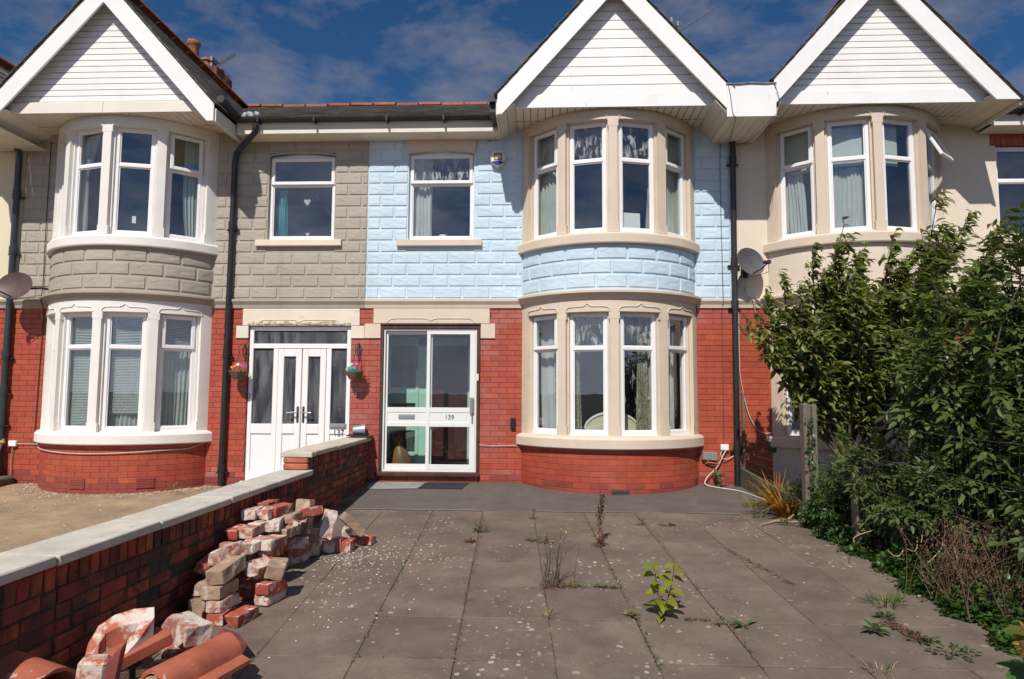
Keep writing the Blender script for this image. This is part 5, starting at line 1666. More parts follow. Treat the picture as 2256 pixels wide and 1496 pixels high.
A, B = W2(XG, 2)
xf, L = frame_xf(A, B, .02)
m = MB(xf); m.box(L * .46, L * .56, .0, .003, 3.52, 3.62, .001); solo(m, "sticker", M["pvc_white"], "small white sticker low in the upper white bow window", "sticker")
A, B = (-3.971, .085), (-2.991, .085)
curtain(A, B, 3.42, 4.18, (.09, .21), (.10, .23), "curtain_turquoise", "turquoise curtain strip in the small grey house window", folds=3, depth=.09)
m = MB()
hp = [(0, -.055), (.03, -.02), (.05, .015), (.045, .04), (.025, .05), (0, .03), (-.025, .05), (-.045, .04), (-.05, .015), (-.03, -.02)]
m.prism_y([(-3.465 + x, 4.01 + z) for x, z in hp], .19, .20); m.tube([(-3.465, .195, 4.05), (-3.465, .195, 4.17)], .002, 4)
solo(m, "heart_ornament", M["curtain_sheer"], "pale heart ornament hanging in the small grey house window", "ornament")
m = MB(); m.tube([(-3.40, .30, 4.16), (-3.30, .28, 4.05), (-3.16, .26, 3.90), (-3.10, .26, 3.72), (-3.10, .26, 3.56), (-3.12, .26, 3.44)], .009, 6); m.lathe([(.05, 0), (.04, .02), (.012, .03)], 12, (-3.12, .26, 3.41)); m.tube([(-3.46, .31, 4.20), (-3.38, .30, 4.14)], [.05, .02], 10)
solo(m, "desk_lamp", M["dark_rubber"], "dark bent desk lamp inside the small grey house window", "lamp", smooth=True)
m = MB(); m.ball((-3.44, .20, 3.45), .035, 8, 6, (1, 1, 1.3)); m.ball((-3.445, .19, 3.51), .022, 8, 6); m.tube([(-3.43, .19, 3.525), (-3.425, .19, 3.545)], [.01, .002], 5); m.tube([(-3.46, .19, 3.525), (-3.465, .19, 3.545)], [.01, .002], 5)
solo(m, "cat_ornament", M["pvc_white"], "small white cat ornament on the sill of the small grey house window", "ornament", smooth=True)
# things hanging behind the frosted door of 137
m = MB()
for (x, w, mt) in ((-4.02, .10, 0),):
    m.ball((x, .22, 1.15), .12, 10, 8, (.9, .5, 3.6))
solo(m, "coat", M["curtain_sheer"], "pale coat hanging behind the left frosted side light", "coat", smooth=True)
m = MB(); m.ball((-3.90, .2, 1.15), .045, 8, 8, (.8, .5, 6)); solo(m, "blue_cloth", M["alarm_blue"], "blue cloth hanging behind the left frosted side light", "cloth", smooth=True)

XR = 4.415
gc = "curtains behind the cream bow windows"
A, B = W2(XR, 0)
curtain(A, B, 3.35, 4.26, (.04, .55), (.04, .68), "curtain_sheer", "white curtain in the left light of the upper cream bow", group=gc, folds=6)
A, B = W2(XR, 1)
curtain(A, B, 3.35, 4.26, (.16, .98), (.12, .98), "curtain_white", "wide white curtain in the second light of the upper cream bow", group=gc, folds=9, depth=.12)
A, B = W2(XR, 2)
curtain(A, B, 3.35, 4.26, (.0, .16), (.0, .10), "curtain_white", "narrow white curtain edge in the third light of the upper cream bow", group=gc, folds=2)
for i, nm in enumerate(("leftmost", "second", "third")):
    A, B = W2(XR, i); xf, L = frame_xf(A, B, .075)
    m = MB(xf); m.box(.03, L * (1 if i < 2 else .72) - .03, -.004, 0, 4.26, 4.84); m.box(.03, L * (1 if i < 2 else .72) - .03, -.01, .006, 4.25, 4.268, .003)
    solo(m, "roller_blind", M["blind_white"], "pale roller blind half down in the %s light of the upper cream bow" % nm, "blind", "roller blinds of the cream bow")
A, B = W2(XR, 0)
curtain(A, B, .66, 2.23, (.0, 1.0), (.0, 1.0), "curtain_sheer", "white sheer curtain in the left light of the lower cream bow behind the fence", group=gc, folds=9)
A, B = W2(XR, 1)
curtain(A, B, .66, 2.23, (.0, 1.0), (.0, 1.0), "curtain_sheer", "white sheer curtain in the second light of the lower cream bow behind the shrub", group=gc, folds=9)
# ------------------------------------------------------------------ garden boundary wall with stone coping
GW = thing("garden_wall", "low soot blackened red brick garden wall with pale stone coping stepping up to the house", "wall", (-2.54, -3, -.3))
WX0, WX1 = -2.675, -2.402
m = MB(); m.box(WX0 + .012, WX1 - .012, -9.4, -2.40, -.8, .335); m.box(WX0 + .012, WX1 - .012, -2.42, -.003, -.6, .515)
part(m, "core", M["garden_mortar"], GW)
def wbrick(L, h, d=.10):
    k = ("gw", round(L, 2), round(h, 3), rng.randrange(3))
    if k not in _bc:
        r = random.Random(hash(k) & 0xffff)
        m = MB()
        c = r.uniform(.004, .010)
        m.box(-d, 0, -L / 2, L / 2, -h / 2, h / 2, b=c)
        m.v = [(x + r.uniform(-.0025, .0025), y + r.uniform(-.003, .003), z + r.uniform(-.003, .003)) for x, y, z in m.v]
        _bc[k] = m.mesh("brick", M["garden_brick"])
    return _bc[k]
def wall_face(y0, y1, ztop, nrows, skip):
    J = .011
    # bricks on end under the coping
    y = y0
    while y < y1 - .05:
        w = .071 + rng.uniform(-.004, .004)
        place(wbrick(w, .112), "brick", GW, (WX1 + rng.uniform(-.004, .003), y + w / 2, ztop - .060), (0, 0, rng.uniform(-.02, .02)))
        y += w + J + rng.uniform(0, .004)
    for r in range(nrows):
        zc = ztop - .118 - .080 * (r + .5)
        y = y0 - (.12 if r % 2 else 0)
        while y < y1 - .02:
            L = .218 if rng.random() < .8 else .103
            a, b = max(y, y0), min(y + L, y1)
            if b - a > .04 and not skip(r, (a + b) / 2) and zc > gz((a + b) / 2) - .06:
                place(wbrick(b - a, .069), "brick", GW, (WX1 + rng.uniform(-.006, .003), (a + b) / 2, zc), (rng.uniform(-.008, .008), 0, rng.uniform(-.015, .015)))
            y += L + J
r_ = random.Random(5)
holes_hi = [-.62, -.95, -1.28, -1.60, -1.92]
wall_face(-6.35, -2.40, .333, 10, lambda r, y: (r == 0 and (abs(y + 4.62) < .07 or abs(y + 3.35) < .06 or abs(y + 3.05) < .06)) or r_.random() < .012)
wall_face(-2.39, -.02, .515, 9, lambda r, y: r == 1 and any(abs(y - h) < .085 for h in holes_hi))
# black sheets standing in for the shade inside pockets of missing headers
m = MB()
for h in holes_hi: m.box(WX1 - .013, WX1 - .0105, h - .045, h + .045, .255, .32)
part(m, "pocket_shade", M["ink"], GW)
# orange end of the upper part, seen above the lower coping
for k, (za, zb) in enumerate(((.388, .452), (.456, .514))):
    m = MB(); m.box(WX0 + .005, WX1 - .008, -2.462, -2.40, za, zb, .012); part(m, "brick", M["terracotta"], GW, "orange end brick above the lower coping")
# back face
m = MB(); y = -9.3
while y < -.15:
    for r in range(7):
        yy = y + (.115 if r % 2 else 0)
        m.box(WX0, WX0 + .05, yy, yy + .215, .25 - r * .08, .32 - r * .08, .004)
    y += .23
part(m, "rear_brickwork", M["garden_brick"], GW, kind="stuff")
def coping(y0, y1, z, L0, mat, first=0):
    y = y1; k = 0
    while y > y0 + .05:
        L = L0 + rng.uniform(-.08, .08)
        a = max(y - L, y0)
        m = MB(); m.box(-.170, .170, -(y - a) / 2 + .004, (y - a) / 2 - .004, -.052, .0, .007)
        m.v = [(p[0] + rng.uniform(-.003, .003), p[1] + rng.uniform(-.002, .002), p[2] + rng.uniform(-.002, .002)) for p in m.v]
        o = place(m.mesh("coping_stone", M[mat]), "coping_stone", GW, (-2.537 + rng.uniform(-.004, .004), (a + y) / 2, z + rng.uniform(-.004, .004)), (0, rng.uniform(-.006, .006), rng.uniform(-.006, .006)))
        y = a; k += 1
coping(-9.4, -2.40, .388, .92, "coping_stone")
coping(-2.47, -.01, .570, .75, "coping_stone_warm")
m = MB(); m.box(-2.66, -2.34, -.27, -.02, .572, .588, .003); m.v = [(x, y, z + .02 * (x + 2.34) / -.32) for x, y, z in m.v]
solo(m, "roof_slate", M["dark_rubber"], "dark slate lying on the end of the wall coping by the house", "slate")
m = MB(); m.xf = Matrix.Translation((-2.60, -.14, .665)) @ Matrix.Rotation(rad(12), 4, 'Z') @ Matrix.Rotation(rad(86), 4, 'Y')
m.lathe([(.0, .0), (.052, .0), (.056, .01), (.078, .155), (.084, .158), (.084, .166), (.076, .166), (.070, .150), (.048, .012), (.0, .012)], 20)
solo(m, "metal_pot", M["galvanised"], "small galvanised metal pot lying on its side on the wall end", "pot", smooth=True, angle=35)

# ------------------------------------------------------------------ heap of reclaimed bricks
_old = {}
def old_brick(variant, kind, sx=1.0, sy=1.0, sz=1.0):
    """used brick: knocked corners and lumps of old mortar"""
    k = (variant, kind, sx, sy, sz)
    if k in _old: return _old[k]
    r = random.Random(variant * 31 + len(kind))
    nx, ny, nz = 5, 8, 4
    a, b, c = .107 * sx, .222 * sy, .073 * sz
    idx, v, f = {}, [], []
    def P(i, j, kk):
        key = (i, j, kk)
        if key not in idx:
            def cut(q, n): return -1 if q == 0 else 1 if q == n else 2 * (.06 + .88 * (q - 1) / (n - 2)) - 1 if n > 2 else 0
            p = Vector((cut(i, nx) * a / 2, cut(j, ny) * b / 2, cut(kk, nz) * c / 2))
            e = (i in (0, nx)) + (j in (0, ny)) + (kk in (0, nz))
            if e >= 2: p *= 1 - .016 * (e - 1)
            q = p * 17 + Vector((variant * 3.7, variant * 1.3, 0))
            amp = .0045 if kind == "red" else .0085 if kind == "buff" else .0115
            d = noise.noise(q) * amp + noise.noise(q * 2.7) * amp * .5
            n = p.normalized()
            p = p + n * d
            if kind != "red" and kk == nz:
                p.z += max(0, noise.noise(q * .6 + Vector((5, 0, 0)))) * (.018 if kind == "mortared" else .010)
            # broken corner
            bc = Vector((a / 2 * r2[0], b / 2 * r2[1], c / 2 * r2[2]))
            dd = (p - bc).length
            if dd < br: p = p.lerp(Vector((0, 0, 0)), .22 * (1 - dd / br))
            idx[key] = len(v); v.append(tuple(p))
        return idx[key]
    r2 = [r.choice((-1, 1)) for _ in range(3)]; br = r.uniform(.04, .095)
    for i in range(nx):
        for j in range(ny):
            f.append((P(i, j, 0), P(i, j + 1, 0), P(i + 1, j + 1, 0), P(i + 1, j, 0))); f.append((P(i, j, nz), P(i + 1, j, nz), P(i + 1, j + 1, nz), P(i, j + 1, nz)))
    for i in range(nx):
        for kk in range(nz):
            f.append((P(i, 0, kk), P(i + 1, 0, kk), P(i + 1, 0, kk + 1), P(i, 0, kk + 1))); f.append((P(i, ny, kk), P(i, ny, kk + 1), P(i + 1, ny, kk + 1), P(i + 1, ny, kk)))
    for j in range(ny):
        for kk in range(nz):
            f.append((P(0, j, kk), P(0, j, kk + 1), P(0, j + 1, kk + 1), P(0, j + 1, kk))); f.append((P(nx, j, kk), P(nx, j + 1, kk), P(nx, j + 1, kk + 1), P(nx, j, kk + 1)))
    m = MB(); m.add(v, f)
    me = m.mesh("brick", M["old_brick_" + kind], kind == "red", 20)
    _old[k] = me
    return me
PILE = "reclaimed bricks heaped against the garden wall"
def heap(corner, h, yaw, kind, label, roll=0, pitch=0, s=(1, 1, 1), centre=False, group=PILE):
    """corner = front left lower corner (X, Y); h = height over the paving; length runs away from the street at yaw 0"""
    var = rng.randrange(9)
    me = old_brick(var, kind, *s)
    yaw += rng.uniform(-5, 5); roll += rng.uniform(-3.5, 3.5); pitch += rng.uniform(-2.5, 2.5)
    R_ = Matrix.Rotation(rad(yaw), 4, 'Z') @ Matrix.Rotation(rad(roll), 4, 'Y') @ Matrix.Rotation(rad(pitch), 4, 'X')
    a, b, c = .107 * s[0], .222 * s[1], .073 * s[2]
    cs = [R_ @ Vector((i * a / 2, j * b / 2, k * c / 2)) for i in (-1, 1) for j in (-1, 1) for k in (-1, 1)]
    lowest = min(p.z for p in cs)
    base = gz(corner[1]) + h
    if centre:
        loc = Vector((corner[0], corner[1], base - lowest))
    else:
        q = R_ @ Vector((-a / 2, -b / 2, -c / 2))
        loc = Vector((corner[0] - q.x, corner[1] - q.y, base - lowest))
    o = _link("brick", me, None, loc)
    o.rotation_euler = R_.to_euler()
    o["label"] = label; o["category"] = "brick"
    if group: o["group"] = group
    return o
H = heap
H((-2.03, -5.01), 0, -7, "red", "orange red brick lying flat on the paving at the near foot of the heap")
H((-2.145, -5.00), 0, -3, "red", "clean red brick at the bottom of the near brick stack")
H((-2.165, -4.99), .076, -5, "mortared", "whitish brick second up in the near brick stack")
H((-2.205, -4.965), .150, -4, "buff", "wide buff brick third up in the near brick stack", s=(1.22, 1.05, 1.1))
H((-2.185, -4.93), .232, -9, "buff", "lumpy mortar crusted brick topping the near brick stack", roll=-8, pitch=9, s=(1.2, 1.15, 1.25))
H((-2.30, -4.98), 0, 2, "buff", "buff brick in shade at the wall foot beside the near stack")
H((-2.285, -4.97), .076, 3, "buff", "grey buff brick end left of the near stack, second up")
H((-2.29, -4.93), .150, -2, "buff", "dark buff brick left of the near stack, third up")
H((-2.365, -4.78), .225, 6, "red", "dark red brick slanting in the shade against the wall", roll=24)
H((-1.99, -4.64), 0, -10, "mortared", "white mortar smeared brick under the bright red one on the right")
H((-1.98, -4.65), .076, -12, "red", "bright red brick on a white one at the right edge of the heap")
H((-1.945, -4.60), .150, 14, "buff", "tilted mortar chunk on top of the bright red brick", roll=14, pitch=12, s=(1.15, .8, 1.3))
H((-2.15, -4.56), .0, 0, "red", "dark red brick at paving level behind the near stack")
H((-2.14, -4.55), .076, 4, "red", "dark red brick in shade under the crusted grey chunk")
H((-2.12, -4.54), .150, -18, "mortared", "crusted grey chunk just right of the near stack top", roll=12, s=(1.1, .9, 1.2))
H((-2.27, -4.36), .225, -6, "buff", "buff brick in the middle of the heap under the white topped one")
H((-2.27, -4.76), .300, -28, "mortared", "white tilted brick at the left shoulder of the heap", roll=-18, pitch=10, s=(1.1, 1, 1.15))
H((-2.33, -4.50), .300, -50, "mortared", "long white topped brick with a red end near the wall")
H((-2.20, -4.44), .300, -12, "mortared", "white brick with orange corner in the middle of the heap", roll=8)
H((-2.355, -4.38), .376, -3, "red", "bright red brick end high at the left of the heap")
H((-2.255, -4.36), .376, 2, "mortared", "mortared brick beside the bright red end high in the heap")
H((-2.265, -4.17), .376, -4, "mortared", "pinkish brick with white top in the second row from the top")
H((-2.145, -4.13), .376, 8, "mortared", "white crumbly brick right of the pinkish one near the top")
H((-2.12, -4.36), .300, -10, "mortared", "broad white topped brick in the centre front of the heap", s=(1.25, 1, 1))
H((-2.12, -4.34), .225, -4, "red", "dark red brick in shade below the broad white topped one", s=(1.2, 1, 1))
H((-2.355, -4.08), .452, 0, "mortared", "pale brick end leftmost in the top course of the heap")
H((-2.245, -4.06), .452, 3, "mortared", "second pale brick end in the top course of the heap", s=(.9, 1, 1))
H((-2.225, -3.95), .455, -13, "red", "dusty orange brick lying topmost on the heap")
H((-2.355, -3.82), .455, -4, "red", "flat red brick behind the topmost brick against the wall")
H((-2.23, -3.92), .378, -2, "red", "red brick with mortar side right under the topmost brick")
H((-2.12, -3.89), .378, -8, "buff", "brown grey brick right of the one under the topmost")
H((-2.04, -3.74), .375, -20, "red", "red brick peeping out behind the top right of the heap", roll=-15)
H((-2.02, -3.90), .300, 12, "red", "red brick tilted on end beside the tall leaning block", roll=-60)
H((-2.10, -4.05), .300, -14, "buff", "brown brick below the top course at the right")
H((-2.05, -3.52), .20, -12, "buff", "tall buff block leaning on end at the back of the heap", pitch=78, roll=-4, s=(1.2, 1.32, 1.25), centre=True)
H((-1.87, -3.44), .13, 25, "mortared", "crusted brick leaning upright right of the tall buff block", pitch=72, roll=18, s=(1, 1.15, 1), centre=True)
H((-1.72, -3.18), .10, -60, "buff", "brown brick leaning down to the right at the far end", pitch=-42, s=(1.05, 1.1, 1.05), centre=True)
H((-2.0, -3.42), 0, 4, "mortared", "white brick standing on end at the front of the far stack", pitch=88, s=(1.06, 1.03, .95), centre=True)
H((-1.90, -3.31), 0, 30, "mortared", "round white mortar lump on the paving", s=(.95, .52, 1.2), centre=True)
H((-1.765, -3.36), 0, -3, "red", "brick on edge with a bright orange end at the right foot", roll=88, s=(.95, .8, 1.1))
H((-1.86, -3.34), .0, 8, "mortared", "white crusted brick on edge left of the orange end", roll=86, s=(1.1, .6, 1.1))
H((-1.66, -3.03), 0, 82, "red", "pinkish brick lying alone at the far right of the heap", centre=True)
H((-1.84, -3.12), .0, 10, "mortared", "white brick behind the leaning brown one", roll=80, s=(1.3, 1, 1))
H((-2.06, -3.74), .150, -62, "mortared", "long whitish brick above the white one on edge", centre=True)
H((-2.06, -3.62), 0, -35, "mortared", "white brick on edge at paving level in the middle", roll=88, s=(1.2, 1, 1), centre=True)
H((-2.19, -3.86), .150, -5, "red", "dark red brick wedged left of the long whitish one")
H((-2.17, -3.80), .0, -10, "mortared", "small white brick end showing low in the gap of the heap", s=(.7, .7, 1))
gidx = 0
for lv in range(4):
    for (x, y) in ((-2.30, -4.22), (-2.30, -3.95), (-2.18, -3.70), (-2.31, -3.70), (-2.16, -4.15)):
        if lv == 3 and x > -2.2 and y > -3.8: continue
        H((x + rng.uniform(-.01, .01), y), lv * .075, rng.uniform(-5, 5), "red", "red brick buried in the shaded core of the heap", centre=True, group="bricks in the shaded core of the heap")

# ------------------------------------------------------------------ terracotta pieces in the foreground
g0 = gz(-5.8)
def at(loc, yaw=0, roll=0, pitch=0):
    return Matrix.Translation(loc) @ Matrix.Rotation(rad(yaw), 4, 'Z') @ Matrix.Rotation(rad(roll), 4, 'Y') @ Matrix.Rotation(rad(pitch), 4, 'X')
def half_tile(xf, r, L, th, skirt, n=14, mat="terracotta", label="", taper=0.0):
    """half round tile lying along local X, skirts at the lower edges"""
    m = MB(xf)
    prof = []
    for rr in (r, r - th):
        p = [(-r - skirt, -.02 if rr == r else -.02 - th)] if skirt else []
        k = [(-rr * math.cos(math.pi * i / n), rr * math.sin(math.pi * i / n)) for i in range(n + 1)]
        q = [(r + skirt, -.02 if rr == r else -.02 - th)] if skirt else []
        prof.append(p + k + q)
    out = prof[0] + prof[1][::-1]
    k = len(out); S_ = 6
    v = []
    for i in range(S_ + 1):
        x = -L / 2 + L * i / S_; t = 1 - taper * i / S_
        v += [(x + (rng.uniform(-.006, .006) if i in (0, S_) else 0), y * t, z * t) for y, z in out]
    f = [(i * k + j, i * k + (j + 1) % k, (i + 1) * k + (j + 1) % k, (i + 1) * k + j) for i in range(S_) for j in range(k)]
    h = k // 2
    for e in (0, S_):
        for j in range(h - 1):
            q = (e * k + j, e * k + j + 1, e * k + k - 2 - j, e * k + k - 1 - j)
            f.append(q)
    m.add(v, f)
    return m
TC = "terracotta pieces in the near left corner"
m = half_tile(at((-2.40, -6.30, g0 + .205), -14, 7, 0), .145, .52, .016, .0, label="")
solo(m, "ridge_tile", M["terracotta"], "large half round terracotta ridge tile at the bottom left corner", "roof tile", TC, smooth=True, angle=45)
m = MB(at((-2.40, -6.31, g0 + .0), -14)); m.box(-.20, .16, -.12, .12, .0, .16, .02); m.box(-.1, .17, -.10, .11, .165, .22, .02)
solo(m, "rubble_block", M["terracotta_dark"], "dark block in shade under the large ridge tile", "rubble", TC)
m = half_tile(at((-1.74, -5.93, g0 + .150), 70, -3, 0), .098, .46, .020, .055)
solo(m, "ridge_tile", M["terracotta"], "smooth terracotta ridge tile with flared skirts, front right of the pieces", "roof tile", TC, smooth=True, angle=45)
m = MB(at((-1.74, -5.93, g0), 70)); m.box(-.2, .18, -.09, .09, .0, .11, .015); m.box(-.27, -.14, -.06, .06, .06, .20, .03)
solo(m, "rubble_block", M["old_brick_buff"], "buff rubble block under the smooth ridge tile", "rubble", TC)
# flat brick slab
m = MB(at((-2.08, -5.86, g0 + .215), -32, 0, 12)); m.box(-.078, .078, -.155, .155, -.035, .035, .010)
m.v = [(x + rng.uniform(-.002, .002), y, z + rng.uniform(-.002, .002)) for x, y, z in m.v]
solo(m, "terracotta_block", M["terracotta"], "flat orange terracotta block tilted between the two ridge tiles", "terracotta block", TC)
m = MB(at((-2.08, -5.87, g0), -25)); m.box(-.07, .07, -.12, .13, .0, .09, .012); m.box(-.06, .06, -.15, .08, .085, .165, .015)
solo(m, "rubble_block", M["old_brick_buff"], "rubble block under the flat orange terracotta block", "rubble", TC)
m = MB()
o = _link("brick", old_brick(3, "mortared", 1.55, 1.22, 1.55), None, (-2.05, -5.42, g0 + .165)); o.rotation_euler = (rad(4), rad(5), rad(58)); o["label"] = "big block with thick cream mortar on top, in front of the heap"; o["category"] = "brick"; o["group"] = TC
m = MB(at((-2.05, -5.43, g0 + .0), 20)); m.box(-.11, .10, -.09, .10, .0, .115, .012)
solo(m, "rubble_block", M["old_brick_red"], "red block under the cream mortar topped block", "rubble", TC)
m = MB(at((-1.80, -5.46, g0 + .05), 38, 28, 0)); m.box(-.06, .06, -.11, .11, -.055, .10, .006)
solo(m, "brick", M["terracotta_dark"], "dark purple red brick propped on its corner right of the mortar topped block", "brick", TC)
# chimney-like finial piece with a teardrop hole, standing by the wall
fp = thing("finial_piece", "broken hollow terracotta finial with a teardrop opening, standing by the wall", "terracotta finial", (-2.13, -5.90, g0 + .10), TC)
xf = at((-2.135, -5.91, g0 + .085), 33)
outer = [(-.150, -.02), (-.142, -.07), (-.11, -.105), (-.06, -.115), (.0, -.10), (.07, -.055), (.150, .02), (.150, .07), (.06, .10), (-.03, .112), (-.10, .095), (-.14, .04)]
inner_ = [(-.095, -.015), (-.088, -.042), (-.068, -.06), (-.04, -.062), (-.005, -.05), (.035, -.022), (.08, .02), (.075, .035), (.03, .05), (-.025, .058), (-.065, .05), (-.09, .02)]
n_ = len(outer)
top = lambda x, y: .205 + .35 * x + .85 * y
m = MB(xf)
rr_ = random.Random(2)
v = [(x, y, .0) for x, y in outer] + [(x, y, top(x, y) + rr_.uniform(-.006, .006)) for x, y in outer] + [(x, y, top(x, y) + rr_.uniform(-.008, .004)) for x, y in inner_] + [(x, y, .02) for x, y in inner_]
f = []
for i in range(n_):
    j = (i + 1) % n_
    f += [(i, j, n_ + j, n_ + i), (n_ + i, n_ + j, 2 * n_ + j, 2 * n_ + i), (2 * n_ + i, 2 * n_ + j, 3 * n_ + j, 3 * n_ + i)]
m.add(v, f); part(m, "shell", M["terracotta_mortared"], fp, smooth=True, angle=40)
m = MB(xf @ Matrix.Translation((.068, -.058, 0)) @ Matrix.Rotation(rad(40), 4, 'Z'))
m.prism_y([(.034 * math.cos(math.pi * i / 8), .07 + .075 * math.sin(math.pi * i / 8)) for i in range(9)] + [(-.034, .0), (.034, .0)], -.008, .004)
part(m, "arched_hole_shade", M["ink"], fp)  # black patch on the shell, painted for the shade inside an arched opening
m = MB(at((-2.14, -5.90, g0), 33)); m.box(-.13, .11, -.09, .10, .0, .084, .012)
solo(m, "rubble_block", M["old_brick_red"], "red block under the terracotta finial", "rubble", TC)
# stub with a slot
st = thing("terracotta_stub", "small pale terracotta stub with a slot, beside the large ridge tile", "terracotta stub", (-2.06, -6.21, g0 + .15), TC)
xf = at((-2.06, -6.21, g0 + .155), 20, 6)
m = MB(xf); m.box(-.075, .045, -.055, .055, .0, .155, .014); part(m, "body", M["terracotta_mortared"], st)
m = MB(xf); m.box(-.055, .02, -.058, -.050, .055, .075, .003); part(m, "slot", M["terracotta_dark"], st)  # raised dark strip, its colour gives the shade within the slot
m = MB(xf); m.prism_y([(.045, .0), (.085, .0), (.095, .21), (.06, .165), (.045, .15)], -.06, .06); part(m, "flange", M["terracotta_dark"], st)
m = MB(at((-2.05, -6.21, g0), 10)); m.box(-.10, .14, -.08, .09, .0, .165, .014)
solo(m, "rubble_block", M["terracotta"], "orange block under the slotted stub", "rubble", TC)
m = MB(at((-1.99, -5.66, g0 + .03), 12)); m.box(-.10, .06, -.02, .02, .0, .06, .006)
solo(m, "slate_offcut", M["coping_stone"], "grey stone offcut between the finial and the mortar topped block", "stone", TC)

# ------------------------------------------------------------------ chips of mortar on the paving
def chip(r):
    k = r.random()
    if k < .62: x, y = -1.38 + r.gauss(0, .24), -3.42 + r.gauss(0, .30)
    elif k < .85: x, y = -1.45 + r.gauss(0, .25), -4.4 + r.gauss(0, .5)
    else: x, y = r.uniform(-1.7, 2.6), r.uniform(-5.6, -1.8)
    if x < -1.75 and y > -5: x = -1.7 + abs(x + 1.75)
    return x, y, gz(y) + .003
solo(pebbles(380, chip, .003, .010, 11), "mortar_chips", M["mortar_chip"], "small white mortar chips scattered on the paving beside the brick heap", "chips", kind="stuff")
def dust(r):
    x, y = -1.72 + r.gauss(0, .10), -3.55 + r.gauss(0, .12)
    return x, y, gz(y) + .003
solo(pebbles(160, dust, .003, .008, 12), "mortar_crumbs", M["mortar_chip"], "fine pale mortar crumbs at the foot of the far brick stack", "crumbs", kind="stuff")
# left edge: kerb and leaning boards
m = MB(); m.box(-7.95, -7.50, -.42, -.02, -.25, -.02, .03); m.v = [(x + rng.uniform(-.01, .01), y, z + rng.uniform(-.01, .01)) for x, y, z in m.v]
solo(m, "stone_kerb", M["stone_kerb"], "mossy stone kerb at the foot of the wall at the left edge", "kerb")
lb = thing("leaning_frame", "tan wooden frame leaning on the wall at the left edge", "frame", (-7.8, -.2, -.02))
for k in range(3):
    m = MB(); m.tube([(-7.86 + k * .075, -.25, -.02), (-7.84 + k * .075, -.10, .42), (-7.80 + k * .072, -.10, .50)], .018, 6); part(m, "rail", M["tan_wood"], lb, smooth=True)
m = MB(); m.tube([(-7.9, -.12, .47), (-7.62, -.12, .46)], .02, 6); part(m, "rail", M["tan_wood"], lb)
# ------------------------------------------------------------------ plants
def leaf_geo(m, p, d, up, L, Wd, curl=.25, fold=.18, mi=0):
    """one pointed leaf: folded along the midrib and drooping towards the tip"""
    d = d.normalized()
    s = d.cross(up)
    s = s.normalized() if s.length > 1e-4 else d.orthogonal().normalized()
    n = s.cross(d)
    def sp(t): return p + d * (L * t) - n * (L * curl * t * t)
    v = [p, sp(.30), sp(.66), sp(1.0)]
    e = []
    for t, w in ((.28, .42), (.62, .38)):
        c = sp(t)
        e += [c + s * Wd * w + n * Wd * fold, c - s * Wd * w + n * Wd * fold]
    v += e
    m.add(v, [(0, 4, 1), (0, 1, 5), (1, 4, 6, 2), (1, 2, 7, 5), (2, 6, 3), (2, 3, 7)], mi)
def rv(r, s=1.0): return Vector((r.gauss(0, s), r.gauss(0, s), r.gauss(0, s)))
_lm = {}
def leaf_mesh(L, Wd, curl, fold, mat):
    k = (L, Wd, curl, fold, mat)
    if k not in _lm:
        m = MB(); leaf_geo(m, Vector((0, 0, 0)), Vector((0, 1, 0)), Vector((0, 0, 1)), L, Wd, curl, fold)
        _lm[k] = m.mesh("leaf", M[mat], True, 180)
    return _lm[k]
def leaf_obj(parent, p, d, up, L, Wd, curl, fold, mat):
    d = d.normalized(); s = d.cross(up)
    s = s.normalized() if s.length > 1e-4 else d.orthogonal().normalized()
    n = s.cross(d)
    Lq = max(.02, round(L / .015) * .015)
    o = _link("leaf", leaf_mesh(Lq, round(Lq * Wd / L, 3), round(curl, 1), fold, mat), parent, p)
    o.rotation_euler = Matrix((s, d, n)).transposed().to_euler()
    return o
def bend(p0, p1, r, amt=.12, n=7, sag=0.0):
    L = (p1 - p0).length; o = rv(r, amt * L * .5); pts = []
    for i in range(n + 1):
        t = i / n
        pts.append(p0.lerp(p1, t) + o * math.sin(math.pi * t) + Vector((0, 0, -sag * L * math.sin(math.pi * t))))
    return pts
CAMP = Vector((0, -9.3, 1.2))
def crown_build(t, leaves, mat, n_single=300):
    """leaves: (p, d, up, L, W, curl, fold). The ones nearest the camera become parts of their own, the rest one mass."""
    leaves.sort(key=lambda q: (q[0] - CAMP).length)
    seen = leaves[:n_single]
    for q in seen: leaf_obj(t, *q, mat)
    m = MB()
    for q in leaves[n_single:]: leaf_geo(m, *q)
    part(m, "crown", M[mat], t, kind="stuff", smooth=True, angle=180)

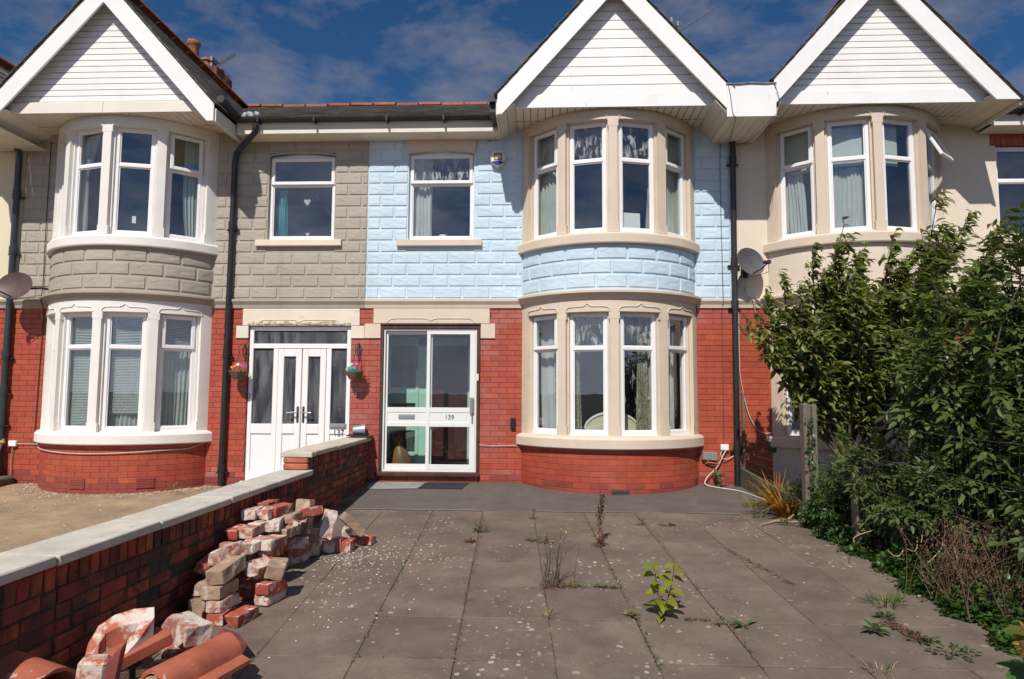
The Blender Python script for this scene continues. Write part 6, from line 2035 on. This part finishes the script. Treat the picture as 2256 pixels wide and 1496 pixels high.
# ---- tall light green shrub before the cream house
r = random.Random(21)
base = Vector((3.42, -1.75, -.25))
SH = thing("shrub", "tall wind blown shrub with olive green drooping leaves before the cream bow window", "shrub", base)
tips = [(2.52, -1.3, 2.02), (2.68, -1.4, 2.36), (2.86, -1.5, 2.55), (3.2, -1.5, 2.93), (3.52, -1.6, 3.14), (3.78, -1.4, 2.75), (4.02, -1.7, 3.0), (4.2, -1.5, 2.7), (4.48, -1.8, 3.42), (4.62, -1.7, 3.1), (4.88, -1.7, 3.22), (5.12, -1.9, 3.15),
        (2.62, -1.6, 1.85), (2.9, -1.9, 1.9), (3.1, -1.9, 2.0), (3.6, -2.1, 2.2), (3.35, -2.1, 2.45), (4.2, -2.2, 2.35), (4.7, -2.1, 2.5), (5.3, -2.1, 2.6), (3.9, -2.2, 1.7), (2.95, -1.5, 2.2), (3.35, -1.4, 2.5), (5.0, -2.2, 1.9), (3.7, -1.5, 2.45), (4.4, -1.9, 2.9), (4.0, -1.9, 2.3), (3.5, -1.9, 1.9), (4.5, -2.3, 1.9), (5.4, -2.0, 2.2), (3.35, -1.7, 2.75), (3.65, -1.7, 2.85), (4.25, -1.8, 2.95), (4.55, -1.9, 2.85), (4.1, -1.6, 2.55), (3.0, -1.6, 2.35), (4.9, -2.0, 2.8), (5.2, -2.1, 2.9), (2.72, -1.45, 1.95), (3.0, -1.3, 2.1)]
fork = Vector((3.40, -1.72, .75))
m = MB(); m.tube(bend(base, fork, r, .08), [.05 - .002 * i for i in range(8)], 8)
wood = MB()
LV = []
wind = Vector((.55, -.15, .0))
for tp in tips:
    tp = Vector(tp)
    st = base.lerp(fork, r.uniform(.55, 1.0))
    midp = st.lerp(tp, .45) + Vector((r.uniform(-.1, .1), r.uniform(-.1, .1), -.12))
    P = bend(st, midp, r, .10, 5)[:-1] + bend(midp, tp, r, .08, 7)
    wood.tube(P, [.022 - .0175 * i / (len(P) - 1) for i in range(len(P))], 6)
    for i in range(4, len(P)):
        for k in range(9 if i < len(P) - 2 else 7):
            q = P[i - 1].lerp(P[i], r.random())
            dirn = (P[i] - P[i - 1]).normalized() * .9 + rv(r, .55) + Vector((.15, -.1, .35))
            ln = r.uniform(.10, .34) if i < len(P) - 2 else r.uniform(.05, .18)
            e = q + dirn.normalized() * ln
            wood.tube([q, q.lerp(e, .5) + rv(r, .01), e], [.0045, .0035, .002], 4)
            nl = max(3, int(ln / .030))
            for j in range(nl):
                b = q.lerp(e, (j + .6) / nl)
                dd = dirn.normalized() * .35 + wind + Vector((r.gauss(0, .5), r.gauss(0, .5), r.uniform(-.75, .35)))
                Ls = r.uniform(.075, .128)
                LV.append((b, dd, Vector((r.gauss(0, .35), r.gauss(0, .35) - .2, 1)), Ls, Ls * r.uniform(.48, .60), r.choice((.2, .4, .5)), .2))
m.v, base_v = m.v, m
part(m, "trunk", M["bark"], SH, smooth=True)
part(wood, "branch", M["stem_dark"], SH, kind="stuff")
crown_build(SH, LV, "leaf_plum")

# ---- dark bush nearer the street, pinnate leaves
def pinnate(LV, wood, p, d, r, L=.20, nl=3, ll=.085):
    d = d.normalized()
    up = Vector((r.gauss(0, .3), r.gauss(0, .3) - .25, 1)).normalized()
    s = d.cross(up).normalized(); n = s.cross(d)
    pts = [p + d * (L * t) - n * (L * .28 * t * t) for t in (0, .33, .66, 1)]
    wood.tube(pts, [.0028, .0024, .002, .0012], 3)
    for k in range(nl):
        t = .25 + .62 * k / max(1, nl - 1)
        c = p + d * (L * t) - n * (L * .28 * t * t)
        for sg in (-1, 1):
            LL = ll * r.uniform(.65, 1.2)
            LV.append((c, s * sg + d * r.uniform(.45, .8) - n * r.uniform(-.1, .3), n + rv(r, .22), LL, LL * .46, .2, .14))
    LV.append((pts[-1], d - n * .4, n, ll * 1.15, ll * .52, .2, .14))
def bush(label, base, centres, n_limbs, per, seed, mat, ll, Lr, single=300, cat="bush", bias=.55, wood_mat="stem_dark"):
    r = random.Random(seed)
    base = Vector(base)
    t = thing("bush", label, cat, base)
    LV = []; wood = MB(); tw = MB()
    for i in range(n_limbs):
        c, rad3 = centres[i % len(centres)]
        d = rv(r).normalized()
        if d.y > .3: d.y *= -.6
        k = r.uniform(bias, 1.0) ** .6
        e = Vector(c) + Vector((d.x * rad3[0], d.y * rad3[1], d.z * rad3[2])) * k
        if e.z < -.15: e.z = -.15 + r.random() * .3
        st = base + Vector((r.gauss(0, .10), r.gauss(0, .10), r.uniform(0, .35)))
        P = bend(st, e, r, .16, 8)
        wood.tube(P, [.018 - .015 * j / 8 for j in range(9)], 5)
        for k in range(per):
            u = r.uniform(.42, 1.0) ** .8
            j = min(7, int(u * 8)); q = P[j].lerp(P[j + 1], u * 8 - j if u * 8 - j <= 1 else 1)
            dd = (q - Vector(c)).normalized() * .8 + rv(r, .6) + Vector((.1, -.25, .1))
            pinnate(LV, tw, q, dd, r, Lr * r.uniform(.8, 1.15), 3, ll)
    part(wood, "branch", M[wood_mat], t, kind="stuff", smooth=True)
    part(tw, "leaf_stalk", M["leaf_mid"], t, kind="stuff")
    crown_build(t, LV, mat, single)
    return t
bush("large dark green bush with long feathery leaves at the right edge, nearest the street", (4.05, -3.5, -.3),
     [((4.35, -3.45, 1.45), (1.15, .75, 1.30)), ((4.15, -3.5, .75), (1.05, .8, .95)), ((4.75, -3.3, 1.75), (1.0, .8, 1.1)), ((3.72, -3.1, 1.25), (.62, .6, .95)), ((4.5, -3.3, 2.1), (.95, .6, .65)), ((3.9, -2.9, 1.75), (.7, .5, .75))], 170, 14, 5, "leaf_dark", .100, .22)
bush("low dark bush with small oval leaves around the nearer concrete post", (3.35, -3.0, -.25),
     [((3.30, -3.12, .45), (.55, .5, .62)), ((3.6, -3.5, .35), (.7, .6, .55)), ((3.2, -2.4, .45), (.4, .5, .45))], 110, 13, 8, "leaf_dark", .066, .14)
bush("dark leafy bush behind the dead brown weeds at the right edge", (4.0, -4.3, -.32),
     [((3.95, -4.25, .35), (.75, .45, .75)), ((4.4, -4.4, .6), (.7, .5, .9))], 80, 12, 9, "leaf_dark", .095, .2)

bush("light green leafy weeds crowding the slotted concrete post", (2.98, -2.25, -.2),
     [((2.92, -2.22, .08), (.22, .26, .24)), ((3.12, -1.75, .12), (.25, .3, .28)), ((2.95, -2.75, .05), (.25, .25, .22))], 70, 7, 14, "leaf_ivy", .045, .10, 200)
# ---- low green growth along the edge of the paving
r = random.Random(33)
m = MB()
for i in range(7500):
    y = -1.15 - 4.6 * r.random() ** .9
    edge = 2.80 + .03 * math.sin(y * 5) + .05 * math.sin(y * 13 + 1)
    x = edge + abs(r.gauss(0, .22)) + (.0 if r.random() < .9 else -r.random() * .10)
    hmax = (.05 + .30 * min(1, (x - edge) / .35)) * (.55 + .45 * math.sin(y * 3.3 + 1) ** 2)
    if -3.0 < y < -1.2: hmax *= 2.2
    z = gz(y) - .02 + hmax * r.random() ** .7
    d = Vector((r.gauss(-.3, .6), r.gauss(-.5, .6), r.uniform(-.1, .7)))
    L = r.uniform(.026, .066)
    leaf_geo(m, Vector((x, y, z)), d, Vector((r.gauss(0, .4), r.gauss(0, .4), 1)), L, L * .7, .2, .12)
solo(m, "ground_cover", M["leaf_ivy"], "low leafy weeds and ivy creeping along the right edge of the paving", "ground cover", kind="stuff", smooth=True, angle=180)

# ---- strappy clump, grass clumps, weeds on the paving
def blade_geo(m, p, az, L, w, lean, droop, tip=0.1, n=6):
    v, f = [], []
    h = Vector((math.cos(az), math.sin(az), 0)); s = Vector((-math.sin(az), math.cos(az), 0))
    pos = Vector(p); a = lean
    for i in range(n + 1):
        t = i / n
        ww = w * (1 - t) ** .6 * (.6 + .4 * min(1, t * 4)) + tip * w * 0
        v += [pos + s * ww, pos - s * ww]
        a2 = a + droop * t
        pos = pos + (h * math.sin(a2) + Vector((0, 0, math.cos(a2)))) * (L / n)
    for i in range(n): f.append((2 * i, 2 * i + 1, 2 * i + 3, 2 * i + 2))
    m.add(v, f)
def strap_clump(label, c, n, Lr, w, mats, seed, cat="plant", singles=True, spread=.05, leanmax=1.0, name="strap_leaf_plant"):
    r = random.Random(seed); z = gz(c[1])
    t = thing(name, label, cat, (c[0], c[1], z))
    bm_ = {}
    stuff = {}
    for i in range(n):
        az = r.uniform(0, 6.283); q = spread * math.sqrt(r.random())
        mat = mats[r.randrange(len(mats))]
        L = r.uniform(*Lr)
        if singles:
            k = (round(L / .06), r.randrange(3), mat)
            if k not in bm_:
                mm = MB(); blade_geo(mm, (0, 0, 0), 0, k[0] * .06 + .02, w, r.uniform(.1, leanmax * .6), r.uniform(.6, 1.9)); bm_[k] = mm.mesh("leaf_blade", M[mat], True, 180)
            o = _link("leaf_blade", bm_[k], t, (c[0] + q * math.cos(az), c[1] + q * math.sin(az), z - .01)); o.rotation_euler = (r.uniform(-.2, .2), r.uniform(-.2, .2), az)
        else:
            mm = stuff.setdefault(mat, MB()); blade_geo(mm, (c[0] + q * math.cos(az), c[1] + q * math.sin(az), z - .005), az, L, w, r.uniform(.1, leanmax), r.uniform(.3, 1.5), n=4)
    for mat, mm in stuff.items(): part(mm, "blades", M[mat], t, kind="stuff")
    return t
strap_clump("clump of orange and yellow strap leaves spilling over the paving edge", (2.80, -1.62), 140, (.30, .58), .012, ["blade_orange", "blade_orange", "blade_green"], 3, spread=.15, leanmax=1.3)
strap_clump("yellow green strap leaves behind the orange clump by the gravel board", (2.80, -1.25), 70, (.30, .52), .010, ["blade_green", "blade_orange"], 4, spread=.10)
strap_clump("orange strap leaves half hidden in the weeds by the nearer concrete post", (3.05, -1.95), 50, (.25, .42), .009, ["blade_orange", "blade_green"], 5, spread=.12)
strap_clump("small yellowing grass clump at the end of the concrete apron", (2.50, -1.28), 120, (.10, .20), .0025, ["blade_green", "straw"], 6, "grass", False, .09, .6, "grass_tuft")
strap_clump("flattened green grass tuft on the paving at the right", (2.46, -4.36), 150, (.07, .15), .003, ["leaf_weed", "blade_green"], 7, "grass", False, .12, 1.4, "grass_tuft")
strap_clump("yellow grass tuft in the paving joint at centre front", (.05, -4.72), 50, (.05, .10), .002, ["blade_green", "straw"], 8, "grass", False, .03, 1.2, "grass_tuft")
strap_clump("ragged grass tuft low at the right front corner of the paving", (1.89, -5.42), 40, (.04, .09), .0025, ["leaf_weed", "straw"], 9, "grass", False, .07, 1.4, "grass_tuft")
def weed(label, c, n, L, Wd, mat, seed, flat=.35, stem=0.0, spread=.02, singles=True, name="weed", extra=None):
    r = random.Random(seed); z = gz(c[1]) + .002
    t = thing(name, label, "weed", (c[0], c[1], z), "weeds growing in the paving joints")
    lv = []
    for i in range(n):
        az = r.uniform(0, 6.283) if n > 9 else 6.283 * i / n + r.uniform(-.3, .3)
        q = spread * math.sqrt(r.random()); h = stem * r.random()
        LL = L * r.uniform(.65, 1.15)
        lv.append((Vector((c[0] + q * math.cos(az), c[1] + q * math.sin(az), z + h)), Vector((math.cos(az), math.sin(az), r.uniform(.1, flat + .5))), Vector((0, 0, 1)), LL, LL * Wd, r.choice((.2, .3)), .15))
    for q in lv: leaf_obj(t, *q, mat)
    m = MB()
    for i in range(30):
        a = r.uniform(0, 6.283); q = (spread + .03) * r.random()
        leaf_geo(m, Vector((c[0] + q * math.cos(a), c[1] + q * .6 * math.sin(a), z + r.random() * .006)), Vector((r.gauss(0, 1), r.gauss(0, 1), r.uniform(0, .4))), Vector((0, 0, 1)), r.uniform(.008, .022), .008, .2, .1)
    part(m, "leaf_litter", M["dead_leaf"], t, kind="stuff")
    if stem:
        m = MB()
        for k in range(3): m.tube([(c[0], c[1], z), (c[0] + r.uniform(-.02, .02), c[1] + r.uniform(-.02, .02), z + stem)], .002, 4)
        part(m, "stem", M["stem_red"], t)
    return t
weed("green leafy weed in the joint below the doormat", (-.60, -2.56), 26, .075, .30, "leaf_weed", 1, .9, .06, .05)
weed("flat brown withered weed left of the green one below the doormat", (-.66, -2.90), 14, .07, .35, "dead_leaf", 2, .1)
weed("reddish withered weed pair in the centre paving joint", (.06, -2.88), 12, .07, .3, "dead_leaf", 3, .4, .05, .05)
weed("small grey green weed in the centre paving joint", (-.07, -2.84), 9, .075, .28, "leaf_weed", 4, .5)
weed("thin pale green weed in the joint below the bow window", (1.07, -2.18), 14, .06, .25, "leaf_weed", 5, .9, .06, .03)
weed("flat bright green weed right of the thin pale one", (1.34, -2.16), 16, .06, .4, "leaf_ivy", 6, .2, 0, .05)
weed("dandelion rosette in the joint right of the yellow sapling", (1.32, -4.83), 13, .10, .28, "leaf_weed", 7, .55)
weed("tiny seedling just right of the yellow sapling", (1.00, -4.73), 5, .035, .45, "leaf_ivy", 8, .4)
weed("tiny seedling further right of the yellow sapling", (1.10, -4.74), 4, .032, .45, "leaf_weed", 9, .4)
weed("broad leaved green weed below the flattened grass tuft", (2.13, -4.88), 9, .10, .5, "leaf_ivy", 10, .5, .03)
weed("small low weed where two joints cross at right", (1.16, -4.80), 8, .05, .35, "leaf_weed", 11, .3)
weed("green weed strip nearest the right front corner", (2.42, -5.18), 40, .045, .6, "leaf_ivy", 12, .5, .03, .13)
weed("green weed just left of the sunflower leaves", (2.36, -4.98), 26, .04, .6, "leaf_ivy", 13, .5, .02, .09)
weed("small bright weed at the upper end of the dry moss strip", (2.30, -4.66), 18, .05, .55, "leaf_ivy", 14, .6, .04, .04)
weed("little weed at the apron edge near the grass clump", (2.42, -1.75), 16, .05, .5, "leaf_ivy", 15, .5, .03, .05)
weed("leafy weed at the joint left of the orange clump", (2.62, -2.05), 22, .055, .5, "leaf_ivy", 16, .6, .05, .07)
weed("pale green seedling below the yellow sapling at left", (.62, -4.70), 7, .065, .55, "leaf_lime", 17, .5, .03)
weed("dark leafy weed at the foot of the red wall by the white cable", (2.42, -.16), 16, .12, .4, "leaf_weed", 18, 1.6, .18, .03)
weed("small weed at the foot of the garden wall on the apron", (-2.30, -1.45), 14, .07, .35, "leaf_ivy", 19, .9, .05, .03)
weed("grass like weed at the foot of the grey house bow", (-4.85, -.62), 12, .13, .12, "blade_green", 20, 1.0, 0, .06)
weed("rusty weed stem in the centre joint near the apron", (-.07, -1.95), 9, .05, .3, "dead_leaf", 21, 1.0, .10, .02)
# creeping moss and dry litter lying in joints
def joint_litter(label, x0, y0, x1, y1, n, wdt, mat, seed, name="joint_moss"):
    r = random.Random(seed); m = MB()
    for i in range(n):
        t = r.random(); x = x0 + (x1 - x0) * t + r.gauss(0, wdt); y = y0 + (y1 - y0) * t + r.gauss(0, wdt)
        leaf_geo(m, Vector((x, y, gz(y) + .003 + r.random() * .012)), Vector((r.gauss(0, 1), r.gauss(0, 1), r.uniform(0, .5))), Vector((0, 0, 1)), r.uniform(.015, .04), .010, .2, .1)
    solo(m, name, M[mat], label, "moss", kind="stuff")
joint_litter("dry brown moss strip in the right hand paving joint", 2.28, -4.74, 2.36, -5.02, 420, .022, "dead_leaf", 1)
joint_litter("brown litter in the paving joint right of centre", 1.70, -3.0, 1.95, -4.0, 160, .014, "dead_leaf", 2)
joint_litter("red brown litter around the wispy weed", .02, -4.16, .30, -4.10, 260, .035, "dead_leaf", 3)
joint_litter("green moss in the cross joint right of the wispy weed", .42, -4.12, .60, -4.13, 90, .012, "leaf_ivy", 4)
joint_litter("brown litter at the foot of the dead dock stalk", .54, -3.02, .58, -2.92, 160, .03, "dead_leaf", 5)
for k, (xa, xb) in enumerate(((-1.20, -1.06), (-.62, -.48), (.50, .68), (1.10, 1.25))):
    joint_litter("thin moss in long paving joint %s" % ("left of the doormat line", "below the doormat", "under the dead dock stalk", "below the bow window")[k], xa, -1.8, xb, -5.5, 110, .006, ("leaf_weed", "dead_leaf", "leaf_ivy", "dead_leaf")[k], 20 + k)
r_ = random.Random(77)
mm1 = MB(); mm2 = MB()
for (m_, n_) in ((mm1, 900), (mm2, 700)):
    for i in range(n_):
        if r_.random() < .6:
            k = r_.randrange(-1, 7); y = r_.uniform(-6.2, -1.62); x = -1.229 + .577 * k - SK * (y + 1.6) + r_.gauss(0, .006)
            if noise.noise(Vector((k * 3.1, y * 1.6, 0 if m_ is mm1 else 7))) < .02: continue
        else:
            y = ROWS[r_.randrange(1, 7)] + r_.gauss(0, .005); x = r_.uniform(-2.0, 2.7)
            if noise.noise(Vector((x * 1.5, y * 3.1, 3 if m_ is mm1 else 9))) < .1: continue
        leaf_geo(m_, Vector((x, y, gz(y) + .001 + r_.random() * .006)), Vector((r_.gauss(0, 1), r_.gauss(0, 1), r_.uniform(0, .5))), Vector((0, 0, 1)), r_.uniform(.008, .022), .008, .2, .1)
solo(mm1, "joint_moss", M["leaf_weed"], "sparse green moss in the joints across the whole paving", "moss", kind="stuff")
solo(mm2, "joint_litter", M["dead_leaf"], "brown crumbs of litter in the joints across the whole paving", "litter", kind="stuff")
# dead dock stalk
r = random.Random(41); z = gz(-2.94)
t = thing("dock_stalk", "tall withered brown dock stalk standing in the paving joint", "weed", (.56, -2.94, z), "weeds growing in the paving joints")
m = MB(); top = Vector((.60, -2.92, z + .47)); P = bend(Vector((.56, -2.94, z)), top, r, .08); m.tube(P, [.005 - .0005 * i for i in range(8)], 5)
for k in range(3): m.tube([P[2 + k], P[2 + k] + Vector((r.uniform(-.08, .08), r.uniform(-.05, .05), .15))], [.003, .0015], 4)
part(m, "stem", M["dead_stem"], t)
m = MB()
for k in range(260):
    u = r.random() ** 1.3; j = min(6, int(u * 7)); q = P[j].lerp(P[j + 1], u * 7 - j)
    leaf_geo(m, q + rv(r, .014), rv(r), Vector((0, 0, 1)), r.uniform(.015, .05), .014, .3, .2)
part(m, "seed_husks", M["dead_leaf"], t, kind="stuff")
for k in range(5): leaf_obj(t, P[5] + rv(r, .02), Vector((r.gauss(0, 1), r.gauss(0, 1), .6)), Vector((0, 0, 1)), .06, .025, .2, .15, "leaf_weed")
# wispy yellow flowered weed
z = gz(-4.12)
t = thing("wispy_weed", "wispy tall weed with tiny yellow flowers in the centre of the paving", "weed", (.12, -4.12, z), "weeds growing in the paving joints")
m = MB(); lf = MB(); fl = MB()
for k in range(15):
    b = Vector((.10 + r.gauss(0, .06), -4.12 + r.gauss(0, .03), z)); e = b + Vector((r.gauss(.02, .05), r.gauss(0, .04), r.uniform(.18, .44)))
    P = bend(b, e, r, .12, 6); m.tube(P, [.0026 - .0003 * i for i in range(7)], 4)
    for j in range(2, 7):
        for q in range(2):
            lf_p = P[j] + rv(r, .004); leaf_geo(lf, lf_p, Vector((r.gauss(0, 1), r.gauss(0, 1), r.uniform(.2, 1.2))), Vector((0, 0, 1)), r.uniform(.02, .045), .007, .2, .1)
    if r.random() < .55:
        for q in range(5): leaf_geo(fl, P[-1], rv(r) + Vector((0, 0, .6)), Vector((0, 0, 1)), .012, .007, .1, .1)
part(m, "stem", M["stem_dark"], t, kind="stuff"); part(lf, "leaves", M["leaf_weed"], t, kind="stuff"); part(fl, "flowers", M["petal_yellow"], t, kind="stuff")
m = MB()
for k in range(7): m.tube(bend(Vector((.2, -4.12, z + .01)), Vector((.2 + r.uniform(.1, .38), -4.12 + r.gauss(0, .03), z + r.uniform(.015, .05))), r, .1, 5), .0016, 3)
part(m, "runner", M["blade_green"], t)
# yellow green sapling, two stems, every leaf a part
z = gz(-4.71)
t = thing("sapling", "small yellow green sapling with two red stems growing from a paving joint", "sapling", (.80, -4.71, z))
r = random.Random(8)
for (e, nl) in ((Vector((.765, -4.72, z + .345)), 13), (Vector((.905, -4.70, z + .36)), 13)):
    b = Vector((.81, -4.71, z)); P = bend(b, e, r, .10, 7); m = MB(); m.tube(P, [.0052 - .0005 * i for i in range(8)], 6); part(m, "stem", M["stem_red"], t, smooth=True)
    for j in range(nl):
        u = .10 + .9 * (j + .5) / nl; k = min(6, int(u * 7)); q = P[k].lerp(P[k + 1], u * 7 - k)
        az = j * 2.4 + r.uniform(-.5, .5)
        L = r.uniform(.075, .115)
        leaf_obj(t, q, Vector((math.cos(az), math.sin(az) * .8 - .25, r.uniform(-.25, .45))), Vector((0, -.5, 1)), L, L * .68, .3, .12, "leaf_lime")
for j in range(14):
    az = r.uniform(0, 6.28); leaf_obj(t, Vector((.81 + .07 * math.cos(az) * r.random(), -4.71 + .05 * math.sin(az), z + r.uniform(.02, .10))), Vector((math.cos(az), math.sin(az), r.uniform(-.2, .4))), Vector((0, 0, 1)), r.uniform(.055, .085), .045, .3, .1, "leaf_lime")
# dead brown weeds at the right
r = random.Random(51)
t = thing("dead_weeds", "mass of dead brown weed stems at the right edge of the paving", "dead weeds", (3.1, -4.3, gz(-4.3)))
m = MB(); h = MB()
for k in range(150):
    b = Vector((3.02 + r.gauss(.05, .14), -4.35 + r.gauss(0, .22), gz(-4.35)))
    e = b + Vector((r.gauss(.03, .14), r.gauss(0, .12), r.uniform(.15, .62)))
    P = bend(b, e, r, .2, 5); m.tube(P, [.0028 - .0003 * i for i in range(6)], 3)
    for j in range(2, 6):
        for q in range(3): leaf_geo(h, P[j] + rv(r, .02), rv(r) + Vector((0, 0, .3)), Vector((0, 0, 1)), r.uniform(.012, .035), .012, .3, .2)
part(m, "stem", M["dead_stem"], t, kind="stuff"); part(h, "seed_heads", M["dead_leaf"], t, kind="stuff")
m = MB()
for k in range(8):
    b = Vector((3.0 + r.gauss(0, .2), -3.9 + r.gauss(0, .4), gz(-4) + .3)); m.tube(bend(b, b + Vector((r.uniform(-.3, .1), r.uniform(-.3, 0), r.uniform(-.25, .15))), r, .3, 6), .004, 4)
solo(m, "dry_twigs", M["straw"], "pale dry twigs caught in the low dark bush", "twigs", kind="stuff")
m = MB(); m.tube([(2.30, -2.15, gz(-2.15) + .012), (2.52, -1.98, gz(-2) + .02), (2.66, -1.95, gz(-2) + .03), (2.86, -1.70, gz(-1.7) + .06)], [.007, .009, .009, .006], 6); m.tube([(2.55, -1.98, gz(-2) + .02), (2.84, -2.02, gz(-2) + .02)], [.007, .005], 5)
solo(m, "dry_stick", M["straw"], "pale forked dry stick lying on the paving by the orange clump", "stick", smooth=True)

# ---- fence: concrete gravel board, two slotted posts, wire mesh
FN = thing("wire_fence", "old wire mesh fence with two concrete posts and a concrete base board", "fence", (2.8, -1.5, -.2))
fx = lambda y: 2.735 - .062 * y
m = MB(); m.add([(fx(-.03) - .02, -.03, -.12), (fx(-1.9) - .02, -1.9, -.22), (fx(-1.9) + .03, -1.9, -.22), (fx(-.03) + .03, -.03, -.12), (fx(-.03) - .02, -.03, .20), (fx(-1.9) - .02, -1.9, .03), (fx(-1.9) + .03, -1.9, .03), (fx(-.03) + .03, -.03, .20)],
      [(3, 2, 1, 0), (4, 5, 6, 7), (0, 1, 5, 4), (1, 2, 6, 5), (2, 3, 7, 6), (3, 0, 4, 7)]); part(m, "base_board", M["stone_kerb"], FN)
for (x, y, w, zt, zb) in ((2.90, -1.98, .072, 1.10, -.3), (2.94, -2.98, .05, .62, -.3)):
    m = MB()
    m.box(x - w, x - w * .28, y - .06, y + .06, zb, zt, .010); m.box(x + w * .28, x + w, y - .06, y + .06, zb, zt - .01, .010); m.box(x - w * .28, x + w * .28, y - .02, y + .05, zb, zt - .02, .004)
    part(m, "post", M["concrete_post"], FN)
m = MB()
def wire_run(ya, yb, za, zb_, za0, zb0):
    L = abs(yb - ya); n = int(L / (.052 if ya > -2 else .075))
    for i in range(n + 1):
        t = i / n; y = ya + (yb - ya) * t; zt = za + (zb_ - za) * t; z0 = za0 + (zb0 - za0) * t
        pts = [(fx(y) + .008 * math.sin(k * 1.7 + i), y + .006 * math.sin(k * 2.3 + i * .7), z0 + (zt - z0) * k / 5) for k in range(6)]
        m.tube(pts, .0012 if ya > -2 else .0008, 3, cap=False)
    for k in range(9 if ya > -2 else 5):
        u = k / (8 if ya > -2 else 4)
        m.tube([(fx(ya + (yb - ya) * t / 6) + .006 * math.sin(t + k), ya + (yb - ya) * t / 6, (za0 + (zb0 - za0) * t / 6) * (1 - u) + (za + (zb_ - za) * t / 6) * u + .008 * math.sin(t * 2 + k)) for t in range(7)], .0016, 3, cap=False)
wire_run(-.06, -1.93, .88, .90, .15, .05)
wire_run(-2.05, -2.92, .92, .92, .0, -.1)
wire_run(-3.04, -5.6, .92, .88, -.15, -.3)
part(m, "wire_mesh", M["wire"], FN, kind="stuff")
m = MB(); m.box(2.775, 2.81, -.055, -.015, -.1, 1.22, .006); part(m, "wall_batten", M["concrete_post"], FN)
# ivy climbing the post
r = random.Random(61)
t = thing("ivy", "thin ivy strand climbing the slotted concrete post", "ivy", (2.875, -2.05, -.2))
P = [Vector((2.88 + .015 * math.sin(k), -2.06, -.1 + k * .15)) for k in range(8)]
m = MB(); m.tube(P, .004, 5); part(m, "stem", M["stem_dark"], t)
for k in range(70):
    j = r.randrange(7); q = P[j].lerp(P[j + 1], r.random()) + Vector((r.gauss(0, .02), -.01, 0))
    leaf_obj(t, q, Vector((r.gauss(0, 1), -.6, r.uniform(-.6, .6))), Vector((0, -1, .4)), r.uniform(.025, .05), .035, .2, .1, "leaf_ivy")

# ---- sunflower in the near right corner
sf = thing("sunflower", "drooping sunflower with a big brown head in the near right corner", "sunflower", (2.50, -5.85, gz(-5.85)))
z0 = gz(-5.85)
P = [Vector((2.42, -5.83, z0)), Vector((2.40, -5.86, z0 + .2)), Vector((2.36, -5.92, z0 + .36)), Vector((2.32, -5.98, z0 + .42)), Vector((2.34, -6.0, z0 + .41))]
m = MB(); m.tube(P, [.016, .015, .014, .012, .014], 8); part(m, "stem", M["leaf_mid"], sf, smooth=True)
hc = Vector((2.33, -6.02, z0 + .40)); hn = Vector((-.55, -.65, .25)).normalized(); hu = hn.orthogonal().normalized(); hw = hn.cross(hu)
m = MB(); K = 26; v = [hc + hn * .03]; f = []
for j in range(1, 8):
    q = .088 * j / 7
    for i in range(K): v.append(hc + (hu * math.cos(6.283 * i / K) + hw * math.sin(6.283 * i / K)) * q + hn * (.03 * (1 - (j / 7) ** 2) + rng.uniform(-.003, .003)))
for i in range(K): f.append((0, 1 + i, 1 + (i + 1) % K))
for j in range(6):
    for i in range(K): f.append((1 + j * K + i, 1 + (j + 1) * K + i, 1 + (j + 1) * K + (i + 1) % K, 1 + j * K + (i + 1) % K))
m.add(v, f)
leafmat("dry_petal", (.26, .15, .035))
mk("seed_head", (.16, .085, .025), var=.4, vscale=90, rough=1, bump=1.0, bscale=160)
part(m, "seed_disc", M["seed_head"], sf)
for i in range(24):
    a = 6.283 * i / 24; d = hu * math.cos(a) + hw * math.sin(a)
    leaf_obj(sf, hc + d * .08, d + hn * rng.uniform(-.3, .6), hn, rng.uniform(.022, .038), .016, .5, .1, "dry_petal").name = "petal"
for (b, d, L) in ((P[1], (-.8, -.5, -.1), .19), (P[2], (.3, -.9, .1), .18), (P[1], (-.5, .8, .2), .17), (P[3], (-.9, .2, .3), .12)):
    leaf_obj(sf, b, Vector(d), Vector((0, -.3, 1)), L, L * .85, .3, .1, "leaf_ivy")
